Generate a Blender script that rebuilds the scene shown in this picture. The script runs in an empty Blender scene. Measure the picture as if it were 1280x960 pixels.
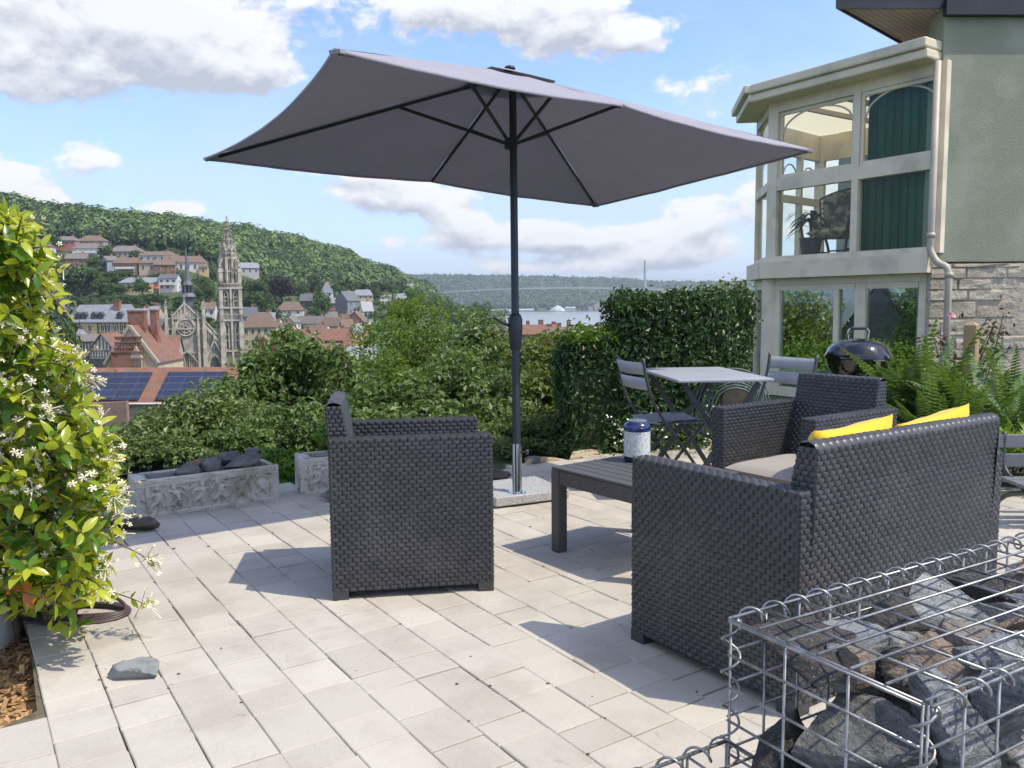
EXPO = 1.12
SKYS = 0.15
SUNE = 2.1
CLOUDS = [(90, 25, 190, 62, 1.25), (250, 60, 110, 44, .9), (310, 98, 62, 30, .95), (20, 95, 120, 26, .6), (118, 196, 42, 18, .85), (8, 228, 50, 26, .95), (60, 245, 30, 10, .7), (230, 262, 46, 11, .8), (400, 12, 20, 10, .5),
  (600, 25, 130, 42, 1.1), (730, 45, 80, 40, .95), (800, 60, 36, 20, .6), (478, 244, 60, 30, 1.1), (570, 250, 50, 22, .85), (572, 288, 46, 24, 1.0), (650, 300, 70, 22, .85), (715, 300, 50, 24, .85), (862, 290, 58, 32, 1.15), (825, 320, 70, 20, .9), (690, 335, 120, 14, .8), (480, 305, 50, 14, .7), (790, 292, 16, 10, .6), (420, 215, 80, 10, .55),
  (870, 130, 110, 44, .32), (1000, 250, 90, 60, .4), (1120, 240, 120, 70, .8),
  (-500, 200, 300, 90, 1), (1900, 150, 400, 140, 1), (-1100, 300, 300, 90, 1)]  # these three lie outside the view, added to give fill light
HAZE = 0.00014
FILL_CLOUDS = [(-150, 38, 38, 20, 1.2), (150, 45, 34, 22, 1.1), (-85, 48, 28, 16, 1.0), (85, 40, 22, 14, .9), (0, 62, 60, 14, .8)]  # unseen clouds behind and overhead, added as neutral fill light
import bpy, math, random
import numpy as np
from mathutils import Vector, Matrix
rng = np.random.default_rng(11)
random.seed(5)
SC = bpy.context.scene
COL = SC.collection
R = math.radians
# ---------------------------------------------------------------- camera geometry (metres; terrace at z = 0)
EYE = 1.12; F = 1030.0; HOR = 380.0; ROLL = R(0.5); PITCH = math.atan((480 - HOR) / F)
def ray(px, py):
    x = px - 640.0; y = 480.0 - py
    x, y = x*math.cos(ROLL) + y*math.sin(ROLL), -x*math.sin(ROLL) + y*math.cos(ROLL)
    u = y / F
    return np.array([x/F, math.cos(PITCH) + u*math.sin(PITCH), -math.sin(PITCH) + u*math.cos(PITCH)])
def G(px, py, z=0.0):                     # where the sight line of a photo point meets height z
    d = ray(px, py); return np.array([0, 0, EYE]) + d*((z - EYE)/d[2])
def D(px, py, Y):                         # where it meets depth Y
    d = ray(px, py); return np.array([0, 0, EYE]) + d*(Y/d[1])
# ---------------------------------------------------------------- mesh builder
def nrm(v): v = np.asarray(v, float); return v/(np.linalg.norm(v)+1e-12)
class MB:
    def __init__(s): s.v = []; s.l = []; s.n = []; s.t = []; s.c = 0
    def add(s, v, f, t=0.5):
        v = np.asarray(v, float).reshape(-1, 3)
        if isinstance(f, np.ndarray):
            s.l.append((f + s.c).ravel()); s.n.append(np.full(len(f), f.shape[1])); nf = len(f)
        else:
            s.l.append(np.array([i for q in f for i in q], int) + s.c); s.n.append(np.array([len(q) for q in f], int)); nf = len(f)
        s.t.append(np.full(nf, t, float) if np.isscalar(t) else np.asarray(t, float))
        s.v.append(v); s.c += len(v); return s
    def mesh(s, name, smooth=False, shift=None):
        me = bpy.data.meshes.new(name)
        if not s.v: return me
        v = np.concatenate(s.v)
        if shift is not None: v = v - np.asarray(shift)
        l = np.concatenate(s.l); n = np.concatenate(s.n); t = np.concatenate(s.t)
        me.vertices.add(len(v)); me.vertices.foreach_set('co', v.astype(np.float32).ravel())
        me.loops.add(len(l)); me.loops.foreach_set('vertex_index', l.astype(np.int32))
        me.polygons.add(len(n))
        me.polygons.foreach_set('loop_start', np.concatenate([[0], np.cumsum(n)[:-1]]).astype(np.int32))
        me.polygons.foreach_set('loop_total', n.astype(np.int32))
        a = me.attributes.new('tint', 'FLOAT', 'FACE'); a.data.foreach_set('value', t.astype(np.float32))
        me.polygons.foreach_set('use_smooth', np.full(len(n), bool(smooth)))
        me.update(calc_edges=True); me.validate(); return me
def tag(o, label=None, cat=None, group=None, kind=None):
    if label: o['label'] = label
    if cat: o['category'] = cat
    if group: o['group'] = group
    if kind: o['kind'] = kind
    return o
def thing(name, label, cat, loc=(0, 0, 0), rz=0.0, group=None):
    o = bpy.data.objects.new(name, None); COL.objects.link(o); o.empty_display_size = .1
    o.location = loc; o.rotation_euler = (0, 0, rz); return tag(o, label, cat, group)
def rootloc(o):
    while o.parent: o = o.parent
    return np.array(o.location)
def obj(name, mb, m, parent=None, smooth=False, w=False, bevel=0, label=None, cat=None, group=None, kind=None, auto=None):
    """one mesh object; w: vertices are in world space while the (unrotated) thing stands elsewhere"""
    shift = None
    if w and parent is not None: shift = rootloc(parent)
    loc = None
    if parent is None:                    # a mesh thing: its origin goes to the base of the mesh
        allv = np.concatenate(mb.v); loc = (allv.min(0)+allv.max(0))/2; loc[2] = allv[:, 2].min(); shift = loc
    me = mb.mesh(name, smooth, shift)
    if isinstance(m, (list, tuple)):
        for q in m: me.materials.append(q)
    else: me.materials.append(m)
    o = bpy.data.objects.new(name, me); COL.objects.link(o)
    if loc is not None: o.location = loc
    if parent is not None: o.parent = parent
    if bevel:
        b = o.modifiers.new('b', 'BEVEL'); b.width = bevel; b.segments = 2; b.limit_method = 'ANGLE'; b.angle_limit = R(40); b.harden_normals = False
    if auto:
        try:
            me.set_sharp_from_angle(angle=R(auto))
        except Exception: pass
    return tag(o, label, cat, group, kind)
def dup(root, loc, rz=0.0, label=None, scale=None):
    r = root.copy(); COL.objects.link(r); r.location = loc; r.rotation_euler = (0, 0, rz)
    if scale: r.scale = (scale,)*3 if np.isscalar(scale) else scale
    if label: r['label'] = label
    for ch in list(root.children):
        c = ch.copy(); COL.objects.link(c); c.parent = r
        for g in list(ch.children):
            d = g.copy(); COL.objects.link(d); d.parent = c
    return r
BOXF = np.array([[0,3,2,1],[4,5,6,7],[0,1,5,4],[1,2,6,5],[2,3,7,6],[3,0,4,7]])
def box(mb, o, u, v, w, t=.5):            # corner o and three edge vectors (right-handed)
    o, u, v, w = map(lambda a: np.asarray(a, float), (o, u, v, w))
    if np.dot(np.cross(u, v), w) < 0: u, v = v, u
    return mb.add([o, o+u, o+u+v, o+v, o+w, o+u+w, o+u+v+w, o+v+w], BOXF, t)
def boxc(mb, c, s, rz=0.0, t=.5):         # centre of the base, sizes, turn about z
    c = np.asarray(c, float); ca, sa = math.cos(rz), math.sin(rz)
    u = np.array([ca, sa, 0])*s[0]; v = np.array([-sa, ca, 0])*s[1]; w = np.array([0, 0, s[2]])
    return box(mb, c-u/2-v/2, u, v, w, t)
def bar(mb, a, b, wd, th, up=(0, 0, 1), t=.5):   # rectangular bar from a to b
    a = np.asarray(a, float); b = np.asarray(b, float); d = nrm(b-a); s = nrm(np.cross(d, up)); q = np.cross(s, d)
    return box(mb, a - s*wd/2 - q*th/2, s*wd, q*th, b-a, t)
def tube(mb, pts, r, n=8, cap=True, t=.5, closed=False):
    P = np.asarray(pts, float); k = len(P); r = np.full(k, r, float) if np.isscalar(r) else np.asarray(r, float)
    T = np.gradient(P, axis=0) if not closed else np.roll(P, -1, 0)-np.roll(P, 1, 0)
    T /= np.linalg.norm(T, axis=1)[:, None]+1e-12
    ref = np.array([0, 0, 1.]) if abs(T[0][2]) < .9 else np.array([1., 0, 0])
    ns = []; x = nrm(np.cross(T[0], ref))
    for i in range(k):
        x = x - T[i]*np.dot(x, T[i]); x = nrm(x); ns.append(x)
    X = np.array(ns); Y = np.cross(T, X)
    a = np.linspace(0, 2*math.pi, n, endpoint=False)
    V = P[:, None]+r[:, None, None]*(np.cos(a)[None, :, None]*X[:, None]+np.sin(a)[None, :, None]*Y[:, None])
    f = []
    for i in range(k if closed else k-1):
        i2 = (i+1) % k
        for j in range(n):
            f.append((i*n+j, i*n+(j+1) % n, i2*n+(j+1) % n, i2*n+j))
    if cap and not closed: f.append(tuple(range(n-1, -1, -1))); f.append(tuple((k-1)*n+j for j in range(n)))
    return mb.add(V.reshape(-1, 3), f, t)
def lathe(mb, prof, c=(0, 0, 0), n=24, t=.5, axis=None):
    c = np.asarray(c, float); a = np.linspace(0, 2*math.pi, n, endpoint=False); k = len(prof)
    V = np.array([[p[0]*np.cos(a), p[0]*np.sin(a), np.full(n, p[1])] for p in prof]).transpose(0, 2, 1).reshape(-1, 3)
    if axis is not None:
        z = nrm(axis); x = nrm(np.cross(z, [0.3, .9, .1])); y = np.cross(z, x); V = V[:, :1]*x+V[:, 1:2]*y+V[:, 2:]*z
    f = [(i*n+j, i*n+(j+1) % n, (i+1)*n+(j+1) % n, (i+1)*n+j) for i in range(k-1) for j in range(n)]
    f.append(tuple(range(n-1, -1, -1))); f.append(tuple((k-1)*n+j for j in range(n)))
    return mb.add(V+c, f, t)
def prism(mb, poly, e, t=.5):             # planar polygon (3D points) pushed along e
    P = np.asarray(poly, float); k = len(P); e = np.asarray(e, float)
    nv = sum(np.cross(P[i]-P[0], P[i+1]-P[0]) for i in range(1, k-1))
    if np.dot(nv, e) > 0: P = P[::-1]
    f = [tuple(range(k)), tuple(range(2*k-1, k-1, -1))]+[(j, k+j, k+(j+1) % k, (j+1) % k) for j in range(k)]
    return mb.add(np.concatenate([P, P+e]), f, t)
def quad(mb, a, b, c, d, t=.5): return mb.add([a, b, c, d], np.array([[0, 1, 2, 3]]), t)
def bez(pts, n=12):                       # Catmull-Rom through points
    P = np.asarray(pts, float); P = np.vstack([2*P[0]-P[1], P, 2*P[-1]-P[-2]]); out = []
    for i in range(1, len(P)-2):
        for s in np.linspace(0, 1, n, endpoint=False):
            a, b, c, d = P[i-1:i+3]
            out.append(.5*((2*b)+(-a+c)*s+(2*a-5*b+4*c-d)*s*s+(-a+3*b-3*c+d)*s**3))
    out.append(P[-2]); return np.array(out)
# value noise in numpy
_perm = np.random.default_rng(3).random((32, 32, 32))
def vnoise(p):
    p = np.asarray(p, float); i = np.floor(p).astype(int); f = p-i; f = f*f*(3-2*f); r = 0
    for a in (0, 1):
        for b in (0, 1):
            for c in (0, 1):
                wgt = (f[..., 0] if a else 1-f[..., 0])*(f[..., 1] if b else 1-f[..., 1])*(f[..., 2] if c else 1-f[..., 2])
                r = r+wgt*_perm[(i[..., 0]+a) % 32, (i[..., 1]+b) % 32, (i[..., 2]+c) % 32]
    return r*2-1
def fbm(p, o=4):
    p = np.asarray(p, float); s = 0; a = .5
    for k in range(o): s = s+a*vnoise(p*2**k+k*7.3); a *= .5
    return s
_ico = {}
def ico(s):
    if s not in _ico:
        import bmesh
        b = bmesh.new(); bmesh.ops.create_icosphere(b, subdivisions=s, radius=1); b.verts.ensure_lookup_table()
        _ico[s] = (np.array([v.co[:] for v in b.verts]), np.array([[v.index for v in f.verts] for f in b.faces])); b.free()
    return _ico[s]
def rock(mb, c, s, rz=0, seed=0, sub=4, cuts=11, t=.5, rough=.05, tilt=0, sq=1.0):
    g = np.random.default_rng(seed+100); V, Fc = ico(sub); V = np.sign(V)*np.abs(V)**sq
    for i in range(cuts):
        n = nrm(g.normal(size=3)); d = g.uniform(.42, .78); k = V@n-d; m = k > 0; V[m] -= np.outer(k[m], n)
    V += V*(fbm(V*1.7+seed, 3)*.13)[:, None]+V*((.5-np.abs(fbm(V*4.5+seed, 4)))*rough*1.4)[:, None]+V*(fbm(V*16+seed, 3)*rough*.35)[:, None]
    V = V/np.abs(V).max(0)*np.asarray(s)/2
    ct, st = math.cos(tilt), math.sin(tilt); V = np.stack([V[:, 0]*ct-V[:, 2]*st, V[:, 1], V[:, 0]*st+V[:, 2]*ct], 1)
    ca, sa = math.cos(rz), math.sin(rz); V = np.stack([V[:, 0]*ca-V[:, 1]*sa, V[:, 0]*sa+V[:, 1]*ca, V[:, 2]], 1)
    c = np.asarray(c, float); return mb.add(V+c, Fc, t)
# ---------------------------------------------------------------- materials
class NT:
    def __init__(s, m): s.t = m.node_tree; s.n = s.t.nodes; s.k = s.t.links
    def __call__(s, typ, **kw):
        x = s.n.new(typ); ins = kw.pop('i', {})
        for a, b in kw.items(): setattr(x, a, b)
        for a, b in ins.items():
            if isinstance(b, bpy.types.NodeSocket): s.k.new(b, x.inputs[a])
            else: x.inputs[a].default_value = b
        return x
    def math(s, op, a, b=None, c=None, clamp=False):
        i = {0: a}
        if b is not None: i[1] = b
        if c is not None: i[2] = c
        return s('ShaderNodeMath', operation=op, use_clamp=clamp, i=i).outputs[0]
    def mix(s, f, a, b, bt='MIX'):
        x = s.n.new('ShaderNodeMix'); x.data_type = 'RGBA'; x.blend_type = bt
        for k, q in ((0, f), (6, a), (7, b)):
            if isinstance(q, bpy.types.NodeSocket): s.k.new(q, x.inputs[k])
            else: x.inputs[k].default_value = q if np.isscalar(q) else (*q[:3], 1)
        return x.outputs[2]
    def noise(s, vec, scale, det=4, rough=.55, dist=0):
        return s('ShaderNodeTexNoise', i={'Vector': vec, 'Scale': scale, 'Detail': det, 'Roughness': rough, 'Distortion': dist}).outputs[0]
    def ramp(s, f, lo, hi):
        return s('ShaderNodeMapRange', interpolation_type='SMOOTHSTEP', i={0: f, 1: lo, 2: hi}).outputs[0]
def newmat(name):
    m = bpy.data.materials.new(name); m.use_nodes = True; n = NT(m); n.n.clear()
    out = n('ShaderNodeOutputMaterial'); return m, n, out
def mat(name, col, col2=None, scale=4, rough=.7, tint=0, metal=0, spec=.5, bump=0, bscale=30, col3=None, scale3=1.0, lo=.35, hi=.65, sheen=0, coat=0, stretch=(1, 1, 1), det=5, rvar=0, tcol=None):
    """principled surface: col/col2 blotched by noise, col3 a slower stain, tint: per-piece lightness, tcol: per-piece colour"""
    m, n, out = newmat(name)
    tc = n('ShaderNodeTexCoord').outputs['Object']
    if stretch != (1, 1, 1): tc = n('ShaderNodeMapping', i={0: tc, 3: stretch}).outputs[0]
    at = n('ShaderNodeAttribute', attribute_name='tint').outputs['Fac']
    c = (*col, 1)
    if tcol is not None: c = n.mix(at, col, tcol)
    if col2 is not None: c = n.mix(n.ramp(n.noise(tc, scale, det), lo, hi), c, col2)
    if col3 is not None: c = n.mix(n.ramp(n.noise(tc, scale3, 3), .5, .72), c, col3)
    if tint:
        f = n.math('MULTIPLY_ADD', at, tint, 1-tint/2)
        v = n('ShaderNodeCombineXYZ', i={0: f, 1: f, 2: f}).outputs[0]
        c = n.mix(1.0, c, v, 'MULTIPLY')
    b = n('ShaderNodeBsdfPrincipled', i={'Roughness': rough, 'Metallic': metal, 'Specular IOR Level': spec})
    if isinstance(c, bpy.types.NodeSocket): n.k.new(c, b.inputs['Base Color'])
    else: b.inputs['Base Color'].default_value = c
    if rvar: n.k.new(n.math('MULTIPLY_ADD', n.noise(tc, scale*2, 3), rvar, rough-rvar/2), b.inputs['Roughness'])
    if coat: b.inputs['Coat Weight'].default_value = coat; b.inputs['Coat Roughness'].default_value = .08
    if sheen: b.inputs['Sheen Weight'].default_value = sheen
    if bump:
        h = n('ShaderNodeBump', i={'Strength': min(1, bump), 'Distance': .01*max(1, bump)*30/bscale, 'Height': n.noise(tc, bscale, 6, .6)})
        n.k.new(h.outputs[0], b.inputs['Normal'])
    n.k.new(b.outputs[0], out.inputs[0]); return m
def leafmat(name, dark, light, trans=.3, rough=.45, spec=.35, hue=None):
    m, n, out = newmat(name)
    at = n('ShaderNodeAttribute', attribute_name='tint').outputs['Fac']
    c = n.mix(at, dark, light)
    if hue is not None: c = n.mix(n.ramp(at, .93, .95), c, hue)
    b = n('ShaderNodeBsdfPrincipled', i={'Base Color': c, 'Roughness': rough, 'Specular IOR Level': spec})
    ct = n.mix(1.0, c, (1.5, 1.35, .5), 'MULTIPLY')
    t = n('ShaderNodeBsdfTranslucent', i={'Color': ct})
    s = n('ShaderNodeMixShader', i={0: trans, 1: b.outputs[0], 2: t.outputs[0]})
    n.k.new(s.outputs[0], out.inputs[0]); return m
def glassmat(name, col=(.9, .95, .93), refl=1.0, body=0.0, bodycol=(.05, .07, .07)):
    m, n, out = newmat(name)
    fr = n('ShaderNodeFresnel', i={0: 1.5}).outputs[0]
    fr = n.math('MULTIPLY', fr, refl, clamp=True)
    tr = n('ShaderNodeBsdfTransparent', i={0: (*col, 1)}).outputs[0]
    if body: tr = n('ShaderNodeMixShader', i={0: body, 1: tr, 2: n('ShaderNodeBsdfDiffuse', i={0: (*bodycol, 1)}).outputs[0]}).outputs[0]
    gl = n('ShaderNodeBsdfGlossy', i={'Color': (1, 1, 1, 1), 'Roughness': .0}).outputs[0]
    n.k.new(n('ShaderNodeMixShader', i={0: fr, 1: tr, 2: gl}).outputs[0], out.inputs[0]); return m
# ---------------------------------------------------------------- foliage: many small leaves through a crown's volume
def leaves(mb, P, N, size, asp=.5, fold=.25, curl=.2, var=.35, tint=None, g=None):
    """kite-shaped leaves at P facing N"""
    g = g or rng; k = len(P)
    N = N/(np.linalg.norm(N, axis=1)[:, None]+1e-9)
    r = g.normal(size=(k, 3)); X = np.cross(N, r); X /= np.linalg.norm(X, axis=1)[:, None]+1e-9; Y = np.cross(N, X)
    s = (size*(1+g.uniform(-var, var, k)))[:, None]
    a = P-X*s*.5; b = P+Y*s*asp*.5+N*s*fold*.3; c = P+X*s*.5-N*s*curl; d = P-Y*s*asp*.5+N*s*fold*.3
    V = np.stack([a, b, c, d], 1).reshape(-1, 3); Fc = np.arange(4*k).reshape(-1, 4)
    t = g.beta(2, 2, k) if tint is None else tint
    return mb.add(V, Fc, t)
def clump_points(clumps, n, g, shell=.5):
    """points through ellipsoid clumps (centre, radii), thicker towards the outside"""
    C = np.array([c[0] for c in clumps], float); Rd = np.array([c[1] for c in clumps], float)
    w = np.prod(Rd, axis=1)**(2/3); w /= w.sum(); ix = g.choice(len(C), n, p=w)
    d = g.normal(size=(n, 3)); d /= np.linalg.norm(d, axis=1)[:, None]
    r = (shell+(1-shell)*g.random(n))**(1/1.5)
    return C[ix]+d*Rd[ix]*r[:, None], d, ix
def crown(mb, clumps, n, size, g, shell=.55, asp=.55, up=.5, jit=.6, hang=0):
    P, d, ix = clump_points(clumps, n, g, shell)
    P = P+d*(fbm(P*2.2/max(.4, size*8), 2)*size*3)[:, None]
    N = d*.7+np.array([0, 0, up])+g.normal(size=d.shape)*jit
    ct = g.uniform(-.16, .16, len(clumps))[ix]
    leaves(mb, P, N, size, asp=asp, g=g, tint=np.clip(g.beta(2.2, 2.2, n)*.85+.07+ct, 0, .92))
def subclumps(c, rad, n, g, cs=.42):
    """break one crown ellipsoid into many leaf clumps spread near its surface"""
    out = []; c = np.asarray(c, float); rad = np.asarray(rad, float)
    for i in range(n):
        d = nrm(g.normal(size=3)); d[2] = d[2] if d[2] > -.35 else -d[2]*.5
        k = g.uniform(.35, .88); s = cs*g.uniform(.65, 1.2)
        out.append((c+d*rad*k, rad*s*np.array([1, 1, .8])))
    return out
cam = bpy.data.cameras.new('camera'); co = bpy.data.objects.new('camera', cam); COL.objects.link(co); SC.camera = co
cam.sensor_fit = 'HORIZONTAL'; cam.sensor_width = 36; cam.lens = 36*F/1280; cam.clip_start = .05; cam.clip_end = 30000
co.matrix_world = Matrix.Translation((0, 0, EYE)) @ (Matrix.Rotation(R(90)-PITCH, 4, 'X') @ Matrix.Rotation(-ROLL, 4, 'Z'))
SUN = nrm([.943*math.cos(R(57)), -.333*math.cos(R(57)), math.sin(R(57))])
sl = bpy.data.lights.new('sun', 'SUN'); sl.energy = SUNE; sl.angle = R(.53); sl.color = (1, .91, .73)
so = bpy.data.objects.new('sun', sl); COL.objects.link(so)
so.rotation_euler = Vector(SUN).to_track_quat('Z', 'Y').to_euler(); so.location = (20, -10, 40)
SC.view_settings.view_transform = 'Standard'; SC.view_settings.look = 'None'; SC.view_settings.exposure = EXPO; SC.view_settings.gamma = 1
SC.view_settings.use_curve_mapping = False
SC.render.engine = 'CYCLES'
cy = SC.cycles; cy.use_denoising = True; cy.max_bounces = 8; cy.diffuse_bounces = 3; cy.glossy_bounces = 3; cy.transmission_bounces = 6; cy.transparent_max_bounces = 12; cy.volume_bounces = 0
cy.use_adaptive_sampling = True; cy.adaptive_threshold = .012
cy.sample_clamp_indirect = 6
try: cy.denoiser = 'OPENIMAGEDENOISE'; cy.denoising_prefilter = 'ACCURATE'
except Exception: pass
def build_world():
    w = bpy.data.worlds.new('World'); SC.world = w; w.use_nodes = True; n = NT(w); n.n.clear()
    out = n('ShaderNodeOutputWorld'); bg = n('ShaderNodeBackground', i={1: SKYS})
    sky = n('ShaderNodeTexSky', sky_type='NISHITA', sun_disc=False, sun_elevation=R(57), sun_rotation=math.atan2(SUN[0], SUN[1]), air_density=1.0, dust_density=1.2, ozone_density=1.5, altitude=40)
    dr = n('ShaderNodeTexCoord').outputs['Generated']
    sx = n('ShaderNodeSeparateXYZ', i={0: dr}); X, Y, Z = sx.outputs
    az = n.math('ARCTAN2', X, Y); el = n.math('ARCSINE', Z)
    # cumulus: soft mounds of density at chosen bearings, broken up by noise, lit from above
    def dens_at(de):
        e = n.math('ADD', el, de)
        v = n('ShaderNodeCombineXYZ', i={0: az, 1: n.math('MULTIPLY', e, 1.5), 2: 3.7}).outputs[0]
        a = n.math('MULTIPLY_ADD', n.noise(v, 19, 8, .60, .2), 2.1, -1.05); b = n.math('MULTIPLY_ADD', n.noise(v, 5, 3, .5), 1.6, -.8)
        blobs = None
        for px, py, wx, hy, A in CLOUDS:
            a0 = math.atan((px-640)/F); e0 = math.atan((HOR-py)/F*math.cos(a0))
            dx = n.math('MULTIPLY', n.math('SUBTRACT', az, a0), F/wx); dy = n.math('MULTIPLY', n.math('SUBTRACT', e, e0), F/hy)
            q = n.math('ADD', n.math('MULTIPLY', dx, dx), n.math('MULTIPLY', dy, dy))
            gq = n.math('MULTIPLY', n.math('EXPONENT', n.math('MULTIPLY', q, -1)), A)
            blobs = gq if blobs is None else n.math('ADD', blobs, gq)
        for azd, eld, wd_, hd_, A in FILL_CLOUDS:
            dx = n.math('MULTIPLY', n.math('SUBTRACT', az, R(azd)), 1/R(wd_)); dy = n.math('MULTIPLY', n.math('SUBTRACT', e, R(eld)), 1/R(hd_))
            blobs = n.math('ADD', blobs, n.math('MULTIPLY', n.math('EXPONENT', n.math('MULTIPLY', n.math('ADD', n.math('MULTIPLY', dx, dx), n.math('MULTIPLY', dy, dy)), -1)), A))
        return n.math('ADD', blobs, n.math('ADD', n.math('MULTIPLY', a, .85), n.math('MULTIPLY', b, .35)))
    dens = dens_at(0.0); dens1 = dens_at(.016)
    cov = n.ramp(dens, .40, .70)
    lit = n.math('MULTIPLY_ADD', n.math('SUBTRACT', dens, dens1), 1.5, .66, clamp=True)
    thick = n.ramp(dens, .7, 1.5)
    shade = n.math('MULTIPLY', lit, n.math('SUBTRACT', 1.0, n.math('MULTIPLY', thick, .12)))
    ccol = n.mix(shade, (1.75, 1.87, 2.1), (3.35, 3.32, 3.28))
    # thin high veil and pale air near the horizon
    vv = n('ShaderNodeCombineXYZ', i={0: az, 1: n.math('MULTIPLY', el, 3.2), 2: .3}).outputs[0]
    veil = n.math('MULTIPLY', n.ramp(n.noise(vv, 3.0, 6, .6, .6), .38, .72), n.ramp(el, .62, .06))
    base = n.mix(n.math('MULTIPLY', veil, .5), n.mix(1.0, sky.outputs[0], (.66, .73, .93), 'MULTIPLY'), (2.3, 2.6, 3.05))
    low = n.math('MULTIPLY', n.ramp(el, .32, 0.0), .5)
    base = n.mix(low, base, (2.2, 2.55, 3.05))
    colr = n.mix(n.math('MULTIPLY', cov, .93), base, ccol)
    n.k.new(colr, bg.inputs[0]); n.k.new(bg.outputs[0], out.inputs[0])
EXPO_DONE = True
build_world()
# ================================================================ SETTING: terrain, woods, river, far shore
NEARP = [(0, -.07), (6.9, -.09), (7.6, -.45), (10, -1.3), (16, -3.0), (30, -6.2), (60, -10.5), (95, -14.5), (150, -18.5), (230, -20.5)]
FARH = [(500, 112), (640, 104), (760, 92), (820, 80), (880, 66), (1000, 70), (1300, 90)]
def _far(px): return np.interp(px, [a for a, b in FARH], [b for a, b in FARH])
COLS = {
 -1500: [(250, -15), (300, -8), (400, 20), (500, 46), (800, 96), (1500, 118), (9000, 110)],
 0: [(250, -19), (300, -12), (340, -3), (400, 14), (450, 28), (500, 42), (600, 57.3), (700, 70.7), (800, 81), (1000, 92), (1500, 98), (9000, 100)],
 100: [(250, -20), (310, -10), (335, -5), (365, 2), (400, 11), (440, 21), (480, 33), (520, 43.1), (650, 59.0), (820, 70), (1200, 84), (9000, 95)],
 220: [(250, -21), (320, -14), (380, -2), (430, 9), (470, 20), (500, 30), (540, 38.5), (650, 54.5), (850, 72), (1200, 84), (9000, 95)],
 300: [(250, -21), (340, -16), (420, -4), (480, 10), (540, 26.7), (700, 51.3), (870, 71), (1200, 80), (9000, 95)],
 360: [(250, -21), (380, -17), (430, -10), (480, 0), (540, 14.8), (700, 44.0), (900, 65), (1200, 73), (9000, 95)],
 420: [(300, -21), (400, -17), (450, -9), (500, 2), (560, 16.6), (700, 35.3), (930, 54), (1200, 61), (9000, 95)],
 480: [(300, -21), (420, -17), (480, -9), (540, 1.3), (620, 10.0), (750, 21.8), (960, 35), (1200, 39), (1800, 10), (2600, -18), (3000, 10), (3500, 112), (9000, 125)],
 530: [(300, -21), (450, -18), (600, -10), (750, 2), (1000, 18), (1200, 20), (1700, -2), (2200, -19), (2750, -19), (3000, 10), (3500, 112), (9000, 125)],
 570: [(300, -21), (600, -20), (800, -17), (1000, -9), (1200, -9), (1600, -17), (2000, -19), (2750, -19), (3000, 8), (3500, 110), (9000, 125)],
 612: [(300, -21), (800, -21), (1000, -21), (1250, -20.5), (1900, -20), (2750, -19), (3000, 8), (3500, 107), (9000, 125)],
 660: [(300, -21), (420, -21.2), (470, -25), (2300, -26), (2440, -20.5), (2750, -19), (3000, 6), (3500, 103), (9000, 125)],
 760: [(300, -21), (420, -21.2), (470, -25), (2360, -26), (2440, -20.5), (2750, -19), (3000, 4), (3500, 91), (9000, 120)],
 840: [(300, -21), (420, -21.2), (470, -25), (2400, -26), (2480, -20.5), (2750, -19), (3000, 2), (3500, 72), (9000, 80)],
 1000: [(300, -21), (420, -21), (470, -25), (2400, -26), (2480, -20.5), (2750, -19), (3000, 2), (3500, 68), (9000, 80)],
 3000: [(300, -18), (500, -10), (900, 20), (2400, 40), (3500, 80), (9000, 90)]}
_cp = sorted(COLS)
CTRL = [(50,317,455),(36,307,500),(85,309,480),(112,322,450),(117,309,490),(98,333,430),(159,323,455),(138,337,420),(161,343,412),(187,341,412),(200,328,440),(207,342,410),(218,335,425),(242,340,420),(255,343,415),(172,363,375),(195,361,382),(213,363,380),(311,343,470),(66,384,330),(369,363,540),(364,400,425),(384,390,455),(409,373,520),(419,393,470),(435,394,455),(454,380,520),(482,380,560),(502,385,550),(512,367,640),(537,374,760),(327,434,300),(312,412,330),(395,415,400),(378,411,420),(419,418,380),(402,404,440),(431,415,410),(447,415,360),(458,398,400),(101,372,375),(80,376,372),(125,372,372),(178,371,362),(147,368,368),(222,366,385),(255,367,390),(262,372,372),(246,374,365),(224,386,345),(132,326,432),(120,338,415),(70,313,470),(168,326,440),(190,318,470),(232,327,450),(60,345,400),(140,350,395),(158,350,400),(118,356,385),(200,351,395),(320,375,430),(331,366,450),(352,378,440),(338,383,425),(318,396,385),(336,410,370),(311,388,400),(376,372,500),(392,366,540),(403,396,430),(394,402,425),(418,400,440),(426,372,540),(440,369,560),(386,404,420),(452,392,430),(462,404,400),(380,356,560),(300,371,420),(270,352,430)]      # feet of hillside houses and trees seen in the photo
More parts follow.
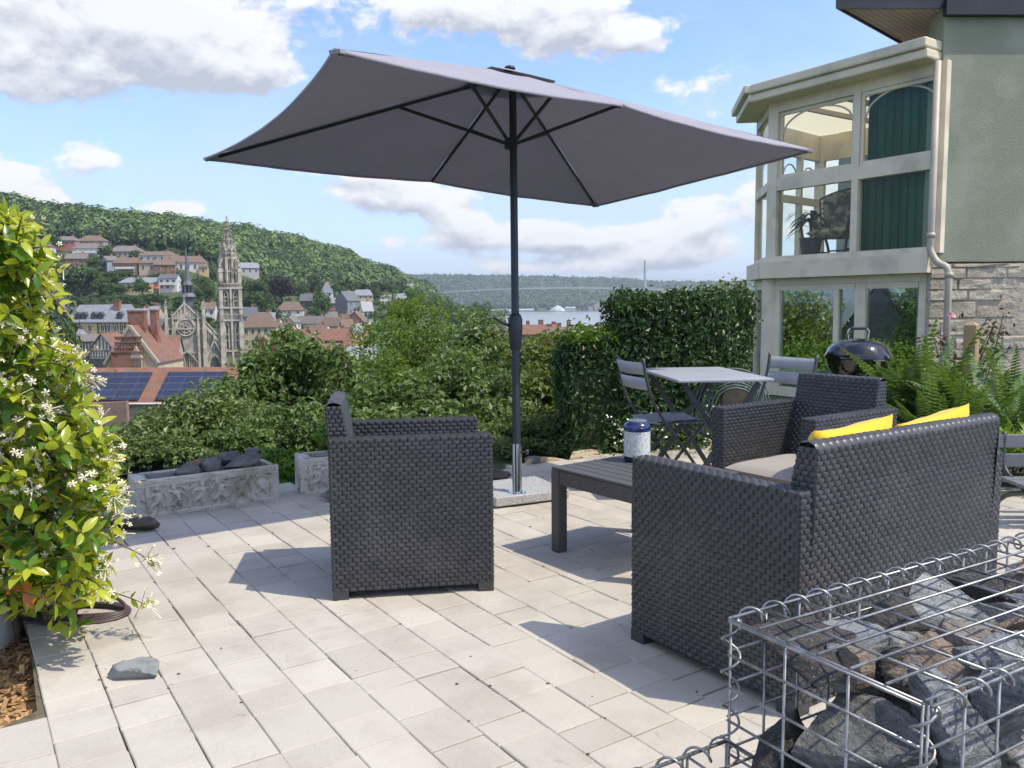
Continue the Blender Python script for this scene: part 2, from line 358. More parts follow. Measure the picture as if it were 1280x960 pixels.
def base_z(x, y):
    x = np.asarray(x, float); y = np.asarray(y, float); d = np.hypot(x, y)
    az = np.arctan2(x, y); px = 640+1030*np.tan(np.clip(az, -1.15, 1.15))
    nd = np.interp(np.log(d+1), [math.log(a+1) for a, b in NEARP], [b for a, b in NEARP])
    # the garden level carries on around the house on the right, and behind the viewer
    lv = np.interp(d, [0, 16, 22, 40, 230], [-.09, -.12, -1.5, -6, -20.5]); k = np.clip((px-780)/140, 0, 1); k = np.where(y < 1, np.where(x > 0, 1, k), k)
    lo = np.where(np.abs(az) > 1.3, -.12, 0)
    nd = nd*(1-k)+lv*k
    zs = np.array([np.interp(np.log(d+1), [math.log(251)]+[math.log(a+1) for a, b in COLS[c]], [-20.7]+[b for a, b in COLS[c]]) for c in _cp])
    j = np.clip(np.searchsorted(_cp, px)-1, 0, len(_cp)-2); cp = np.array(_cp, float)
    f = np.clip((px-cp[j])/(cp[j+1]-cp[j]), 0, 1); f = f*f*(3-2*f)
    zs = zs.reshape(len(_cp), -1); jj = np.ravel(j); ii = np.arange(jj.size)
    zf = (zs[jj, ii]*(1-f.ravel())+zs[jj+1, ii]*f.ravel()).reshape(np.shape(d))
    b = np.clip((d-170)/80, 0, 1); b = b*b*(3-2*b)
    z = nd*(1-b)+zf*b
    z = np.where(np.abs(az) > 1.3, np.where(d < 60, -.12, -6), z)
    return z
_C = np.array([D(*c) for c in CTRL]); _dz = _C[:, 2]-.7-base_z(_C[:, 0], _C[:, 1]); _SG = 2*19.0**2
_K = np.exp(-((_C[:, None, 0]-_C[None, :, 0])**2+(_C[:, None, 1]-_C[None, :, 1])**2)/_SG); _w = np.linalg.solve(_K+np.eye(len(_C))*.12, _dz)
def ground_z(x, y):
    """terrain eased through the feet of the hillside houses and trees"""
    x = np.asarray(x, float); y = np.asarray(y, float); z = base_z(x, y); c = np.zeros(np.shape(z))
    for (cx_, cy_, cz_), w in zip(_C, _w): c = c+w*np.exp(-((x-cx_)**2+(y-cy_)**2)/_SG)
    return z+c*np.clip((np.hypot(x, y)-285)/40, 0, 1)
m_ground = mat('ground_grass', (.040, .072, .018), (.062, .092, .026), .3, .95, bump=.6, bscale=8, col3=(.085, .085, .035), scale3=.05)
def build_ground():
    az = np.concatenate([np.linspace(-math.pi, -1.05, 24, endpoint=False), np.linspace(-1.05, 1.05, 260), np.linspace(1.05, math.pi, 25)[1:]])
    d = np.concatenate([np.linspace(.5, 9, 30), np.geomspace(9.3, 230, 60), np.geomspace(236, 1300, 110), np.geomspace(1320, 12000, 60)])
    A, Dd = np.meshgrid(az, d, indexing='ij'); X = Dd*np.sin(A); Y = Dd*np.cos(A); Z = ground_z(X, Y)
    Z = Z+fbm(np.stack([X*.02, Y*.02, Z*0], -1), 3)*np.clip((Dd-280)/300, 0, 1)*4*np.where(Z < -18, .05, 1)
    na, nd = A.shape; V = np.stack([X, Y, Z], -1).reshape(-1, 3)
    i = np.arange(na-1)[:, None]*nd+np.arange(nd-1)[None]; Fq = np.stack([i, i+1, i+nd+1, i+nd], -1).reshape(-1, 4)
    mb = MB(); mb.add(V, Fq[:, ::-1])
    o = obj('ground', mb, m_ground, smooth=True, kind='structure'); return o
build_ground()
# river
m_water, n, out = newmat('river_water')
_tc = n('ShaderNodeTexCoord').outputs['Object']
_b = n('ShaderNodeBsdfPrincipled', i={'Base Color': (.30, .31, .29, 1), 'Roughness': .22, 'Specular IOR Level': .5})
_bu = n('ShaderNodeBump', i={'Strength': .12, 'Distance': .3, 'Height': n.noise(n('ShaderNodeMapping', i={0: _tc, 3: (.12, .03, .1)}).outputs[0], 6, 4)})
n.k.new(_bu.outputs[0], _b.inputs['Normal']); n.k.new(_b.outputs[0], out.inputs[0])
mb = MB(); quad(mb, (-500, 380, -22.5), (3500, 380, -22.5), (3500, 2900, -22.5), (-500, 2900, -22.5))
obj('river', mb, m_water, kind='structure')
# woods: a crown for every tree of the wood, all one mass
m_wood = leafmat('wood_leaves', (.040, .092, .032), (.22, .31, .10), .15, .6, .2, hue=(.12, .15, .03))
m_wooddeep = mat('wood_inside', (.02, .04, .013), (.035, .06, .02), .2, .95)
def wood(name, pts, rad, nq, qs, g):
    mb = MB(); mi = MB(); V0, F0 = ico(1)
    tr = g.normal(size=len(pts))
    for k, (p, r) in enumerate(zip(pts, rad)):
        h = g.uniform(.85, 1.35); ax = np.array([r, r, r*h])*np.array([g.uniform(.85, 1.15), g.uniform(.85, 1.15), 1])
        c = np.asarray(p)+np.array([0, 0, r*.7])
        mi.add(c+V0*ax*.78, F0, .5)  # dark filler blob added inside each crown to block see-through
        d = g.normal(size=(nq, 3)); d[:, 2] = np.abs(d[:, 2])*1.1-.35; d /= np.linalg.norm(d, axis=1)[:, None]
        P = c+d*ax*(1+.22*fbm(d*2.3+k*3.1, 2))[:, None]
        leaves(mb, P, d+g.normal(size=d.shape)*.22+np.array([0, 0, .25]), qs*r/5, asp=.85, fold=.1, curl=.15, g=g,
               tint=np.clip(.40+tr[k]*.27+g.uniform(-.18, .18, nq), 0, .92))
    return mb, mi
g = np.random.default_rng(21)
pts = []; rad = []
DF_P = [-300, 0, 100, 220, 300, 360, 420, 480, 530, 565]; DF_D = [500, 512, 508, 488, 492, 520, 560, 610, 640, 760]
for px in np.arange(-200, 640, 7.5):
    d0 = np.interp(px, DF_P, DF_D)*math.hypot(1, (px-640)/1030)
    if px > 565: d0 = 900
    d = d0+g.uniform(0, 6)
    dm = 1050 if px < 480 else (1120 if px < 560 else 1500)
    while d < dm:
        pxx = px+g.uniform(-4.2, 4.2); a = math.atan((pxx-640)/1030); dd = d+g.uniform(-4, 4); x, y = dd*math.sin(a), dd*math.cos(a)
        z = float(ground_z(x, y))
        if z > -20.8: pts.append((x, y, z)); rad.append(g.uniform(4.2, 8.0)*(1 if z > -5 else .8))
        d += g.uniform(9, 13)*max(1, d/600)
mbw, mbi = wood('woodland', pts, rad, 85, 1.55, g)
print('wood trees', len(pts))
W1 = obj('woodland', mbw, m_wood, smooth=False, kind='stuff', label='broadleaf wood covering the whole hillside behind the church', cat='wood')
ins = obj('crown_core', mbi, m_wooddeep, W1, smooth=True, w=True)
g = np.random.default_rng(22); pts = []; rad = []
for px in np.arange(505, 1010, 2.6):
    d = 2790+g.uniform(0, 30)
    while d < 3560:
        a = math.atan((px+g.uniform(-1.5, 1.5)-640)/1030); x, y = d*math.sin(a), d*math.cos(a)
        pts.append((x, y, float(ground_z(x, y)))); rad.append(g.uniform(7, 12)); d += g.uniform(20, 34)
for px in np.arange(575, 1000, 3.2):        # tree line along the far bank
    for q in range(2):
        d = g.uniform(2470, 2560) if px > 640 else g.uniform(1500, 2300); a = math.atan((px-640)/1030); x, y = d*math.sin(a), d*math.cos(a)
        if not (640 < px < 700 or 722 < px < 772) or q == 0 and d > 2520: pts.append((x, y, float(ground_z(x, y)))); rad.append(g.uniform(4, 8))
mbw, mbi = wood('far', pts, rad, 20, 3.4, g); print('far trees', len(pts))
W2 = obj('woodland', mbw, m_wood, kind='stuff', label='hazy wooded ridge on the far side of the river', cat='wood')
obj('crown_core', mbi, m_wooddeep, W2, smooth=True, w=True)
# haze over everything
def build_haze():
    m, n, out = newmat('haze_air')
    v = n('ShaderNodeVolumePrincipled', i={'Color': (.80, .88, 1, 1), 'Density': HAZE, 'Anisotropy': .3})
    n.k.new(v.outputs[0], out.inputs['Volume'])
    mb = MB(); box(mb, (-13000, -13000, -32), (26000, 0, 0), (0, 26000, 0), (0, 0, 32+190))
    obj('haze', mb, m, kind='stuff')
if HAZE: build_haze()
# ================================================================ TOWN
def MS(*a, **k): return mat(*a, **k)
m_render_cream = mat('render_cream', (.56, .47, .33), (.47, .39, .27), .8, .85)
m_render_white = mat('render_white', (.70, .68, .63), (.6, .58, .53), .8, .85)
m_render_grey = mat('render_grey', (.42, .41, .40), (.35, .34, .33), .8, .85)
m_render_beige = mat('render_beige', (.45, .38, .29), (.37, .31, .24), .8, .85)
m_render_yellow = mat('render_yellow', (.60, .44, .20), (.52, .39, .2), .8, .85)
m_render_pink = mat('render_pink', (.48, .20, .17), (.42, .18, .15), .8, .85)
m_render_blue = mat('render_blue', (.30, .36, .43), (.26, .31, .38), .8, .85)
m_tile_brown = mat('tile_brown', (.20, .135, .095), (.14, .10, .08), 1.5, .85, bump=.5, bscale=4)
m_tile_grey = mat('tile_greybrown', (.20, .175, .16), (.15, .13, .12), 1.5, .85)
m_slate = mat('slate_roof', (.135, .145, .165), (.10, .107, .12), 1.5, .55, stretch=(1, 1, 3))
m_slate_pale = mat('slate_pale', (.26, .275, .30), (.20, .21, .23), 1.2, .5)
m_tile_red = mat('tile_terracotta', (.255, .12, .078), (.19, .095, .065), 1.2, .85, col3=(.15, .115, .09), scale3=.5)
m_lead = mat('dark_lead', (.05, .055, .065), (.08, .085, .09), 1, .5)
m_timber = mat('dark_timber', (.06, .045, .035), (.09, .07, .05), 3, .8)
m_pane = mat('window_dark', (.03, .035, .04), rough=.12, spec=.6)
m_frame = mat('window_frame', (.7, .7, .68), rough=.6)
m_redcloth = mat('red_cloth', (.55, .04, .03), rough=.8)
def brickmat(name, c1, c2, mort, sx=.24, sy=.07, ms=.012, rough=.85):
    m, n, out = newmat(name)
    tc = n('ShaderNodeTexCoord').outputs['Object']
    s = n('ShaderNodeSeparateXYZ', i={0: tc}).outputs
    v = n('ShaderNodeCombineXYZ', i={0: n.math('ADD', s[0], s[1]), 1: s[2], 2: 0.0}).outputs[0]
    b = n('ShaderNodeTexBrick', i={'Vector': v, 'Color1': (*c1, 1), 'Color2': (*c2, 1), 'Mortar': (*mort, 1), 'Scale': 1.0, 'Mortar Size': ms, 'Brick Width': sx, 'Row Height': sy})
    c = n.mix(n.ramp(n.noise(tc, .9, 5), .42, .7), b.outputs[0], tuple(x*.55 for x in c1))
    p = n('ShaderNodeBsdfPrincipled', i={'Base Color': c, 'Roughness': rough}); n.k.new(p.outputs[0], out.inputs[0]); return m
m_brick = brickmat('red_brick', (.32, .11, .065), (.24, .085, .055), (.30, .22, .17))
m_brick_or = brickmat('orange_brick', (.40, .165, .09), (.33, .13, .075), (.36, .27, .2))
def gable_wall(mb, L, W, h, rh, hip=False, base=-8):
    """walls of a house, L along x, W along y, eaves at h, with gables up to h+rh unless hipped"""
    a, b = L/2, W/2
    boxw = [(-a, -b), (a, -b), (a, b), (-a, b)]
    V = [(x, y, base) for x, y in boxw]+[(x, y, h) for x, y in boxw]
    f = [(0, 1, 5, 4), (1, 2, 6, 5), (2, 3, 7, 6), (3, 0, 4, 7)]
    if not hip:
        V += [(-a, 0, h+rh-.12), (a, 0, h+rh-.12)]; f += [(4, 7, 8), (6, 5, 9)]
    mb.add(V, f)
def roof_mesh(mb, L, W, h, rh, hip=0.0, ov=.45, th=.22):
    """pitched roof, ridge along x; hip = how far the ridge ends are drawn in"""
    a, b = L/2+ov*.6, W/2+ov; e = -ov*rh/(W/2)*.9
    r = a-hip
    top = [(-a, -b, h+e), (a, -b, h+e), (a, b, h+e), (-a, b, h+e), (-r, 0, h+rh), (r, 0, h+rh)]
    V = [(x, y, z+th) for x, y, z in top]+[(x, y, z) for x, y, z in top]
    f = [(0, 1, 5, 4), (2, 3, 4, 5), (1, 2, 5), (3, 0, 4)]
    f = f+[tuple(i+6 for i in q[::-1]) for q in f]
    if not hip: f = [q for q in f if len(q) == 4]; f += [(1, 5, 11, 7), (5, 2, 8, 11), (3, 4, 10, 9), (4, 0, 6, 10)]
    else: f += []
    f += [(0, 6, 7, 1), (2, 8, 9, 3)]
    if hip: f += [(1, 7, 8, 2), (3, 9, 6, 0)]
    mb.add(V, f)
_winc = {}
def window_mesh(w, h):
    k = (round(w, 2), round(h, 2))
    if k not in _winc:
        mb = MB(); t = .07
        for x0, z0, ww, hh in ((-w/2, 0, w, t), (-w/2, h-t, w, t), (-w/2, t, t, h-2*t), (w/2-t, t, t, h-2*t), (-.03, t, .06, h-2*t)):
            box(mb, (x0, -.05, z0), (ww, 0, 0), (0, .10, 0), (0, 0, hh), 0)
        f = mb.mesh('window', False); f.materials.append(m_frame)
        mb = MB(); box(mb, (-w/2+t, -.02, t), (w-2*t, 0, 0), (0, .04, 0), (0, 0, h-2*t)); p = mb.mesh('pane', False); p.materials.append(m_pane)
        _winc[k] = (f, p)
    return _winc[k]
def add_window(parent, x, y, z, w, h, rz=0):
    f, p = _winc.get((round(w, 2), round(h, 2))) or window_mesh(w, h)
    o = bpy.data.objects.new('window', f); COL.objects.link(o); o.parent = parent; o.location = (x, y, z); o.rotation_euler = (0, 0, rz)
    q = bpy.data.objects.new('pane', p); COL.objects.link(q); q.parent = o; return o
def chimney(mb, x, y, z0, z1, s=.7, l=1.0):
    boxc(mb, (x, y, z0), (l, s, z1-z0)); boxc(mb, (x, y, z1+.002), (l+.16, s+.16, .15))
    for k in (-.25, .25): lathe(mb, [(.11, z1+.15), (.10, z1+.5)], (x+k*l, y, 0), 8)
def house(label, px, ybase, d, wpx, h, rh, rz=0, W=None, wall=None, roof=None, hip=0, floors=1, chim=1, group=None, balcony=False, cat='house', wins=None, brick=None, gx=0, base=-7):
    """house whose front foot is seen at (px, ybase) from d metres and whose front is wpx photo pixels wide"""
    loc = D(px, ybase, d); L = wpx/F*d
    t = thing('house', label, cat, loc, rz, group)
    W = W or L*.75
    mb = MB(); gable_wall(mb, L, W, h, rh, hip > 0, base); obj('wall', mb, wall or m_render_cream, t)
    mb = MB(); roof_mesh(mb, L, W, h, rh, hip); rf = obj('roof', mb, roof or m_tile_brown, t)
    if chim:
        mb = MB(); chimney(mb, L*.22, W*.12, h+rh*.55, h+rh+1.0); obj('chimney', mb, brick or m_brick_or, rf)
    nw = wins if wins is not None else max(2, int(L/2.6)); fh = h/floors
    for fl in range(floors):
        for k in range(nw):
            add_window(t, -L/2+L*(k+.5)/nw+gx, -W/2-.04, fl*fh+fh*.3, min(1.2, L/nw*.5), fh*.48)
        add_window(t, L/2+.04, 0, fl*fh+fh*.3, 1.1, fh*.48, math.pi/2); add_window(t, -L/2-.04, 0, fl*fh+fh*.3, 1.1, fh*.48, -math.pi/2)
    if balcony:
        mb = MB(); box(mb, (-L*.42, -W/2-1.5, h*.44), (L*.84, 0, 0), (0, 1.46, 0), (0, 0, .2)); box(mb, (-L*.42, -W/2-1.5, h*.44+.2), (L*.84, 0, 0), (0, .08, 0), (0, 0, .9))
        for k in (-.4, .4): boxc(mb, (L*k, -W/2-1.4, base), (.2, .2, h*.44-base-.002))
        obj('balcony', mb, m_render_white, t)
    return t
H = house
GH = 'houses on the wooded hillside'
# upper rows on the left flank of the hill (front foot x, y, distance, width)
H('white house with a brown roof half hidden by the jasmine', 50, 317, 455, 30, 3.6, 3.0, .2, wall=m_render_white, roof=m_tile_brown, hip=3, group=GH)
H('brown roof house peeping above the jasmine, topmost on the slope', 36, 307, 500, 26, 3.2, 3, .2, roof=m_tile_brown, hip=3, group=GH)
H('house with red and white striped front near the wood edge', 85, 309, 480, 25, 3.6, 2.4, .1, wall=m_render_pink, roof=m_tile_grey, hip=2.5, wins=4, group=GH)
H('wide white villa with a balcony, highest large house on the slope', 112, 322, 450, 31, 4.6, 2.8, .15, wall=m_render_white, roof=m_tile_grey, hip=3, group=GH, balcony=True)
H('beige house with a wide brown hipped roof behind the white villa', 117, 309, 490, 34, 3.2, 3.4, .1, wall=m_render_beige, roof=m_tile_brown, hip=5, group=GH)
H('low house of brown brick with large blue panes beside the big bushy tree', 98, 333, 430, 25, 3.8, 2.6, .2, wall=m_brick, roof=m_tile_grey, group=GH, wins=3)
H('beige house with a broad hipped roof right of the white villa', 159, 323, 455, 38, 3.4, 3.2, .1, wall=m_render_beige, roof=m_tile_grey, hip=4, group=GH)
H('narrow blue grey house showing its plain gable to the road', 138, 337, 420, 14, 4.4, 2.2, .75, W=9, wall=m_render_blue, roof=m_tile_grey, group=GH, wins=1)
H('dark brick house with a white railed balcony on stilts', 161, 343, 412, 27, 5.4, 2.6, .12, wall=m_brick, roof=m_tile_brown, group=GH, balcony=True, floors=2)
H('small cream house with a flat pitched roof beside the brick one', 187, 341, 412, 20, 4.6, 1.4, .1, wall=m_render_cream, roof=m_tile_brown, group=GH, wins=2)
H('long low house with a reddish brown roof and three dark windows', 200, 328, 440, 40, 3.2, 2.4, .05, wall=m_render_white, roof=m_tile_brown, hip=3, group=GH, wins=5)
H('brick gabled house with a pale porch below the long brown roof', 207, 342, 410, 24, 4.2, 2.4, .3, wall=m_brick, roof=m_tile_brown, group=GH, wins=2)
H('white house with a pinkish roof touching the slim church spire', 218, 335, 425, 22, 3.4, 2.6, .3, wall=m_render_white, roof=m_tile_brown, group=GH)
H('white house with an orange end bay right of the slim church spire', 242, 340, 420, 32, 4.6, 3.2, .2, wall=m_render_white, roof=m_tile_brown, hip=3, group=GH, wins=4)
H('small yellow annex beside the white house on the slope', 255, 343, 415, 10, 3.6, 1.2, .2, wall=m_render_yellow, roof=m_tile_brown, group=GH, chim=0, wins=1)
H('long single storey house with a grey slate roof above the green hedge', 172, 363, 375, 34, 3.4, 2.2, .05, wall=m_render_cream, roof=m_slate_pale, hip=2.5, group=GH, wins=4)
H('grey roofed bungalow behind the red parasols', 195, 361, 382, 26, 3.0, 2.0, .05, wall=m_render_beige, roof=m_slate_pale, group=GH)
H('white two storey house with long balconies above the church roof', 213, 363, 380, 22, 5.4, 1.8, .05, wall=m_render_white, roof=m_slate, group=GH, balcony=True, floors=2)
H('pale grey house peeping out behind the church tower top', 311, 343, 470, 22, 3.6, 2.8, .5, wall=m_render_grey, roof=m_slate_pale, group=GH)
H('brown roofed cottage low on the slope behind the jasmine', 66, 384, 330, 30, 3.0, 2.2, .1, wall=m_render_beige, roof=m_tile_brown, group=GH, wins=3)
H('white terrace house end seen between trees', 369, 363, 540, 12, 3.0, 2.6, .5, wall=m_render_white, roof=m_slate_pale, group=GH, wins=2)
# right part of the hillside
H('white villa with a large brown hipped roof and a loggia', 364, 400, 425, 31, 5.2, 4.0, .1, wall=m_render_white, roof=m_tile_brown, hip=3.2, floors=2, group=GH, wins=3)
H('tall dark timbered house with a slate roof behind the villa', 384, 390, 455, 15, 6.4, 3.2, .1, wall=m_timber, roof=m_slate, group=GH, floors=2)
H('white cottage with a steep pointed slate roof among trees', 409, 373, 520, 14, 4.2, 6.0, .1, wall=m_render_white, roof=m_slate_pale, hip=3.2, group=GH, wins=2)
H('square orange brick house with a slate hipped roof', 419, 393, 470, 16, 6.6, 2.6, .25, wall=m_brick_or, roof=m_slate_pale, hip=3, floors=2, group=GH, wins=3)
H('tall grey slate clad house showing its steep gable', 435, 394, 455, 20, 8.0, 5.0, .9, W=10, wall=m_slate_pale, roof=m_slate, floors=2, group=GH, wins=2)
H('cream house with a blue grey mansard roof below the wood', 454, 380, 520, 24, 5.4, 3.4, .2, wall=m_render_cream, roof=m_slate_pale, hip=2, floors=2, group=GH, wins=4)
H('pale house with a flat roof at the end of the slope', 482, 380, 560, 14, 5.0, 1.0, .2, wall=m_render_white, roof=m_slate_pale, group=GH, floors=2)
H('red and white brick house with a grey mansard above the maple', 502, 385, 550, 14, 6.4, 3.0, .15, wall=m_brick_or, roof=m_slate_pale, hip=1.5, floors=2, group=GH, wins=3)
H('lone white house at the foot of the wood above the maple', 512, 367, 640, 8, 4.4, 3, .3, wall=m_render_white, roof=m_slate_pale, group=GH, wins=1)
H('pale house half hidden at the right foot of the wood', 537, 374, 760, 12, 5, 3, .3, wall=m_render_white, roof=m_slate_pale, group=GH, wins=2)
# lower town
GT = 'houses of the town below'
H('large cream house with steep brown roofs right of the church tower', 327, 434, 300, 38, 7.6, 4.6, .15, wall=m_render_cream, roof=m_tile_brown, hip=2.2, floors=2, group=GT, wins=5, base=-12)
H('slate roofed town house right behind the tower', 312, 412, 330, 20, 5.6, 3.2, .1, wall=m_render_grey, roof=m_slate, floors=2, group=GT, base=-12)
H('terrace house of the long row, with a white gable', 395, 415, 400, 30, 4.2, 3.4, -.5, W=9, wall=m_render_white, roof=m_tile_grey, group=GT, wins=4, base=-12)
H('terrace house of the long row with a greyish roof nearest the white villa', 378, 411, 420, 34, 3.6, 2.8, -.45, W=9, wall=m_render_cream, roof=m_tile_grey, group=GT, wins=4, base=-12)
H('terrace house with a broad brown roof at the row corner', 419, 418, 380, 34, 4.0, 3.6, -.5, W=10, wall=m_render_cream, roof=m_tile_brown, group=GT, wins=4, base=-12)
H('small dark roofed house with a row of white chimneys behind the terrace', 402, 404, 440, 26, 3.2, 2.8, -.4, W=8, wall=m_render_white, roof=m_tile_brown, group=GT, chim=1, wins=3, base=-12)
H('cream four storey block at the end of the terrace row', 431, 415, 410, 11, 7.4, 1.4, -.3, wall=m_render_cream, roof=m_tile_brown, floors=3, group=GT, wins=2, base=-12)
H('pinkish gabled house with a brown roof left of the maple', 447, 415, 360, 17, 4.6, 4.2, 1.35, W=8, wall=m_brick_or, roof=m_tile_brown, group=GT, wins=2, base=-12)
H('slate roofed white house beside the pinkish gable', 458, 398, 400, 14, 4.0, 4.0, .6, wall=m_render_white, roof=m_slate_pale, group=GT, wins=2, base=-12)
H('brick warehouse with a reddish tiled roof above the trees', 420, 442, 270, 36, 4.6, 3.4, -.2, W=10, wall=m_brick, roof=m_tile_red, group=GT, wins=5, base=-14)
H('small brick house under the warehouse, half behind foliage', 412, 462, 200, 26, 3.6, 2.6, .3, W=6, wall=m_brick_or, roof=m_tile_red, group=GT, wins=3, base=-14)
H('slate roofed house glimpsed between the walnut and the maple', 452, 474, 140, 34, 3.0, 2.4, .2, W=6, wall=m_render_grey, roof=m_slate_pale, group=GT, wins=3, base=-10)
H('low white house with a wide brown roof in front of the terrace row', 352, 424, 330, 32, 3.4, 3.0, -.3, W=8, wall=m_render_cream, roof=m_tile_brown, group=GT, wins=4, base=-12)
H('grey roofed house left of the low white one, under the big dark trees', 334, 409, 360, 20, 3.6, 2.6, .2, W=7, wall=m_render_grey, roof=m_slate_pale, group=GT, wins=3, base=-12)
H('small white gable end below the villa garden', 364, 412, 390, 14, 3.6, 2.8, 1.2, W=7, wall=m_render_white, roof=m_tile_grey, group=GT, wins=2, base=-12)
H('brown roofed house between terrace row and warehouse', 398, 428, 320, 30, 3.6, 3.0, -.35, W=8, wall=m_render_white, roof=m_tile_brown, group=GT, wins=3, base=-14)
H('long reddish roof just above the walnut tree', 376, 436, 270, 40, 3.2, 3.0, -.2, W=9, wall=m_render_cream, roof=m_tile_red, group=GT, wins=4, base=-14)
H('narrow cream house beside the brick warehouse', 434, 428, 300, 14, 5.6, 2.6, .3, W=7, wall=m_render_cream, roof=m_tile_brown, floors=2, group=GT, wins=2, base=-14)
H('grey slate house above the inn roof, left of the church', 178, 414, 262, 26, 3.4, 3.6, .05, W=8, wall=m_render_grey, roof=m_slate_pale, group=GT, wins=3, base=-14)
H('tiny white house with a slate roof squeezed between the villa and the dark tree', 386, 401, 440, 12, 3.4, 2.6, .4, W=7, wall=m_render_white, roof=m_slate, group=GT, wins=2, base=-10)
H('cream gabled cottage below the orange brick house', 414, 405, 430, 15, 3.4, 2.8, .3, W=7, wall=m_render_cream, roof=m_tile_grey, group=GT, wins=2, base=-10)
H('white front with a brown roof at the left end of the terrace row', 343, 417, 370, 18, 3.6, 3.0, -.1, W=8, wall=m_render_white, roof=m_tile_brown, group=GT, wins=3, base=-12)
H('pale grey house with two windows just right of the large cream house', 358, 432, 300, 18, 3.6, 2.6, .2, W=7, wall=m_render_grey, roof=m_tile_grey, group=GT, wins=2, base=-14)
H('yellowish house with a slate roof left of the maple top', 444, 428, 320, 16, 4.2, 3.0, .3, W=7, wall=m_render_yellow, roof=m_slate_pale, group=GT, wins=2, base=-14)
H('small cream house by the inn chimney, under the green hedge bank', 192, 405, 290, 18, 3.6, 2.4, .0, W=7, wall=m_render_cream, roof=m_slate_pale, group=GT, wins=2, base=-12)
H('white cottage with a brown roof at the right foot of the hedge bank', 262, 396, 345, 16, 3.2, 2.6, .2, W=7, wall=m_render_white, roof=m_tile_brown, group=GT, wins=2, base=-12)
# red parasols on the hillside
for k, (px, py) in enumerate(((190, 366), (197, 367))):
    L = D(px, py, 368); t = thing('parasol', ('left', 'right')[k]+' one of two red parasols in front of the grey roofed bungalow', 'parasol', L, 0, 'red parasols on the hillside')
    mb = MB(); lathe(mb, [(1.9, 2.3), (1.7, 2.4), (.1, 3.2), (.02, 3.3)], n=8); obj('canopy', mb, m_redcloth, t)
    mb = MB(); tube(mb, [(0, 0, -4), (0, 0, 2.35)], .05); obj('pole', mb, m_timber, t)
# retaining walls among the gardens
for px0, px1, y, d, hgt, lab in ((300, 333, 398, 400, 2.2, 'pale garden wall stepping up right of the church tower'), (314, 336, 381, 450, 2.0, 'upper pale garden wall right of the church tower'),
                                 (352, 366, 396, 440, 1.5, 'short pale garden wall beside the villa'), (60, 100, 401, 320, 2.2, 'long stone wall under the hillside hedge')):
    a = D(px0, y, d); b = D(px1, y-1, d); mb = MB(); v = b-a; nn = np.array([-v[1], v[0], 0]); nn = nrm(nn)*.4
    box(mb, a-[0, 0, 5], v, nn, (0, 0, 5+hgt)); tag(obj('garden_wall', mb, m_render_beige), lab, 'wall')
# ---------------------------------------------------------------- inn with dormers, half timbered houses, chimney house, solar barn
def local(px, py, d): return D(px, py, d)
t = thing('inn', 'long cream and timber inn with a slate roof and five dormers', 'building', D(134, 419, 230), -.03)
L = 74/F*230; W = 8; mb = MB(); gable_wall(mb, L, W, 4.0, 4.2, True, -14); obj('wall', mb, m_render_yellow, t)
mb = MB(); roof_mesh(mb, L, W, 4.0, 4.3, 1.2); rf = obj('roof', mb, m_slate_pale, t)
mb = MB(); chimney(mb, L*.24, -1.2, 6, 9.6, 1.0, 1.6); obj('chimney', mb, m_brick, rf)
mb = MB()
for x in np.linspace(-.02*L, L/2, 9): boxc(mb, (x, -W/2-.05, -3), (.28, .12, 6.9))
for z in (.0, 2.0, 3.7): box(mb, (-.02*L, -W/2-.12, z), (L*.52, 0, 0), (0, .1, 0), (0, 0, .25))
obj('timber_frame', mb, m_timber, t)
for x in (-.36, -.26, -.09, .02, .34):
    mb = MB(); boxc(mb, (x*L, -W/2+1.0, 4.2), (1.5, 1.6, 1.5)); prism(mb, [(x*L-.95, -W/2+.1, 5.7), (x*L+.95, -W/2+.1, 5.7), (x*L, -W/2+.1, 6.6)], (0, 2.4, 0)); dm = obj('dormer', mb, m_lead, t)
for x in (-.41, -.3, -.15, .06, .17, .27, .38): add_window(t, x*L, -W/2-.18, 1.1, 1.1, 1.8); add_window(t, x*L, -W/2-.18, -2.2, 1.1, 1.8)
t = thing('annex', 'grey roofed annex left of the inn', 'building', D(92, 418, 236), -.03)
mb = MB(); gable_wall(mb, 6.5, 7, 4.2, 3.4, False, -14); obj('wall', mb, m_render_beige, t)
mb = MB(); roof_mesh(mb, 6.5, 7, 4.2, 3.4); obj('roof', mb, m_slate, t); add_window(t, 0, -3.54, 1.2, 1, 1.6)
def striped(mb, x0, x1, z0, z1, y, step=.62, w=.2):
    for x in np.arange(x0+w, x1-w, step): box(mb, (x, y-.1, z0), (w, 0, 0), (0, .1, 0), (0, 0, z1-z0))
    for z in (z0, z1-w): box(mb, (x0, y-.14, z), (x1-x0, 0, 0), (0, .04, 0), (0, 0, w))
t = thing('timbered_house', 'long black and white half timbered house with a slate clad ground floor', 'house', D(121, 462, 165), -.05)
L = 66/F*165; W = 8; mb = MB(); box(mb, (-L/2, -W/2, 3.4), (L, 0, 0), (0, W, 0), (0, 0, 2.4)); obj('wall', mb, m_render_white, t)
mb = MB(); box(mb, (-L/2-.05, -W/2-.12, -9), (L+.1, 0, 0), (0, W+.2, 0), (0, 0, 12.398)); obj('slate_cladding', mb, m_lead, t)
mb = MB(); striped(mb, -L/2, L/2-3.6, 3.45, 5.75, -W/2); obj('timber_frame', mb, m_timber, t)
mb = MB(); roof_mesh(mb, L, W, 5.8, 1.1, 0); obj('roof', mb, m_tile_grey, t); add_window(t, L*.12, -W/2-.2, .6, 1.0, 1.5)
t = thing('timbered_gable', 'half timbered gable house with a rusty tiled roof beside the brick chimneys', 'house', D(139, 462, 158), .05)
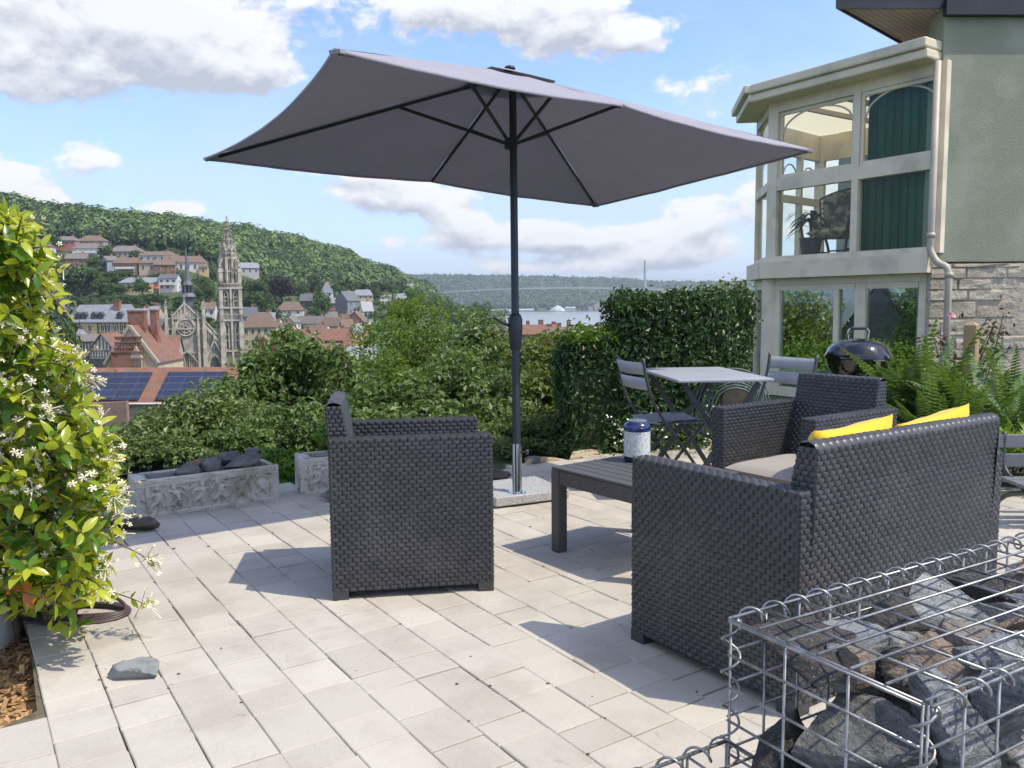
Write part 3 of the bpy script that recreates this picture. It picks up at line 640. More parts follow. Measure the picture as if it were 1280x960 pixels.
W = 4.4; mb = MB(); gable_wall(mb, 7, W, 4.0, 2.8, False, -9); o = obj('wall', mb, m_render_white, t); o.rotation_euler.z = math.pi/2
mb = MB(); roof_mesh(mb, 7.2, W, 4.0, 2.9, 0); o = obj('roof', mb, m_tile_red, t); o.rotation_euler.z = math.pi/2
mb = MB(); striped(mb, -W/2, W/2, 2.6, 3.9, -3.5, .5, .15)
for s in np.linspace(-.7, .7, 6): boxc(mb, (s*W/2, -3.58, 4.05), (.14, .1, 2.5*(1-abs(s))))
obj('timber_frame', mb, m_timber, t)
mb = MB(); box(mb, (-W/2-.1, -3.75, -9), (W+.2, 0, 0), (0, .14, 0), (0, 0, 11.4)); obj('slate_cladding', mb, m_lead, t)
t = thing('white_outbuilding', 'pale hipped outbuilding roof left of the half timbered house', 'building', D(97, 440, 190), 0)
mb = MB(); gable_wall(mb, 6, 6, 2.2, 2.6, True, -10); obj('wall', mb, m_render_white, t); mb = MB(); roof_mesh(mb, 6, 6, 2.2, 2.8, 2.0); obj('roof', mb, m_slate_pale, t)
# chimney house
t = thing('chimney_house', 'terracotta roofed house with raked gables and two massive brick chimneys', 'house', D(184, 470, 128), .04)
W = 7.4; mb = MB(); gable_wall(mb, 11, W, 2.6, 5.2, False, -12); o = obj('wall', mb, m_render_cream, t); o.rotation_euler.z = math.pi/2
mb = MB(); roof_mesh(mb, 10.6, W, 2.6, 5.2, 0, .25, .18); o = obj('roof', mb, m_tile_red, t); o.rotation_euler.z = math.pi/2
mb = MB()
for s in (-1, 1): bar(mb, (s*(W/2+.25), -5.55, 2.3), (0, -5.55, 7.95), .42, .5, (0, 1, 0))
obj('gable_coping', mb, m_render_beige, t)
rfz = o
for nm, x, y, z0, z1, wx, wy in (('chimney', -.35, -1.6, 3, 10.0, 2.5, 1.3), ('chimney', 1.55, .2, 3, 10.1, 1.0, 1.2), ('chimney', -1.9, 1.2, 3, 10.0, 1.2, 1.2), ('chimney', -.45, -5.95, -8, 4.0, 4.3, .8)):
    mb = MB(); boxc(mb, (x, y, z0), (wx, wy, z1-z0)); boxc(mb, (x, y, z1+.002), (wx+.2, wy+.2, .22))
    obj(nm, mb, m_brick, t)
mb = MB()
for z in (4.3, 5.1, 5.9):
    for x in np.linspace(-2.0, 1.5, 9): boxc(mb, (x, -5.7, z), (.3, .3, .34))
    boxc(mb, (-.25, -5.7, z+.36), (4.0, .4, .14))
obj('brick_lattice', mb, m_brick, t)
mb = MB(); boxc(mb, (1.0, -6.1, -6), (1.5, .5, 9.2)); prism(mb, [(.1, -6.36, 3.2), (1.9, -6.36, 3.2), (1.0, -6.36, 5.0)], (0, .5, 0)); obj('gablet', mb, m_render_beige, t)
# solar barn
m_solar, n, out = newmat('solar_panel')
tc = n('ShaderNodeTexCoord').outputs['Object']
sx = n('ShaderNodeSeparateXYZ', i={0: tc}).outputs
bt = n('ShaderNodeTexBrick', offset=0, i={'Vector': n('ShaderNodeCombineXYZ', i={0: sx[0], 1: sx[2], 2: 0.0}).outputs[0], 'Color1': (.018, .025, .058, 1), 'Color2': (.024, .034, .075, 1), 'Mortar': (.075, .085, .12, 1), 'Scale': 1.0, 'Mortar Size': .03, 'Brick Width': 1.7, 'Row Height': .62})
b = n('ShaderNodeBsdfPrincipled', i={'Base Color': bt.outputs[0], 'Roughness': .35}); n.k.new(b.outputs[0], out.inputs[0])
t = thing('solar_barn', 'long low building with dark blue solar panels on a terracotta roof', 'building', D(185, 497, 92), -.02)
L = 21; W = 9; zr = 3.2
mb = MB(); gable_wall(mb, L, W, .0, zr, False, -7); obj('wall', mb, m_render_beige, t)
mb = MB(); roof_mesh(mb, L, W, 0, zr, 0, .3, .2); obj('roof', mb, m_tile_red, t)
sl = zr/(W/2); nn = nrm([0, -sl, 1])
for x0, x1 in ((-9.9, 1.1), (2.9, 9.6)):
    mb = MB(); a = np.array([x0, -W/2-.1, .2-.1*sl])+nn*.12; e = np.array([0, 3.75, 3.75*sl]); box(mb, a, (x1-x0, 0, 0), e, nn*.08); obj('solar_panel', mb, m_solar, t)
mb = MB(); tube(mb, [(-L/2, -W/2-.45, -.12), (L/2, -W/2-.45, -.12)], .12); obj('gutter', mb, m_render_white, t)
mb = MB(); tube(mb, [(-1.0, -5.0, -7), (-1.0, -5.0, 3.6)], .04, 6); tag(obj('antenna_mast', mb, m_lead, t))
mb = MB(); a = D(95, 545, 84); b = D(160, 540, 84); box(mb, a-[0, 0, 6], b-a, (0, .5, 0), (0, 0, 9.2)); tag(obj('brick_wall', mb, mat('pink_wall', (.30, .19, .16), (.22, .15, .12), 1.2, .9, bump=.5, bscale=6)), 'old pinkish rendered wall below the solar panels', 'wall')
t = thing('stone_cottage', 'small pale cottage between the brick chimneys and the church porch', 'house', D(208, 456, 150), .2)
mb = MB(); gable_wall(mb, 5, 5, 2.6, 2.6, False, -9); obj('wall', mb, m_render_grey, t); mb = MB(); roof_mesh(mb, 5, 5, 2.6, 2.6); obj('roof', mb, m_tile_red, t); add_window(t, 0, -2.54, .8, .9, 1.2)
# two brick chimneys rising above the tree right of the tower
for k, (px, lab) in enumerate(((328, 'left of the two brick chimney stacks above the walnut tree'), (343, 'right of the two brick chimney stacks above the walnut tree'))):
    a = D(px, 434, 120); mb = MB(); boxc(mb, (a[0], a[1], a[2]-6), (1.0, .9, 7.1)); boxc(mb, (a[0], a[1], a[2]+1.102), (1.2, 1.1, .2))
    for q in (-.25, .25): lathe(mb, [(.12, 0), (.1, .4)], (a[0]+q, a[1], a[2]+1.3), 8)
    tag(obj('chimney_stack', mb, m_brick), lab, 'chimney', 'brick chimney stacks above the walnut tree')
# roofs by the river with rows of brick chimneys
GR = 'brick houses by the river'
RV = [(585, 430, 300, 52, 'riverside house roof left of the parasol pole', 3), (668, 417, 330, 58, 'riverside house with a tall row of brick chimneys right of the parasol pole', 4),
      (705, 420, 320, 44, 'middle riverside house with brick chimneys along its ridge', 4), (746, 424, 300, 46, 'last riverside house before the hedge, with an orange tiled roof', 4), (628, 422, 345, 50, 'riverside house roof behind the parasol pole', 3)]
for k, (px, y, d, w, lab, nc) in enumerate(RV):
    loc = D(px, y, d); L = w/F*d; t = thing('riverside_house', lab, 'house', loc, .02*k, GR)
    mb = MB(); gable_wall(mb, L, 8, 0, 3.4, False, -14); obj('wall', mb, m_brick, t)
    mb = MB(); roof_mesh(mb, L, 8, 0, 3.4); rf = obj('roof', mb, m_tile_red if k in (3, 1) else m_tile_brown, t)
    for q in range(nc):
        mb = MB(); chimney(mb, L*(-.42+.84*q/max(1, nc-1)), .6, 2.2, 4.5+.4*((q*7+k*3) % 3), .8, 1.5+.3*((q*5+k) % 3)); obj('chimney', mb, m_brick, rf)
    if k == 3: mb = MB(); bar(mb, (L*.1, -4.3, -.3), (L*.24, -1.0, 2.4), .3, .5); obj('gable_coping', mb, m_render_white, t)
    for q in range(3): add_window(t, L*(-.3+.3*q), -4.05, -2.2, 1, 1.5)
# ---------------------------------------------------------------- bridge and far bank works
m_conc = mat('pale_concrete', (.36, .41, .40), (.32, .37, .36), .05, .8)
t = thing('cable_bridge', 'slender cable stayed road bridge across the river with two concrete pylons', 'bridge', D(724, 392, 2000))
zw = -22.5
def deckz(px): return np.interp(px, [440, 545, 600, 660, 724, 806, 870, 1000], [26, 30, 35.5, 38.5, 39, 35, 28, 14])
dk = MB(); ps = [D(px, 380, 2000) for px in np.linspace(440, 1000, 40)]
for a, b, pa, pb in zip(ps[:-1], ps[1:], np.linspace(440, 1000, 40)[:-1], np.linspace(440, 1000, 40)[1:]):
    a = np.array([a[0], 2000, deckz(pa)]); b = np.array([b[0], 2000, deckz(pb)]); box(dk, a-[0, 10, 2.2], b-a, (0, 20, 0), (0, 0, 3.6))
obj('deck', dk, m_conc, t, w=True)
for px, top in ((641.5, 103), (806, 103)):
    x = D(px, 380, 2000)[0]; z0 = float(deckz(px)); mb = MB(); lathe(mb, [(4.2, zw-4), (3.6, z0), (2.3, top)], (x, 2000, 0), 12); py = obj('pylon', mb, m_conc, t, w=True)
    cb = MB()
    for k in range(1, 11):
        for s in (-1, 1):
            xx = x+s*k*14.5; pxx = 640+1030*xx/2000; tube(cb, [(x, 2000, top-3-(10-k)*4), (xx, 2000, float(deckz(pxx))+1)], .18, 4)
    obj('stay_cable', cb, m_conc, t, w=True, kind=None)
for px in (470, 524, 577, 840, 868, 900):
    x = D(px, 380, 2000)[0]; mb = MB(); boxc(mb, (x, 2000, zw-4), (5, 10, float(deckz(px))-zw+1.7)); obj('pier', mb, m_conc, t, w=True)
m_shed = mat('pale_shed', (.48, .50, .50), rough=.6); m_shedroof = mat('shed_roof', (.45, .50, .50), rough=.5)
def shed(px, py, d, w, h, rh, lab, rz=0.0):
    t = thing('warehouse', lab, 'warehouse', D(px, py, d), rz); L = w/F*d
    mb = MB(); gable_wall(mb, L, 30, h, rh, False, -6); obj('wall', mb, m_shed, t); mb = MB(); roof_mesh(mb, L, 30, h, rh); obj('roof', mb, m_shedroof, t)
shed(629, 391, 1900, 32, 5, 2.5, 'long white warehouse on the bank just left of the parasol crank')
shed(656, 390, 2450, 22, 6, 3, 'long white warehouse on the far bank right of the parasol pole')
shed(713, 388, 2460, 12, 7, 4, 'low white shed right of the salt coloured heap')
t = thing('aggregate_shed', 'pale pyramid shaped storage hall on the far bank', 'warehouse', D(697, 389, 2450))
mb = MB(); lathe(mb, [(26, 0), (22, 6), (3, 17), (.5, 18)], n=10); obj('roof', mb, m_shedroof, t)
mb = MB(); lathe(mb, [(26.4, -5), (26.4, 1)], n=10); obj('wall', mb, m_shed, t)
t = thing('gravel_plant', 'tan gravel works with towers and a long conveyor on the far bank', 'plant', D(744, 388, 2450))
mb = MB(); g = np.random.default_rng(4)
for x, w, h in ((-14, 14, 12), (2, 9, 20), (9, 6, 28), (18, 10, 12)): boxc(mb, (x, 0, -5), (w, 10, h+5))
obj('tower', mb, mat('gravel_tan', (.45, .40, .33), (.36, .32, .27), .1, .8), t)
mb = MB(); bar(mb, (-80, 4, 15), (-8, 4, 17), 3, 3); [boxc(mb, (x, 4, -5), (1.5, 1.5, 19)) for x in (-74, -50, -28)]; obj('conveyor', mb, m_lead, t)
# ================================================================ GOTHIC CHURCH
m_stone = mat('church_stone', (.53, .475, .38), (.35, .32, .27), .45, .9, col3=(.15, .14, .13), scale3=.3, bump=.5, bscale=2, lo=.38, hi=.66)
m_stone_d = mat('church_dark_recess', (.05, .048, .045), (.08, .075, .07), .5, .9)
m_stone_w = mat('church_weathered', (.38, .345, .285), (.25, .23, .195), .5, .9, bump=.4, bscale=2)
m_glassd = mat('church_glass', (.05, .055, .065), (.09, .09, .09), 1, .3)
CS = .2524                                    # metres per photo pixel at the church
def zc(y): return (380-y)*CS + 0.0           # height over the eye line -> over z = EYE later
t = thing('church', 'Gothic stone church with a rose window front, lace spire tower and slim slate needle spire', 'church', (0, 0, 0))
cx = D(240, 380, 260)[0]; tx = D(289.5, 380, 260)[0]; t.location = (cx, 260, -21); t.rotation_euler.z = R(23); tx = cx+11.7
YF = 260.0
def Z(y): return D(240, y, 260)[2]
def arch(w, h, n=8, point=1.15):              # pointed arch outline, foot at z = 0
    r = w*point; pts = [(-w/2, 0), (w/2, 0)]; hs = h-math.sqrt(max(.01, r*r-(r-w/2)**2))
    a1 = math.acos((r-w/2)/r)
    R1 = [(w/2-r+r*math.cos(a), hs+r*math.sin(a)) for a in np.linspace(0, a1, n)]
    return pts[:1]+pts[1:]+R1+[(-x, z) for x, z in R1[::-1][1:]]
def archp(mb, x, y, z, w, h, dep, face='y', c=(0, 0)):
    P = arch(w, h)
    prism(mb, [(x+a, y, z+b) for a, b in P], (0, dep, 0))
def archframe(mb, x, y, z, w, h, th, dep, n=10):
    A = np.array(arch(w, h, n)); B = np.array(arch(w+2*th, h+th*1.2, n))
    k = len(A); V = []; 
    for q, yy in ((A, y), (B, y), (A, y+dep), (B, y+dep)): V += [(x+a, yy, z+b) for a, b in q]
    f = []
    for i in range(1, k):
        j = (i+1) % k; f += [(i, j, k+j, k+i), (2*k+i, 3*k+i, 3*k+j, 2*k+j), (i, 2*k+i, 2*k+j, j), (k+i, k+j, 3*k+j, 3*k+i)]
    mb.add(V, f)
def pinnacle(mb, x, y, z, w, h, hs):
    boxc(mb, (x, y, z), (w, w, h)); 
    V = [(x-w*.62, y-w*.62, z+h), (x+w*.62, y-w*.62, z+h), (x+w*.62, y+w*.62, z+h), (x-w*.62, y+w*.62, z+h), (x, y, z+h+hs)]
    mb.add(V, [(0, 1, 4), (1, 2, 4), (2, 3, 4), (3, 0, 4), (3, 2, 1, 0)])
    for s in (.3, .6):
        r = w*.62*(1-s)+.12; boxc(mb, (x, y, z+h+hs*s), (2*r+.12, 2*r+.12, .2))
# --- tower
tw = 7.0; ty = YF+4
mb = MB(); boxc(mb, (tx, ty, -26), (tw-1.4, tw-1.4, Z(361)+26)); T0 = obj('tower', mb, m_stone_w, t, w=True)
mb = MB()
for sx in (-1, 1):
    for sy in (-1, 1):
        X, Y = tx+sx*(tw/2-.6), ty+sy*(tw/2-.6)
        for y0, y1, s in ((520, 440, 1.6), (440, 400, 1.35), (400, 360, 1.1)):
            boxc(mb, (X, Y, Z(y0)), (s, s, Z(y1)-Z(y0)))
            prism(mb, [(X-s/2, Y-s/2, Z(y1)), (X+s/2, Y-s/2, Z(y1)), (X, Y-s/2, Z(y1)+1.1)], (0, s, 0))
        pinnacle(mb, X, Y, Z(360), .85, 5.0, 5.5)
        for q in (-1, 1): pinnacle(mb, X+q*.6, Y-sy*.2, Z(352), .3, 2.4, 2.4)
boxc(mb, (tx, ty-tw/2+.3, -26), (.6, 1.0, Z(361)+26))
for dx in np.linspace(-3.2, 3.2, 7):
    boxc(mb, (tx+dx, ty-tw/2+.45, Z(434)), (.22, .3, Z(402)-Z(434)))
obj('buttress', mb, m_stone, T0, w=True)
mb = MB()
for y in (440, 401, 385, 360): boxc(mb, (tx, ty, Z(y)-.3), (tw+.3, tw+.3, .55))
for y in (396, 357):
    boxc(mb, (tx, ty, Z(y)+.5), (tw+.1, tw+.1, .22))
    for k in np.linspace(-tw/2, tw/2, 17): boxc(mb, (tx+k, ty-tw/2, Z(y)-.9), (.16, .16, 1.45)); boxc(mb, (tx+tw/2, ty+k, Z(y)-.9), (.16, .16, 1.45)); boxc(mb, (tx-tw/2, ty+k, Z(y)-.9), (.16, .16, 1.45))
obj('cornice', mb, m_stone, T0, w=True)
mb = MB(); fr = MB()
for k, dx in enumerate((-1.9, 1.9)):
    for y0, y1, w in ((383, 363, 1.9), (437, 405, 1.5)):
        archp(mb, tx+dx, ty-tw/2+.62, Z(y0), w, Z(y1)-Z(y0), .2); archframe(fr, tx+dx, ty-tw/2+.3, Z(y0), w, Z(y1)-Z(y0), .32, .5)
        for zz in (.3, .55): box(fr, (tx+dx-w/2, ty-tw/2+.5, Z(y0)+(Z(y1)-Z(y0))*zz), (w, 0, 0), (0, .1, 0), (0, 0, .28))
        boxc(fr, (tx+dx, ty-tw/2+.5, Z(y0)), (.16, .16, (Z(y1)-Z(y0))*.9))
    for sx in (-1, 1):
        for y0, y1 in ((383, 363), (437, 405)):
            P = arch(1.8, Z(y1)-Z(y0)); prism(mb, [(tx+sx*(tw/2-.69), ty+dx+a, Z(y0)+b) for a, b in P], (sx*.06, 0, 0))
obj('belfry_opening', mb, m_stone_d, T0, w=True); obj('tracery', fr, m_stone, T0, w=True)
# octagonal lantern: open arcade
mb = MB(); r = 2.15; zb, zt = Z(360), Z(313)
for k in range(8):
    a = math.pi/8+k*math.pi/4; x, y = tx+r*math.cos(a), ty+r*math.sin(a)
    lathe(mb, [(.48, zb), (.42, zt)], (x, y, 0), 8); pinnacle(mb, x+.35*math.cos(a), y+.35*math.sin(a), zb+6, .5, 4.4, 4.6)
    b = a+math.pi/4; x2, y2 = tx+r*math.cos(b), ty+r*math.sin(b)
    m_ = np.array([(x+x2)/2, (y+y2)/2, 0]); e = nrm([x2-x, y2-y, 0]); wd = math.hypot(x2-x, y2-y)
    P0 = np.array([x, y, 0]); P1 = np.array([x2, y2, 0])
    for f0 in (.5,): bar(mb, P0*(1-f0)+P1*f0+[0, 0, zb], P0*(1-f0)+P1*f0+[0, 0, zt], .18, .18, e)
    for zz, hh in ((zb+1.6, .25), (zb+5.4, .5), (zt-2.0, .7), (zt-.5, .6)): bar(mb, P0+[0, 0, zz], P1+[0, 0, zz], .3, hh, (0, 0, 1))
    for s in (0, 1):                          # gablets over every side
        bar(mb, (P0, P1)[s]+[0, 0, zt-.4], m_+[0, 0, zt+1.9], .25, .3, (0, 0, 1))
    boxc(mb, m_+[0, 0, zt+1.7], (.25, .25, 1.0))
for sx in (-1, 1):
    for sy in (-1, 1):
        for z0, z1 in ((Z(345), Z(336)), (Z(330), Z(322))): bar(mb, (tx+sx*(tw/2-.6), ty+sy*(tw/2-.6), z0), (tx+sx*2.0, ty+sy*2.0, z1), .3, .4)
L0 = obj('lantern', mb, m_stone, t, w=True)
mb = MB(); lathe(mb, [(1.25, zb), (1.1, zt)], (tx, ty, 0), 8); obj('lantern_core', mb, m_stone_d, L0, w=True)
# spire: ribs, bands and crowns around a darker core
mb = MB(); zt0, zt1 = Z(314), Z(270.5); core = MB(); lathe(core, [(1.5, zt0), (.6, Z(290)), (.08, zt1)], (tx, ty, 0), 8)
for k in range(8):
    a = math.pi/8+k*math.pi/4; ca, sa = math.cos(a), math.sin(a)
    tube(mb, [(tx+1.85*ca, ty+1.85*sa, zt0-.4), (tx+.80*ca, ty+.80*sa, Z(290)), (tx+.16*ca, ty+.16*sa, zt1)], [.2, .15, .07], 5)
for y, rr, ph in ((306, 1.5, 2.2), (298, 1.12, 1.9), (290, .78, 1.7), (283, .5, 1.3), (277, .28, .9)):
    lathe(mb, [(rr-.2, Z(y)-.2), (rr+.12, Z(y)), (rr+.12, Z(y)+.2), (rr-.2, Z(y)+.25)], (tx, ty, 0), 8)
    for k in range(8):
        a = k*math.pi/4; pinnacle(mb, tx+(rr+.1)*math.cos(a), ty+(rr+.1)*math.sin(a), Z(y), .32, ph*.45, ph*.7)
tube(mb, [(tx, ty, zt1-.5), (tx, ty, Z(266))], .1, 6); bar(mb, (tx-.5, ty, Z(268)), (tx+.5, ty, Z(268)), .12, .14); lathe(mb, [(.05, zt1), (.35, zt1+.3), (.05, zt1+.6)], (tx, ty, 0), 8)
S0 = obj('spire', mb, m_stone, t, w=True); obj('spire_core', core, m_stone_w, S0, w=True)
# --- west front
wx = 11.4; x0 = cx-2.2
mb = MB(); boxc(mb, (x0, YF+3, -26), (wx, 5, Z(397)+26)); F0 = obj('front', mb, m_stone_w, t, w=True)
mb = MB(); prism(mb, [(x0-4.2, YF+.8, Z(397)), (x0+4.2, YF+.8, Z(397)), (x0, YF+.8, Z(379))], (0, 1.2, 0)); obj('gable', mb, m_stone, F0, w=True)
mb = MB(); 
for s in (-1, 1): bar(mb, (x0+s*4.4, YF+.6, Z(398)), (x0, YF+.6, Z(378.4)), .5, .45, (0, 1, 0))
for k in range(8):
    q = -3+k*.86; hh = (1-abs(q)/4.2)*4.4; boxc(mb, (x0+q, YF+.7, Z(397)), (.2, .25, hh))
boxc(mb, (x0, YF+.5, Z(406)), (.5, .5, 6.8)); pinnacle(mb, x0, YF+.6, Z(380), .5, 1.0, 1.8)
for y in (398, 411, 441): boxc(mb, (x0, YF+.35, Z(y)-.2), (wx+.3, .7, .45))
boxc(mb, (x0, YF+.2, Z(396)), (wx-3, .2, .2))
for k in np.linspace(-wx/2+1.6, wx/2-1.6, 22): boxc(mb, (x0+k, YF+.2, Z(411)), (.14, .16, 2.4)) if abs(k) > .4 else None
for k in np.linspace(-wx/2+1, wx/2-1, 15):
    if abs(k) > .1: boxc(mb, (x0+k, YF+.25, Z(463)), (.3, .3, Z(443)-Z(463)))
    pinnacle(mb, x0+k, YF+.2, Z(446), .26, .7, 1.0)
obj('moulding', mb, m_stone, F0, w=True)
mb = MB()
for s in (-1, 1):
    for xx, w, top in ((wx/2-.2, 1.35, 381), (wx/2-2.0, .75, 394)):
        X = x0+s*xx
        for y0, y1, q in ((520, 440, 1.0), (440, 410, .85), (410, top+10, .7)): boxc(mb, (X, YF-.1, Z(y0)), (w*q, 1.6*q, Z(y1)-Z(y0))); prism(mb, [(X-w*q/2, YF-.1-.8*q, Z(y1)), (X+w*q/2, YF-.1-.8*q, Z(y1)), (X, YF-.1-.8*q, Z(y1)+1.0)], (0, 1.6*q, 0))
        pinnacle(mb, X, YF-.1, Z(top+10), .6*w, 1.6, 2.6)
obj('buttress', mb, m_stone, F0, w=True)
# rose window in its great arch
zr = Z(409.5); rr = 2.55
mb = MB(); lathe(mb, [(rr+.2, 0), (rr+.2, .1)], (x0, YF+.40, zr), 40, axis=(0, -1, 0)); RW = obj('rose_window', mb, m_glassd, t, w=True)
mb = MB()
for r1, th in ((rr, .24), (1.55, .12), (.55, .13)):
    a = np.linspace(0, 2*math.pi, 40, endpoint=False); tube(mb, np.stack([x0+r1*np.cos(a), a*0+YF+.2, zr+r1*np.sin(a)], 1), th, 6, closed=True)
for k in range(6):
    a = k*math.pi/3+.2; tube(mb, [(x0+.5*math.cos(a), YF+.2, zr+.5*math.sin(a)), (x0+1.5*math.cos(a), YF+.2, zr+1.5*math.sin(a)), (x0+rr*math.cos(a+.1), YF+.2, zr+rr*math.sin(a+.1))], .1, 5)
    c = np.array([x0+1.25*math.cos(a+.52), YF+.2, zr+1.25*math.sin(a+.52)]); b = np.linspace(0, 2*math.pi, 14, endpoint=False); tube(mb, np.stack([c[0]+.55*np.cos(b), b*0+c[1], c[2]+.55*np.sin(b)], 1), .07, 5, closed=True)
    c = np.array([x0+2.05*math.cos(a), YF+.2, zr+2.05*math.sin(a)]); tube(mb, np.stack([c[0]+.42*np.cos(b), b*0+c[1], c[2]+.42*np.sin(b)], 1), .07, 5, closed=True)
archframe(mb, x0, YF+.05, Z(421), 6.6, Z(393.5)-Z(421), .45, .6, 14); archframe(mb, x0, YF-.12, Z(421), 5.9, Z(395.5)-Z(421), .3, .5, 14)
obj('tracery', mb, m_stone, RW, w=True)
# portals
mb = MB(); archp(mb, x0, YF+.42, -26, 5.6, Z(442.5)+26, .1)
obj('portal', mb, mat('portal_wood', (.25, .18, .10), (.19, .14, .09), .6, .9), t, w=True)
mb = MB()
for k, (w, y) in enumerate(((5.4, .25), (6.1, -.05), (6.8, -.35), (7.5, -.65))): archframe(mb, x0, YF+y, -26, w, Z(442.8)+26+k*.25, .34, .36, 14)
obj('portal_arch', mb, m_stone, F0, w=True)
# right aisle front with its own portal and flying buttresses up to the nave
ax = (x0+wx/2+tx-tw/2)/2; aw = tx-tw/2-(x0+wx/2)+.4
mb = MB(); boxc(mb, (ax, YF+5, -26), (aw, 6, Z(437)+26)); prism(mb, [(ax-aw/2, YF+2, Z(437)), (ax+aw/2, YF+2, Z(437)), (ax-aw/2, YF+2, Z(405))], (0, 5.9, 0)); A0 = obj('aisle', mb, m_stone_w, t, w=True)
mb = MB(); archp(mb, ax+.3, YF+1.9, -26, 3.0, Z(448)+26, .12); obj('aisle_portal', mb, m_glassd, t, w=True)
mb = MB()
for k, (w, y) in enumerate(((3.0, 1.75), (3.5, 1.5), (4.0, 1.2))): archframe(mb, ax+.3, YF+y, -26, w, Z(447)+26+k*.3, .3, .4, 12)
for s in (-1, 1): bar(mb, (ax+.3+s*2.3, YF+1.1, Z(446)), (ax+.3, YF+1.1, Z(426)), .35, .4, (0, 1, 0))
pinnacle(mb, ax+.3, YF+1.1, Z(427), .4, 1.2, 2.2)
for yy in (1.6, 5, 9, 13):
    bar(mb, (ax+aw/2, YF+yy, Z(432)), (x0+wx/2-.4, YF+yy, Z(405)), .5, .8); bar(mb, (ax+aw/2+.2, YF+yy, Z(426)), (x0+wx/2-.4, YF+yy, Z(398)), .4, .35)
    pinnacle(mb, ax+aw/2-.5, YF+yy, Z(432), .7, 2.4, 3.2)
for q in np.linspace(0, 1, 9): boxc(mb, (ax+aw/2-.4-q*(aw-.6), YF+1.6, Z(440)+q*5.0), (.18, .2, 2.0+q*1.2))
obj('flying_buttress', mb, m_stone, A0, w=True)
# left aisle and nave body with slate roofs, running back behind the front
mb = MB(); box(mb, (x0-wx/2+1.6, YF+5, -26), (wx-3.2, 0, 0), (0, 44, 0), (0, 0, Z(405)+26)); N0 = obj('nave', mb, m_stone_w, t, w=True)
mb = MB(); prism(mb, [(x0-5.2, YF+2.2, Z(406)), (x0+5.2, YF+2.2, Z(406)), (x0, YF+2.2, Z(380.5))], (0, 46, 0)); obj('roof', mb, m_slate, N0, w=True)
dx = x0-wx/2-3.6
mb = MB(); box(mb, (dx-3.8, YF+6, -26), (7.2, 0, 0), (0, 34, 0), (0, 0, Z(408)+26)); A1 = obj('side_chapel', mb, m_stone_w, t, w=True)
mb = MB(); prism(mb, [(dx-4.0, YF+5.7, Z(408)), (dx+3.6, YF+5.7, Z(408)), (dx+3.2, YF+5.7, Z(398)), (dx-3.2, YF+5.7, Z(398))], (0, 34.5, 0)); obj('roof', mb, m_slate_pale, A1, w=True)
mb = MB(); 
for k in range(9): pinnacle(mb, dx-3.6+k*.95, YF+5.6, Z(430), .35, 4.6-.0*k, 1.8)
for k in range(5): bar(mb, (dx-3.6+k*1.6, YF+5, Z(428)), (dx-2+k*1.6, YF+5, Z(403)), .3, .4, (0, 1, 0))
obj('flying_buttress', mb, m_stone, A1, w=True)
# needle spire of slate and lead
fx = cx-.7; fy = YF+12
def Zf(y): return D(236, y, 272)[2]
mb = MB()
lathe(mb, [(1.75, Zf(397)), (1.75, Zf(371))], (fx, fy, 0), 8)
lathe(mb, [(2.6, Zf(372)), (2.75, Zf(371)), (2.0, Zf(367)), (1.5, Zf(366))], (fx, fy, 0), 8)
for k in range(8):
    a = k*math.pi/4+.2; boxc(mb, (fx+1.25*math.cos(a), fy+1.25*math.sin(a), Zf(366)), (.32, .32, Zf(357)-Zf(366))); pinnacle(mb, fx+1.7*math.cos(a), fy+1.7*math.sin(a), Zf(368), .25, 1.4, 2.2)
lathe(mb, [(1.55, Zf(357.5)), (1.65, Zf(356)), (1.05, Zf(351)), (.75, Zf(343)), (.42, Zf(328)), (.1, Zf(311)), (.04, Zf(305))], (fx, fy, 0), 8)
obj('needle_spire', mb, m_slate, t, w=True)
mb = MB(); lathe(mb, [(.7, Zf(366)), (.7, Zf(357))], (fx, fy, 0), 8); obj('needle_spire_core', mb, m_stone_d, t, w=True)
# ================================================================ TREES
m_bark = mat('bark', (.10, .075, .05), (.06, .045, .035), 8, .9, bump=.8, bscale=25)
m_leaf_far = leafmat('leaf_far', (.034, .074, .024), (.125, .20, .055), .2, .55, .25, hue=(.13, .16, .03))
m_leaf_blue = leafmat('leaf_bluegreen', (.045, .072, .045), (.11, .15, .085), .15, .6, .2)
m_leaf_purple = leafmat('leaf_purple', (.028, .018, .018), (.07, .045, .035), .15, .6, .2)
m_leaf_bright = leafmat('leaf_bright', (.075, .14, .026), (.22, .33, .068), .4, .45, .3)
m_leaf_mid = leafmat('leaf_mid', (.042, .09, .025), (.19, .28, .08), .32, .45, .4)
m_leaf_yel = leafmat('leaf_yellowgreen', (.06, .10, .022), (.22, .27, .065), .35, .42, .4, hue=(.30, .28, .07))
m_leaf_lau = leafmat('leaf_laurel', (.018, .048, .015), (.065, .135, .04), .2, .42, .4)
m_leaf_lau2 = leafmat('leaf_laurel_new', (.055, .12, .015), (.17, .30, .035), .4, .33, .5)
m_leaf_shrub = leafmat('leaf_shrub', (.055, .10, .03), (.20, .27, .085), .3, .42, .45, hue=(.30, .30, .11))
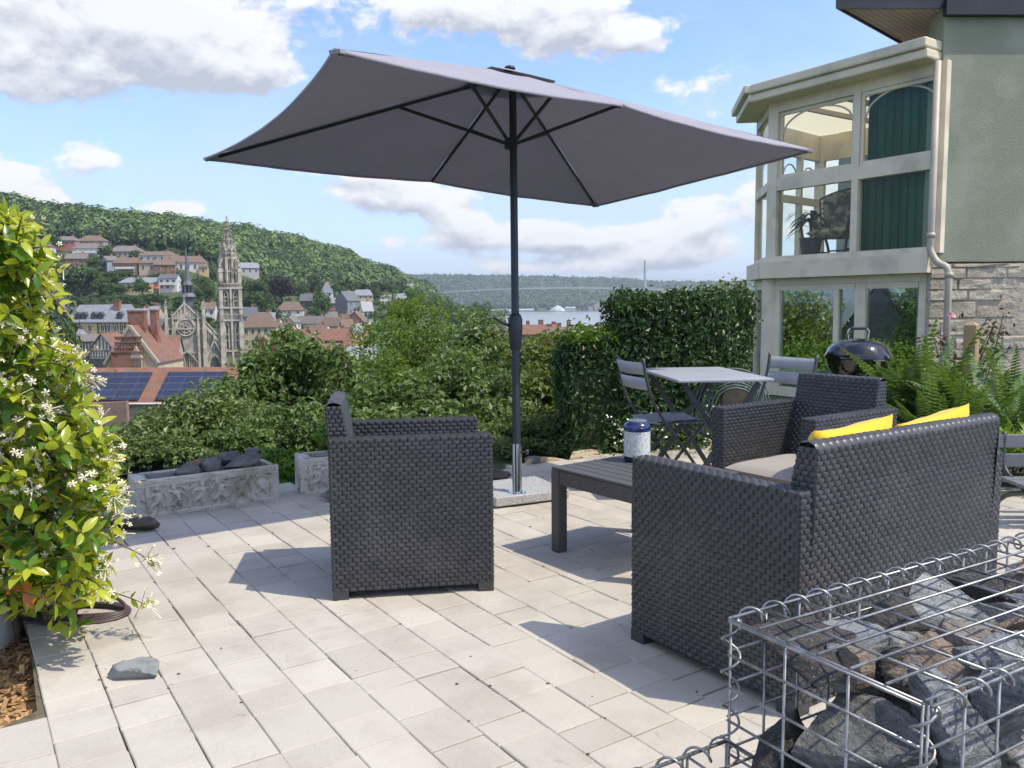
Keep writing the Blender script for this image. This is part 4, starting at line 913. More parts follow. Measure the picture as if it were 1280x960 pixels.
def tree(name, label, base, hgt, rad, mleaf, n, size, g, group=None, ncl=26, trunk=.12, squash=1.0, low=.18, tipy=False, cat='tree', shell=.35, asp=.6, cs=.42):
    """tapered trunk and limbs under a crown of leaf clumps"""
    t = thing(name, label, cat, base, 0, group); base = np.zeros(3)
    c = base+np.array([0, 0, hgt*(low+(1-low)*.5)]); rz = hgt*(1-low)*.5
    cl = subclumps(c, (rad, rad*squash, rz), ncl, g, cs)
    if tipy: cl = [(p*np.array([1, 1, 1])-(p-c)*np.array([1, 1, 0])*np.clip((p[2]-c[2])/rz, 0, 1)*.75, r*(.9 if p[2] < c[2] else .7)) for p, r in cl]
    cl.append((c, np.array([rad*.55, rad*.55*squash, rz*.6])))
    mb = MB(); crown(mb, cl, n, size, g, shell=shell, asp=asp); obj('crown', mb, mleaf, t)
    mb = MB(); tr = trunk
    tube(mb, bez([base-[0, 0, .6], base+[.03*hgt, 0, hgt*.25], c], 5), np.linspace(tr, tr*.45, 11), 8)
    for p, r in cl[:min(9, len(cl))]: tube(mb, bez([base+(c-base)*g.uniform(.45, .8), (c+p)/2+g.normal(size=3)*.05*rad, p], 4), np.linspace(tr*.4, tr*.1, 9), 6)
    obj('trunk', mb, m_bark, t); return t
g = np.random.default_rng(33)
# templates for the many single trees among the houses (about 1 m crown radius, scaled)
KIND = []
for k, (ml, lab, sq, tip) in enumerate(((m_leaf_far, 'round green', 1, False), (m_leaf_far, 'broad dark green', 1, False), (m_leaf_far, 'tall narrow', 1, True), (m_leaf_blue, 'greyish', 1, False), (m_leaf_purple, 'purple leaved', 1, False))):
    KIND.append((ml, lab, tip))
TREES = [  # photo x, y of the foot, distance, height m, radius m, kind, label
 (101, 372, 375, 15.5, 8.5, 1, 'broad bushy dark tree in the middle of the hillside houses'),
 (80, 376, 372, 11, 6, 0, 'round tree left of the broad bushy dark tree'),
 (125, 372, 372, 9, 5, 0, 'small round tree right of the broad bushy dark tree'),
 (178, 371, 362, 8.5, 4.2, 1, 'round dark tree in front of the grey roofed long house'),
 (147, 368, 368, 5.5, 5, 0, 'low round tree left of the grey roofed long house'),
 (222, 366, 385, 9.5, 5, 0, 'light green tree left of the needle spire'),
 (255, 367, 390, 9, 5, 1, 'dark tree right of the needle spire'), (262, 372, 372, 7, 4, 0, 'smaller tree in front of the dark one beside the needle spire'),
 (246, 374, 365, 6, 3.4, 0, 'bushy tree between needle spire and tower'), (224, 386, 345, 6, 3.5, 1, 'dark bush like tree behind the church gable'),
 (132, 326, 432, 8, 4.6, 1, 'dark tree between the white villa and the blue grey gable'), (120, 338, 415, 6.5, 5, 0, 'garden tree below the white villa'),
 (70, 313, 470, 8, 4, 1, 'dark tree left of the striped house'), (168, 326, 440, 5.5, 4, 0, 'garden tree before the broad hipped roof'),
 (190, 318, 470, 6, 3, 0, 'tree behind the long reddish roof'), (232, 327, 450, 6, 3, 0, 'tree left of the orange bay house'),
 (60, 345, 400, 8, 6, 0, 'garden tree above the jasmine flowers'), (140, 350, 395, 5, 5, 0, 'low tree below the brick house on stilts'), (158, 350, 400, 4.5, 4.4, 0, 'bush like tree before the white railed balcony'),
 (118, 356, 385, 6, 5, 0, 'tree above the hedge right of the bushy giant'), (200, 351, 395, 4, 4, 0, 'small tree under the brick gabled house'),
 (320, 375, 430, 11, 6.5, 1, 'dark green tree right of the tower top'), (331, 366, 450, 9, 5, 0, 'light green tree right of the tower top'),
 (352, 378, 440, 14, 7.5, 4, 'dark purple leaved tree left of the white villa'), (338, 383, 425, 7, 4.5, 0, 'tree before the purple one'),
 (318, 396, 385, 12, 7, 1, 'big dark tree right of the church tower middle'), (336, 410, 370, 11, 6.5, 1, 'big dark tree left of the white villa garden'),
 (311, 388, 400, 8, 4, 0, 'tree touching the right edge of the tower'), (376, 372, 500, 10, 5.5, 0, 'round tree above the timbered house'),
 (392, 366, 540, 14, 5, 2, 'tall narrow tree above the pointed roof'), (403, 396, 430, 15, 5.8, 1, 'dark tree between the timbered house and the orange brick house'),
 (394, 402, 425, 8, 4.6, 1, 'dark rounded tree right of the white villa'), (418, 400, 440, 5, 4, 0, 'bush like tree below the orange brick house'),
 (426, 372, 540, 9, 5, 0, 'tree behind the orange brick house'), (440, 369, 560, 10, 5.5, 0, 'tree above the grey gable'), (386, 404, 420, 5, 4, 0, 'light bush like tree beside the villa garden'),
 (470, 374, 560, 9, 5, 1, 'dark tree behind the cream mansard house'), (490, 370, 600, 10, 6, 0, 'tree at the foot of the wood above the brick mansard'),
 (520, 384, 620, 14, 7, 0, 'tree at the right foot of the wood'), (545, 392, 640, 17, 8, 0, 'large tree on the low ground below the bridge deck'), (560, 396, 600, 13, 7, 0, 'tree left of the pale bridge pier'),
 (588, 396, 620, 12, 7, 0, 'tree right of the pale bridge pier'), (605, 392, 900, 14, 9, 0, 'distant tree left of the white warehouse'), (572, 398, 520, 9, 5, 1, 'dark tree under the bridge pier'),
 (452, 392, 430, 5, 3.6, 0, 'tree between the slate roof and the cream mansard'), (462, 404, 400, 6, 4, 1, 'tree right of the slate roofed white house'),
 (62, 430, 120, 7.5, 4.6, 3, 'grey green tree behind the jasmine, left of the inn'), (52, 447, 105, 6, 3.6, 3, 'lower grey green tree between jasmine and solar roof'),
 (84, 452, 110, 4.6, 2.6, 0, 'small green tree at the corner of the slate clad wall'), (380, 356, 560, 9, 4, 0, 'tree on the upper slope above the purple tree'),
 (300, 371, 420, 8, 4, 0, 'tree glimpsed left behind the tower lantern'), (270, 352, 430, 7, 3.6, 0, 'tree left of the tower lantern')]
TT = {}
for px, py, d, h, r, k, lab in TREES:
    key = (k, int(g.integers(0, 2)) if k < 2 else 0)
    b = D(px, py, d); gz = float(ground_z(b[0], b[1])); h = max(2.2, h+b[2]-gz); b[2] = gz
    if key not in TT:
        ml, kl, tip = KIND[k]
        TT[key] = tree('tree', lab, b, 2.0*1, 1.0, ml, 1500, .17, g, 'single trees among the houses', ncl=22, trunk=.07, tipy=tip, low=.02, asp=.8)
        o = TT[key]
    else: o = dup(TT[key], b, g.uniform(0, 6), lab)
    o.scale = (r, r, h/2.0)
    o.rotation_euler.z = g.uniform(0, 6)
# more garden trees filling the slope between the houses
for q in range(190):
    px = g.uniform(20, 500); d = g.uniform(345, 480) if px < 290 else g.uniform(385, 540); dmax = np.interp(px, DF_P, DF_D)
    if d > dmax-5: continue
    a = math.atan((px-640)/1030); b = np.array([d*math.sin(a), d*math.cos(a), 0]); b[2] = float(ground_z(b[0], b[1]))
    hs_ = [c for c in _C[:51]]; 
    if any((abs(b[0]-c[0]) < 11 and -16 < b[1]-c[1] < 10) for c in hs_): continue
    key = ((0, 0), (0, 1), (1, 0), (1, 1))[int(g.integers(0, 4))]; key = key if key in TT else (0, 0) if (0, 0) in TT else list(TT)[0]
    o = dup(TT[key], b, g.uniform(0, 6), 'green garden tree standing among the houses of the hillside'); r = g.uniform(1.6, 3.4); o.scale = (r, r, g.uniform(1.2, 2.1)); o['group'] = 'garden trees among the hillside houses'
# shrubs and young trees filling every garden of the slope, too many to count
P_, R__ = [], []; HB = [(c[0], c[1]) for c in _C[:42]]
for q in range(2600):
    px = g.uniform(-10, 520); Y = g.uniform(330, 520) if px < 290 else g.uniform(380, 560)
    if Y > np.interp(px, DF_P, DF_D)+8: continue
    x = (px-640)/1030*Y; r = g.uniform(.8, 2.1)
    if any(abs(x-hx) < 10 and -13 < Y-hy < 12 for hx, hy in HB): continue
    if any(abs(x-hx) < 10 and -26 < Y-hy <= -13 for hx, hy in HB): r *= .6
    P_.append((x, Y, float(ground_z(x, Y))-r*.35)); R__.append(r)
mbw, mbi = wood('shrubs', P_, R__, 46, 1.7, g); so_ = obj('garden_shrubs', mbw, m_leaf_far, kind='stuff', label='mixed shrubs and young trees filling the gardens between the hillside houses', cat='shrubs'); obj('crown_core', mbi, m_wooddeep, so_, smooth=True, w=True)
# terraced hedges on the hillside
def hedge_strip(label, px0, px1, y, d, hgt, dep, m, n, size, g, cat='hedge'):
    a = D(px0, y, d); b = D(px1, y, d); cl = []
    k = max(4, int(np.linalg.norm(b-a)/(hgt*.8)))
    for q in range(k): cl.append((a+(b-a)*(q+.5)/k+[0, g.uniform(-.3, .3)*dep, hgt*g.uniform(.4, .55)], np.array([hgt*.6, dep*.5, hgt*.5])))
    mb = MB(); crown(mb, cl, n, size, g, shell=.3, asp=.8); return tag(obj('hedge', mb, m, None), label, cat)
hedge_strip('long bright topped hedge bank above the inn', 88, 206, 399, 335, 6.0, 7, m_leaf_far, 9000, .8, g)
hedge_strip('upper garden hedge below the red parasols', 140, 205, 376, 352, 2.6, 4, m_leaf_far, 2600, .7, g)
hedge_strip('dark hedge under the brick house on stilts', 122, 200, 352, 392, 2.6, 4, m_leaf_far, 2600, .7, g)
hedge_strip('garden shrubbery to the right of the tower', 300, 350, 404, 390, 4.5, 6, m_leaf_far, 2600, .8, g)
hedge_strip('hedge bank behind the gardens left of the villa', 306, 372, 390, 432, 3.0, 6, m_leaf_far, 2600, .8, g)
hedge_strip('green lawn edge shrubs beside the white villa', 344, 396, 404, 418, 2.4, 5, m_leaf_bright, 1500, .8, g)
hedge_strip('shrubs under the upper hillside houses', 60, 150, 325, 445, 2.4, 5, m_leaf_far, 2400, .8, g)
hedge_strip('shrubs between the two upper rows of houses', 150, 265, 332, 432, 2.2, 5, m_leaf_far, 2600, .8, g)
hedge_strip('shrubs along the road at the foot of the wood', 400, 520, 381, 520, 2.6, 6, m_leaf_far, 2400, .9, g)
# ---------------------------------------------------------------- the trees and shrubs just below the terrace
def bushes(name, label, spots, m, n, size, g, cat='shrub', group=None, ncl=9, asp=.6, shell=.3, up=.5, cs=.45, low=None, stems=True):
    """one shrub: several leafy lobes (photo x, top y, distance, half-width m, half-depth m) rising from the slope"""
    base = D(np.mean([s[0] for s in spots]), 560, np.mean([s[2] for s in spots])); base[2] = float(ground_z(base[0], base[1]))
    t = thing(name, label, cat, base, 0, group); cl = []; mb2 = MB()
    for px, py, d, hw, hd in spots:
        top = D(px, py, d); zb = float(ground_z(top[0], d)); zb = max(zb, top[2]-(low or 9)); hz = (top[2]-zb)/2
        c = np.array([top[0], d, zb+hz]); cl += subclumps(c, (hw, hd, hz*.98), ncl, g, cs); cl.append((c, np.array([hw*.7, hd*.7, hz*.8]))); tp = min(hz, hw)*.42; cl += [(np.array([c[0]+sx*hw*.38, c[1]-hd*.1, top[2]-tp*(1 if sx == 0 else 1.35)]), np.array([hw*.42, hd*.42, tp])) for sx in (-1, 0, 1)]
        if stems: tube(mb2, bez([(c[0], d, float(ground_z(c[0], d))-.2), (c[0]+.1, d, c[2]-hz*.3), c+[0, 0, hz*.4]], 4), np.linspace(.05, .015, 9), 6)
    mb = MB(); crown(mb, cl, n, size, g, shell=shell, asp=asp, up=up); obj('foliage', mb, m, t, w=True)
    if stems: obj('stem', mb2, m_bark, t, w=True)
    return t
g = np.random.default_rng(41)
bushes('maple_tree', 'bright light green maple with a feathery pointed crown left of the parasol pole', [(480, 390, 19, 1.0, 1.0), (518, 358, 20, 1.15, 1.1), (545, 400, 20, 1.1, 1.0), (565, 430, 19, .9, .9), (470, 430, 18, .8, .8), (505, 372, 20.5, .6, .6)], m_leaf_bright, 21000, .115, g, 'tree', ncl=13, asp=.42, cs=.36, shell=.15)
bushes('walnut_tree', 'dark green broad leaved tree behind the left armchair', [(300, 452, 10.5, .7, .8), (342, 420, 11, .72, .8), (388, 412, 11, .66, .8), (424, 428, 10.8, .5, .7), (362, 404, 11.5, .34, .5), (440, 466, 10.5, .5, .6), (318, 436, 11, .4, .5)], m_leaf_mid, 15000, .105, g, 'tree', ncl=12, asp=.55)
bushes('bushy_tree', 'dark small leaved tree just left of the parasol crank', [(590, 400, 16, .85, .9), (615, 395, 16.5, .7, .8), (640, 415, 15.5, .6, .7), (570, 425, 15, .7, .8), (600, 386, 17, .4, .4)], m_leaf_mid, 14000, .11, g, 'tree', ncl=12)
bushes('glossy_shrub', 'glossy pale flecked shrub mass behind the armchair and parasol pole', [(470, 470, 9, .55, .6), (510, 462, 9, .6, .7), (550, 440, 9.6, .65, .7), (590, 445, 9.6, .6, .7), (625, 455, 9.2, .55, .6), (530, 490, 8.2, .5, .5), (600, 490, 8.2, .5, .5), (480, 505, 8, .45, .5)], m_leaf_mid, 24000, .075, g, ncl=11, asp=.6)
bushes('yellow_green_tree', 'yellow green small tree right of the parasol pole', [(665, 418, 10.5, .55, .6), (695, 408, 10.8, .6, .7), (725, 428, 10.5, .5, .6), (660, 460, 9.5, .5, .5), (700, 455, 9.5, .5, .5)], m_leaf_yel, 15000, .08, g, 'tree', ncl=12)
bushes('shrub', 'rounded olive green shrub behind the carved stone trough', [(215, 492, 7.4, .5, .5), (250, 486, 7.6, .5, .5), (280, 480, 8.0, .5, .5), (320, 500, 7.4, .45, .5), (185, 515, 7.0, .4, .4)], m_leaf_shrub, 15000, .055, g, ncl=12, asp=.6)
bushes('shrub', 'light green low bushes left of the carved stone trough', [(150, 548, 5.9, .3, .3), (180, 540, 6.0, .35, .3), (215, 545, 6.0, .3, .3), (120, 560, 5.7, .35, .3), (90, 545, 6.4, .4, .4), (250, 556, 5.9, .2, .25)], m_leaf_shrub, 13000, .038, g, ncl=10)
bushes('shrub', 'dark shrub between trough and armchair', [(340, 510, 7.2, .45, .45), (380, 500, 7.4, .45, .5), (420, 515, 7.0, .4, .4), (300, 530, 6.8, .3, .3)], m_leaf_mid, 11000, .055, g, ncl=11)
bushes('shrub', 'fresh green bush between the two stone planters', [(358, 575, 5.7, .12, .15), (350, 600, 5.6, .1, .12), (372, 560, 5.8, .14, .15), (345, 560, 5.9, .12, .15)], m_leaf_lau2, 3200, .036, g, ncl=7, stems=False)
bushes('shrub', 'silvery leaved low shrub with small pale flowers behind the parasol base', [(640, 545, 6.4, .22, .25), (672, 525, 6.7, .26, .3), (690, 550, 6.5, .2, .25), (655, 500, 7.2, .28, .3), (625, 530, 6.7, .22, .25), (700, 515, 6.8, .2, .25)], m_leaf_shrub, 12000, .034, g, ncl=10)
bushes('shrub', 'shrub showing through behind the armchair seat', [(470, 540, 7.0, .4, .4), (530, 530, 7.2, .42, .4), (590, 530, 7.0, .35, .4), (560, 510, 7.8, .4, .4)], m_leaf_mid, 10000, .05, g, ncl=10)
bushes('hazel_tree', 'light green tree tops showing above the right end of the tall hedge', [(880, 358, 15, .6, .6), (912, 348, 14.5, .7, .7), (845, 378, 16, .6, .6), (940, 360, 14, .6, .7)], m_leaf_yel, 9000, .095, g, 'tree', ncl=11)
# ================================================================ TERRACE
E1 = np.array([.558, -.830]); E2 = np.array([.830, .558])          # along the long joints, across them
m_paver, n, out = newmat('concrete_paver')
tc = n('ShaderNodeTexCoord').outputs['Object']; at = n('ShaderNodeAttribute', attribute_name='tint').outputs['Fac']
c = n.mix(at, (.435, .405, .355), (.545, .51, .45))
c = n.mix(n.math('MULTIPLY', n.ramp(n.noise(tc, 3.2, 6, .62), .40, .68), .55), c, (.35, .315, .27))
c = n.mix(n.math('MULTIPLY', n.ramp(n.noise(tc, 160, 3, .6), .60, .78), .40), c, (.22, .205, .185))
c = n.mix(n.math('MULTIPLY', n.ramp(n.noise(tc, 260, 2, .5), .58, .72), .35), c, (.68, .63, .56))
c = n.mix(n.math('MULTIPLY', n.ramp(n.noise(tc, 1.1, 7, .7, .8), .56, .72), .38), c, (.27, .24, .20))
c = n.mix(n.math('MULTIPLY', n.ramp(n.noise(tc, 7, 8, .75, 1.5), .63, .70), .5), c, (.20, .175, .14))
b = n('ShaderNodeBsdfPrincipled', i={'Base Color': c, 'Roughness': .86, 'Specular IOR Level': .3})
h = n.math('ADD', n.noise(tc, 210, 4, .6), n.math('MULTIPLY', n.noise(tc, 30, 4), 1.2))
bp = n('ShaderNodeBump', i={'Strength': .55, 'Distance': .003, 'Height': h}); n.k.new(bp.outputs[0], b.inputs['Normal']); n.k.new(b.outputs[0], out.inputs[0])
m_joint = mat('joint_sand', (.15, .12, .08), (.085, .07, .045), 30, .95, col3=(.06, .075, .025), scale3=4)
g = np.random.default_rng(51)
BED = np.array([G(-60, 815)[:2], G(36, 782)[:2], G(46, 884)[:2], G(-60, 906)[:2]])
EDGE = np.array([[-1.62, .2], G(46, 884)[:2]+[-.75, -.2], G(-30, 906)[:2]+[-.2, 0], G(0, 906)[:2], G(46, 884)[:2], G(36, 782)[:2], G(118, 690)[:2], G(140, 655)[:2]+[-.05, 0], [-2.35, 4.62], [-1.5, 5.08], [-.9, 5.4], [-.1, 5.55], [.33, 5.86], [.75, 6.15], [1.35, 6.28], [2.2, 6.6], [3.1, 6.3], [3.3, 5.3], [5.5, 5.0], [5.5, .2]])
def inside(p, poly):
    x, y = p; r = False; k = len(poly)
    for i in range(k):
        x1, y1 = poly[i]; x2, y2 = poly[(i+1) % k]
        if (y1 > y) != (y2 > y) and x < (x2-x1)*(y-y1)/(y2-y1)+x1: r = not r
    return r
EDGE[0] = [-2.4, .2]; EDGE[1] = G(-300, 960)[:2]
RW_ = .1565; s0 = float(np.dot(G(305.5, 880)[:2], E2)); JG = .0015; BV = .0028
mb = MB(); rows = range(-26, 36)
for r in rows:
    a = s0+r*RW_; tpos = -9+g.uniform(0, .3)
    while tpos < 4:
        L = float(g.choice([.118, .150, .150, .150, .192, .225]))
        cpt = E1*(tpos+L/2)+E2*(a+RW_/2)
        if inside(cpt, EDGE):
            u0, u1, v0, v1 = tpos+JG*1.35, tpos+L-JG*1.35, a+JG*.7, a+RW_-JG*.7
            jt = g.normal(0, .0011, 4); u0 += jt[0]; u1 += jt[1]; v0 += jt[2]; v1 += jt[3]
            hz = g.normal(0, .0009); tl = g.normal(0, .0011, 2)
            V = []
            for (uu, vv, zz) in ((u0, v0, -.03), (u1, v0, -.03), (u1, v1, -.03), (u0, v1, -.03), (u0, v0, -BV), (u1, v0, -BV), (u1, v1, -BV), (u0, v1, -BV), (u0+BV, v0+BV, 0), (u1-BV, v0+BV, 0), (u1-BV, v1-BV, 0), (u0+BV, v1-BV, 0)):
                q = E1*uu+E2*vv; V.append((q[0], q[1], zz+hz+tl[0]*(uu-tpos-L/2)/L+tl[1]*(vv-a-RW_/2)/RW_))
            f = [(0, 4, 5, 1), (1, 5, 6, 2), (2, 6, 7, 3), (3, 7, 4, 0), (4, 8, 9, 5), (5, 9, 10, 6), (6, 10, 11, 7), (7, 11, 8, 4), (8, 11, 10, 9)]
            mb.add(V, f, float(np.clip(g.normal(.5, .2), 0, 1)))
        tpos += L
obj('paving', mb, m_paver, kind='structure')
mb = MB(); prism(mb, [(x, y, -.0105) for x, y in EDGE], (0, 0, -.05)); obj('paving_bed', mb, m_joint, kind='structure')
# crumbs and dead leaves in the joints: one ground litter
m_litter = mat('litter', (.10, .065, .035), (.16, .11, .05), 40, .9, tint=1.0)
mb = MB(); V0, F0 = ico(1)
for k in range(520):
    r_ = int(g.integers(-12, 22)); tt = g.uniform(-5.5, 0.5)
    q = E1*tt+E2*(s0+r_*RW_+g.normal(0, .004)) if k % 4 else E1*tt+E2*(s0+g.uniform(-12, 22)*RW_)
    if inside(q, EDGE): s = g.uniform(.0012, .0038)*(1 if k % 9 else 1.7); mb.add(V0*[s*1.6, s, s*.7]+[q[0], q[1], .002], F0, g.random())
obj('litter', mb, m_litter, smooth=True, kind='stuff', label='crumbs of soil and dead leaf bits in the paving joints', cat='litter')
# bark bed and pale kerb at left
m_chip = mat('bark_chips', (.33, .19, .085), (.42, .27, .13), 25, .9, tint=.9)
mb = MB(); bx0 = BED.min(0)-.3; 
prism(mb, [(-3.0, 2.0, -.075), (BED[2][0], BED[2][1], -.075), (BED[1][0], BED[1][1], -.075), (-1.9, 3.3, -.075), (-3, 3.4, -.075)], (0, 0, -.1)); obj('bed_soil', mb, m_chip, kind='structure')
mb = MB()
for k in range(2600):
    p = np.array([g.uniform(-2.1, -1.30), g.uniform(2.1, 3.0), -.072+abs(g.normal(0, .010))])
    if inside(p[:2], [(-3, 1.9), tuple(BED[2]), tuple(BED[1]), (-2.0, 3.1), (-3, 3.2)]):
        s = g.uniform(.007, .022); u = nrm(g.normal(size=3)*[1, 1, .35]); v = nrm(np.cross(u, [g.normal()*.3, g.normal()*.3, 1])); w = np.cross(u, v)
        box(mb, p, u*s*1.6, v*s*.7, w*s*.22, g.random())
obj('bark_mulch', mb, m_chip, kind='stuff', label='orange brown bark mulch in the bed at the paving corner', cat='mulch')
# pillar of white render behind the jasmine
m_white = mat('white_render', (.74, .72, .67), (.62, .6, .55), 3, .85, bump=.3, bscale=30)
t = thing('garden_pillar', 'white rendered garden pillar hidden behind the jasmine foliage', 'pillar', (-1.94, 2.72, -.1))
mb = MB(); boxc(mb, (0, 0, 0), (.30, .30, 1.42)); obj('shaft', mb, m_white, t, bevel=.008)
mb = MB(); boxc(mb, (0, 0, 1.422), (.36, .36, .05)); obj('cap', mb, m_white, t, bevel=.01)
# ---------------------------------------------------------------- carved stone troughs
m_trough, n, out = newmat('carved_stone')
tc = n('ShaderNodeTexCoord').outputs['Object']
c = n.mix(n.ramp(n.noise(tc, 9, 6, .65), .42, .72), (.56, .53, .47), (.40, .375, .33))
c = n.mix(n.math('MULTIPLY', n.ramp(n.noise(tc, 35, 4), .52, .7), .6), c, (.14, .125, .10))
c = n.mix(n.math('MULTIPLY', n.ramp(n.noise(tc, 3, 4), .55, .7), .6), c, (.22, .21, .13))
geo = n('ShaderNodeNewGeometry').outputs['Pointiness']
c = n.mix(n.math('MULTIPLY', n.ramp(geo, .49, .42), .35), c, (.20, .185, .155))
b = n('ShaderNodeBsdfPrincipled', i={'Base Color': c, 'Roughness': .92, 'Specular IOR Level': .25})
bp = n('ShaderNodeBump', i={'Strength': .6, 'Distance': .004, 'Height': n.noise(tc, 120, 5, .65)}); n.k.new(bp.outputs[0], b.inputs['Normal']); n.k.new(b.outputs[0], out.inputs[0])
m_soil = mat('dark_soil', (.045, .035, .025), (.07, .055, .04), 30, .95, bump=.8, bscale=60)
def capsule(U, W, a, b_, r0, r1):
    a = np.array(a); b_ = np.array(b_); d = b_-a; L2 = d@d+1e-9
    s = np.clip(((U-a[0])*d[0]+(W-a[1])*d[1])/L2, 0, 1); r = r0+(r1-r0)*s
    return np.clip(1-((U-a[0]-s*d[0])**2+(W-a[1]-s*d[1])**2)/r**2, 0, 1)**.5*r
def figure(U, W, x, z, s, ph, flip):
    """a small plump dancing figure in low relief"""
    g_ = np.random.default_rng(ph); f = -1 if flip else 1; J = lambda: g_.normal(0, .06)
    def q(a, b_, r0, r1): return capsule(U, W, (x+f*a[0]*s, z+a[1]*s), (x+f*b_[0]*s, z+b_[1]*s), r0*s, r1*s)
    hip = (J(), .42); ch = (.06+J(), .68); hd = (.12+J(), .93)
    sw = g_.uniform(-.2, .25)
    parts = [q(hd, hd, .115, .115), q(hip, ch, .15, .16), q(ch, (hd[0], .84), .08, .07), q((ch[0]+.12, .74), (.34+J(), .78+sw), .07, .05), q((.34, .78+sw), (.42+J(), 1.0+sw), .05, .04),
             q((ch[0]-.12, .74), (-.26+J(), .62-sw), .07, .055), q((-.26, .62-sw), (-.36+J(), .45), .05, .045), q((hip[0]+.07, .38), (.18+J(), .2), .12, .085), q((.18, .2), (.10+J(), .0), .08, .05), q((.1, 0), (.2, -.01), .045, .04),
             q((hip[0]-.07, .38), (-.18+J(), .22), .12, .085), q((-.18, .22), (-.26+J(), .02), .08, .05), q((-.26, .02), (-.17, 0), .045, .04)]
    return np.max(parts, axis=0)
def trough(label, p0, th, L, W, Hh, seed, group):
    base = np.array([p0[0], p0[1], 0.]); t = thing('stone_trough', label, 'trough', base, th, group)
    tk = .035; mb = MB()
    box(mb, (0, W-tk, 0), (L, 0, 0), (0, tk, 0), (0, 0, Hh)); box(mb, (0, tk, 0), (tk, 0, 0), (0, W-2*tk, 0), (0, 0, Hh)); box(mb, (L-tk, tk, 0), (tk, 0, 0), (0, W-2*tk, 0), (0, 0, Hh)); box(mb, (tk, tk, 0), (L-2*tk, 0, 0), (0, W-2*tk, 0), (0, 0, .06))
    obj('body', mb, m_trough, t, bevel=.006)
    def face(o, u, nv, wd, sd):
        nu, nz = int(wd/.0035), int(Hh/.0035); U, Wz = np.meshgrid(np.linspace(0, wd, nu), np.linspace(0, Hh, nz), indexing='ij')
        bw, bt, bb = .045, .042, .018
        inn = np.minimum(np.minimum(U-bw, wd-bw-U), np.minimum(Hh-bt-Wz, Wz-bb))
        hgt = np.where(inn > 0, -.011*np.clip(inn/.006, 0, 1), 0)
        fig = np.zeros_like(U); k = max(1, int(round((wd-2*bw)/.115)))
        for i in range(k):
            xx = bw+(wd-2*bw)*(i+.5)/k; fig = np.maximum(fig, figure(U, Wz, xx, bb+.012, (Hh-bt-bb)*.88, sd*10+i, i % 2))
            fig = np.maximum(fig, .35*np.clip(1-np.abs(np.hypot((U-xx)/.058, (Wz-bb-.05)/.085)-1)/.10, 0, 1)*.02)      # garland arch round each
        hgt = hgt+np.where(inn > 0, np.minimum(fig*1.35, .040), 0)
        pc = np.stack([U*60, Wz*60, U*0+sd], -1)
        wavy = np.sin(Wz*520+fbm(np.stack([U*18, Wz*25, U*0+sd], -1), 3)*9)*.0016+np.sin(U*300+fbm(np.stack([U*25, Wz*15, U*0+sd+9], -1), 3)*9)*.0010
        hgt = hgt+np.where(inn <= 0, wavy, 0)+fbm(pc, 3)*.0022+fbm(pc*.25, 2)*.003
        edge = np.minimum(np.minimum(U, wd-U), np.minimum(Hh-Wz, Wz+.01)); hgt = hgt-.006*np.clip(1-edge/.008, 0, 1)**2
        o = np.asarray(o, float); V = o+U[..., None]*np.asarray(u, float)+Wz[..., None]*np.array([0, 0, 1.])+(hgt[..., None]+.012)*np.asarray(nv, float)
        i = np.arange(nu-1)[:, None]*nz+np.arange(nz-1)[None]; Fq = np.stack([i, i+nz, i+nz+1, i+1], -1).reshape(-1, 4)
        m2 = MB(); m2.add(V.reshape(-1, 3), Fq)
        # plain back and rim so that the panel is a solid slab
        box(m2, o+np.asarray(nv)*(-tk+.001), np.asarray(u)*wd, np.asarray(nv)*(tk-.006), (0, 0, Hh-.003))
        bt_ = V[:, -1]; low = bt_-(np.asarray(nv)*.02); m2.add(np.concatenate([bt_, low]), np.stack([np.arange(nu-1), np.arange(1, nu), nu+np.arange(1, nu), nu+np.arange(nu-1)], 1)); return m2
    obj('relief_panel', face((-.010, tk, 0), (1, 0, 0), (0, -1, 0), L+.02, seed), m_trough, t, smooth=True)
    obj('relief_panel', face((tk, W, 0), (0, -1, 0), (-1, 0, 0), W-tk+.011, seed+1), m_trough, t, smooth=True)
    mb = MB(); box(mb, (tk, tk, .05), (L-2*tk, 0, 0), (0, W-2*tk, 0), (0, 0, Hh-.05-.03)); obj('soil', mb, m_soil, t)
    return t
TR_TH = .61; TR0 = G(174, 651)[:2]; TR_L = .755; TR_W = .27; TR_H = .205
trough('long carved stone trough with dancing figures in relief, filled with grey rocks', TR0, TR_TH, TR_L, TR_W, TR_H, 3, None)
T20 = G(383, 620)[:2]
trough('carved stone trough half hidden behind the left armchair, planted with a green bush', T20+np.array([-.02, 0]), .42, .52, .27, .215, 8, None)
m_rock = mat('slate_rock', (.16, .165, .165), (.09, .095, .10), 14, .8, bump=1, bscale=60, col3=(.24, .235, .215), scale3=9, stretch=(1, 1, 2.2))
m_rock_b = mat('brown_slate', (.12, .095, .07), (.06, .055, .05), 12, .85, bump=1, bscale=60, col3=(.17, .16, .15), scale3=8, stretch=(1, 1, 2.5))
m_rock_l = mat('light_grey_rock', (.25, .265, .265), (.165, .175, .18), 16, .85, bump=1, bscale=80, col3=(.34, .34, .33), scale3=10)
def rockthing(label, c, s, rz, seed, m=None, tilt=0, group=None, cat='rock'):
    mb = MB(); rock(mb, c, s, rz, seed, tilt=tilt); o = obj('rock', mb, m or m_rock, smooth=True); return tag(o, label, cat, group)
def trp(a, b, z): ca, sa = math.cos(TR_TH), math.sin(TR_TH); return (TR0[0]+ca*a-sa*b, TR0[1]+sa*a+ca*b, z)
GTROUGH = 'rocks lying in the long stone trough'
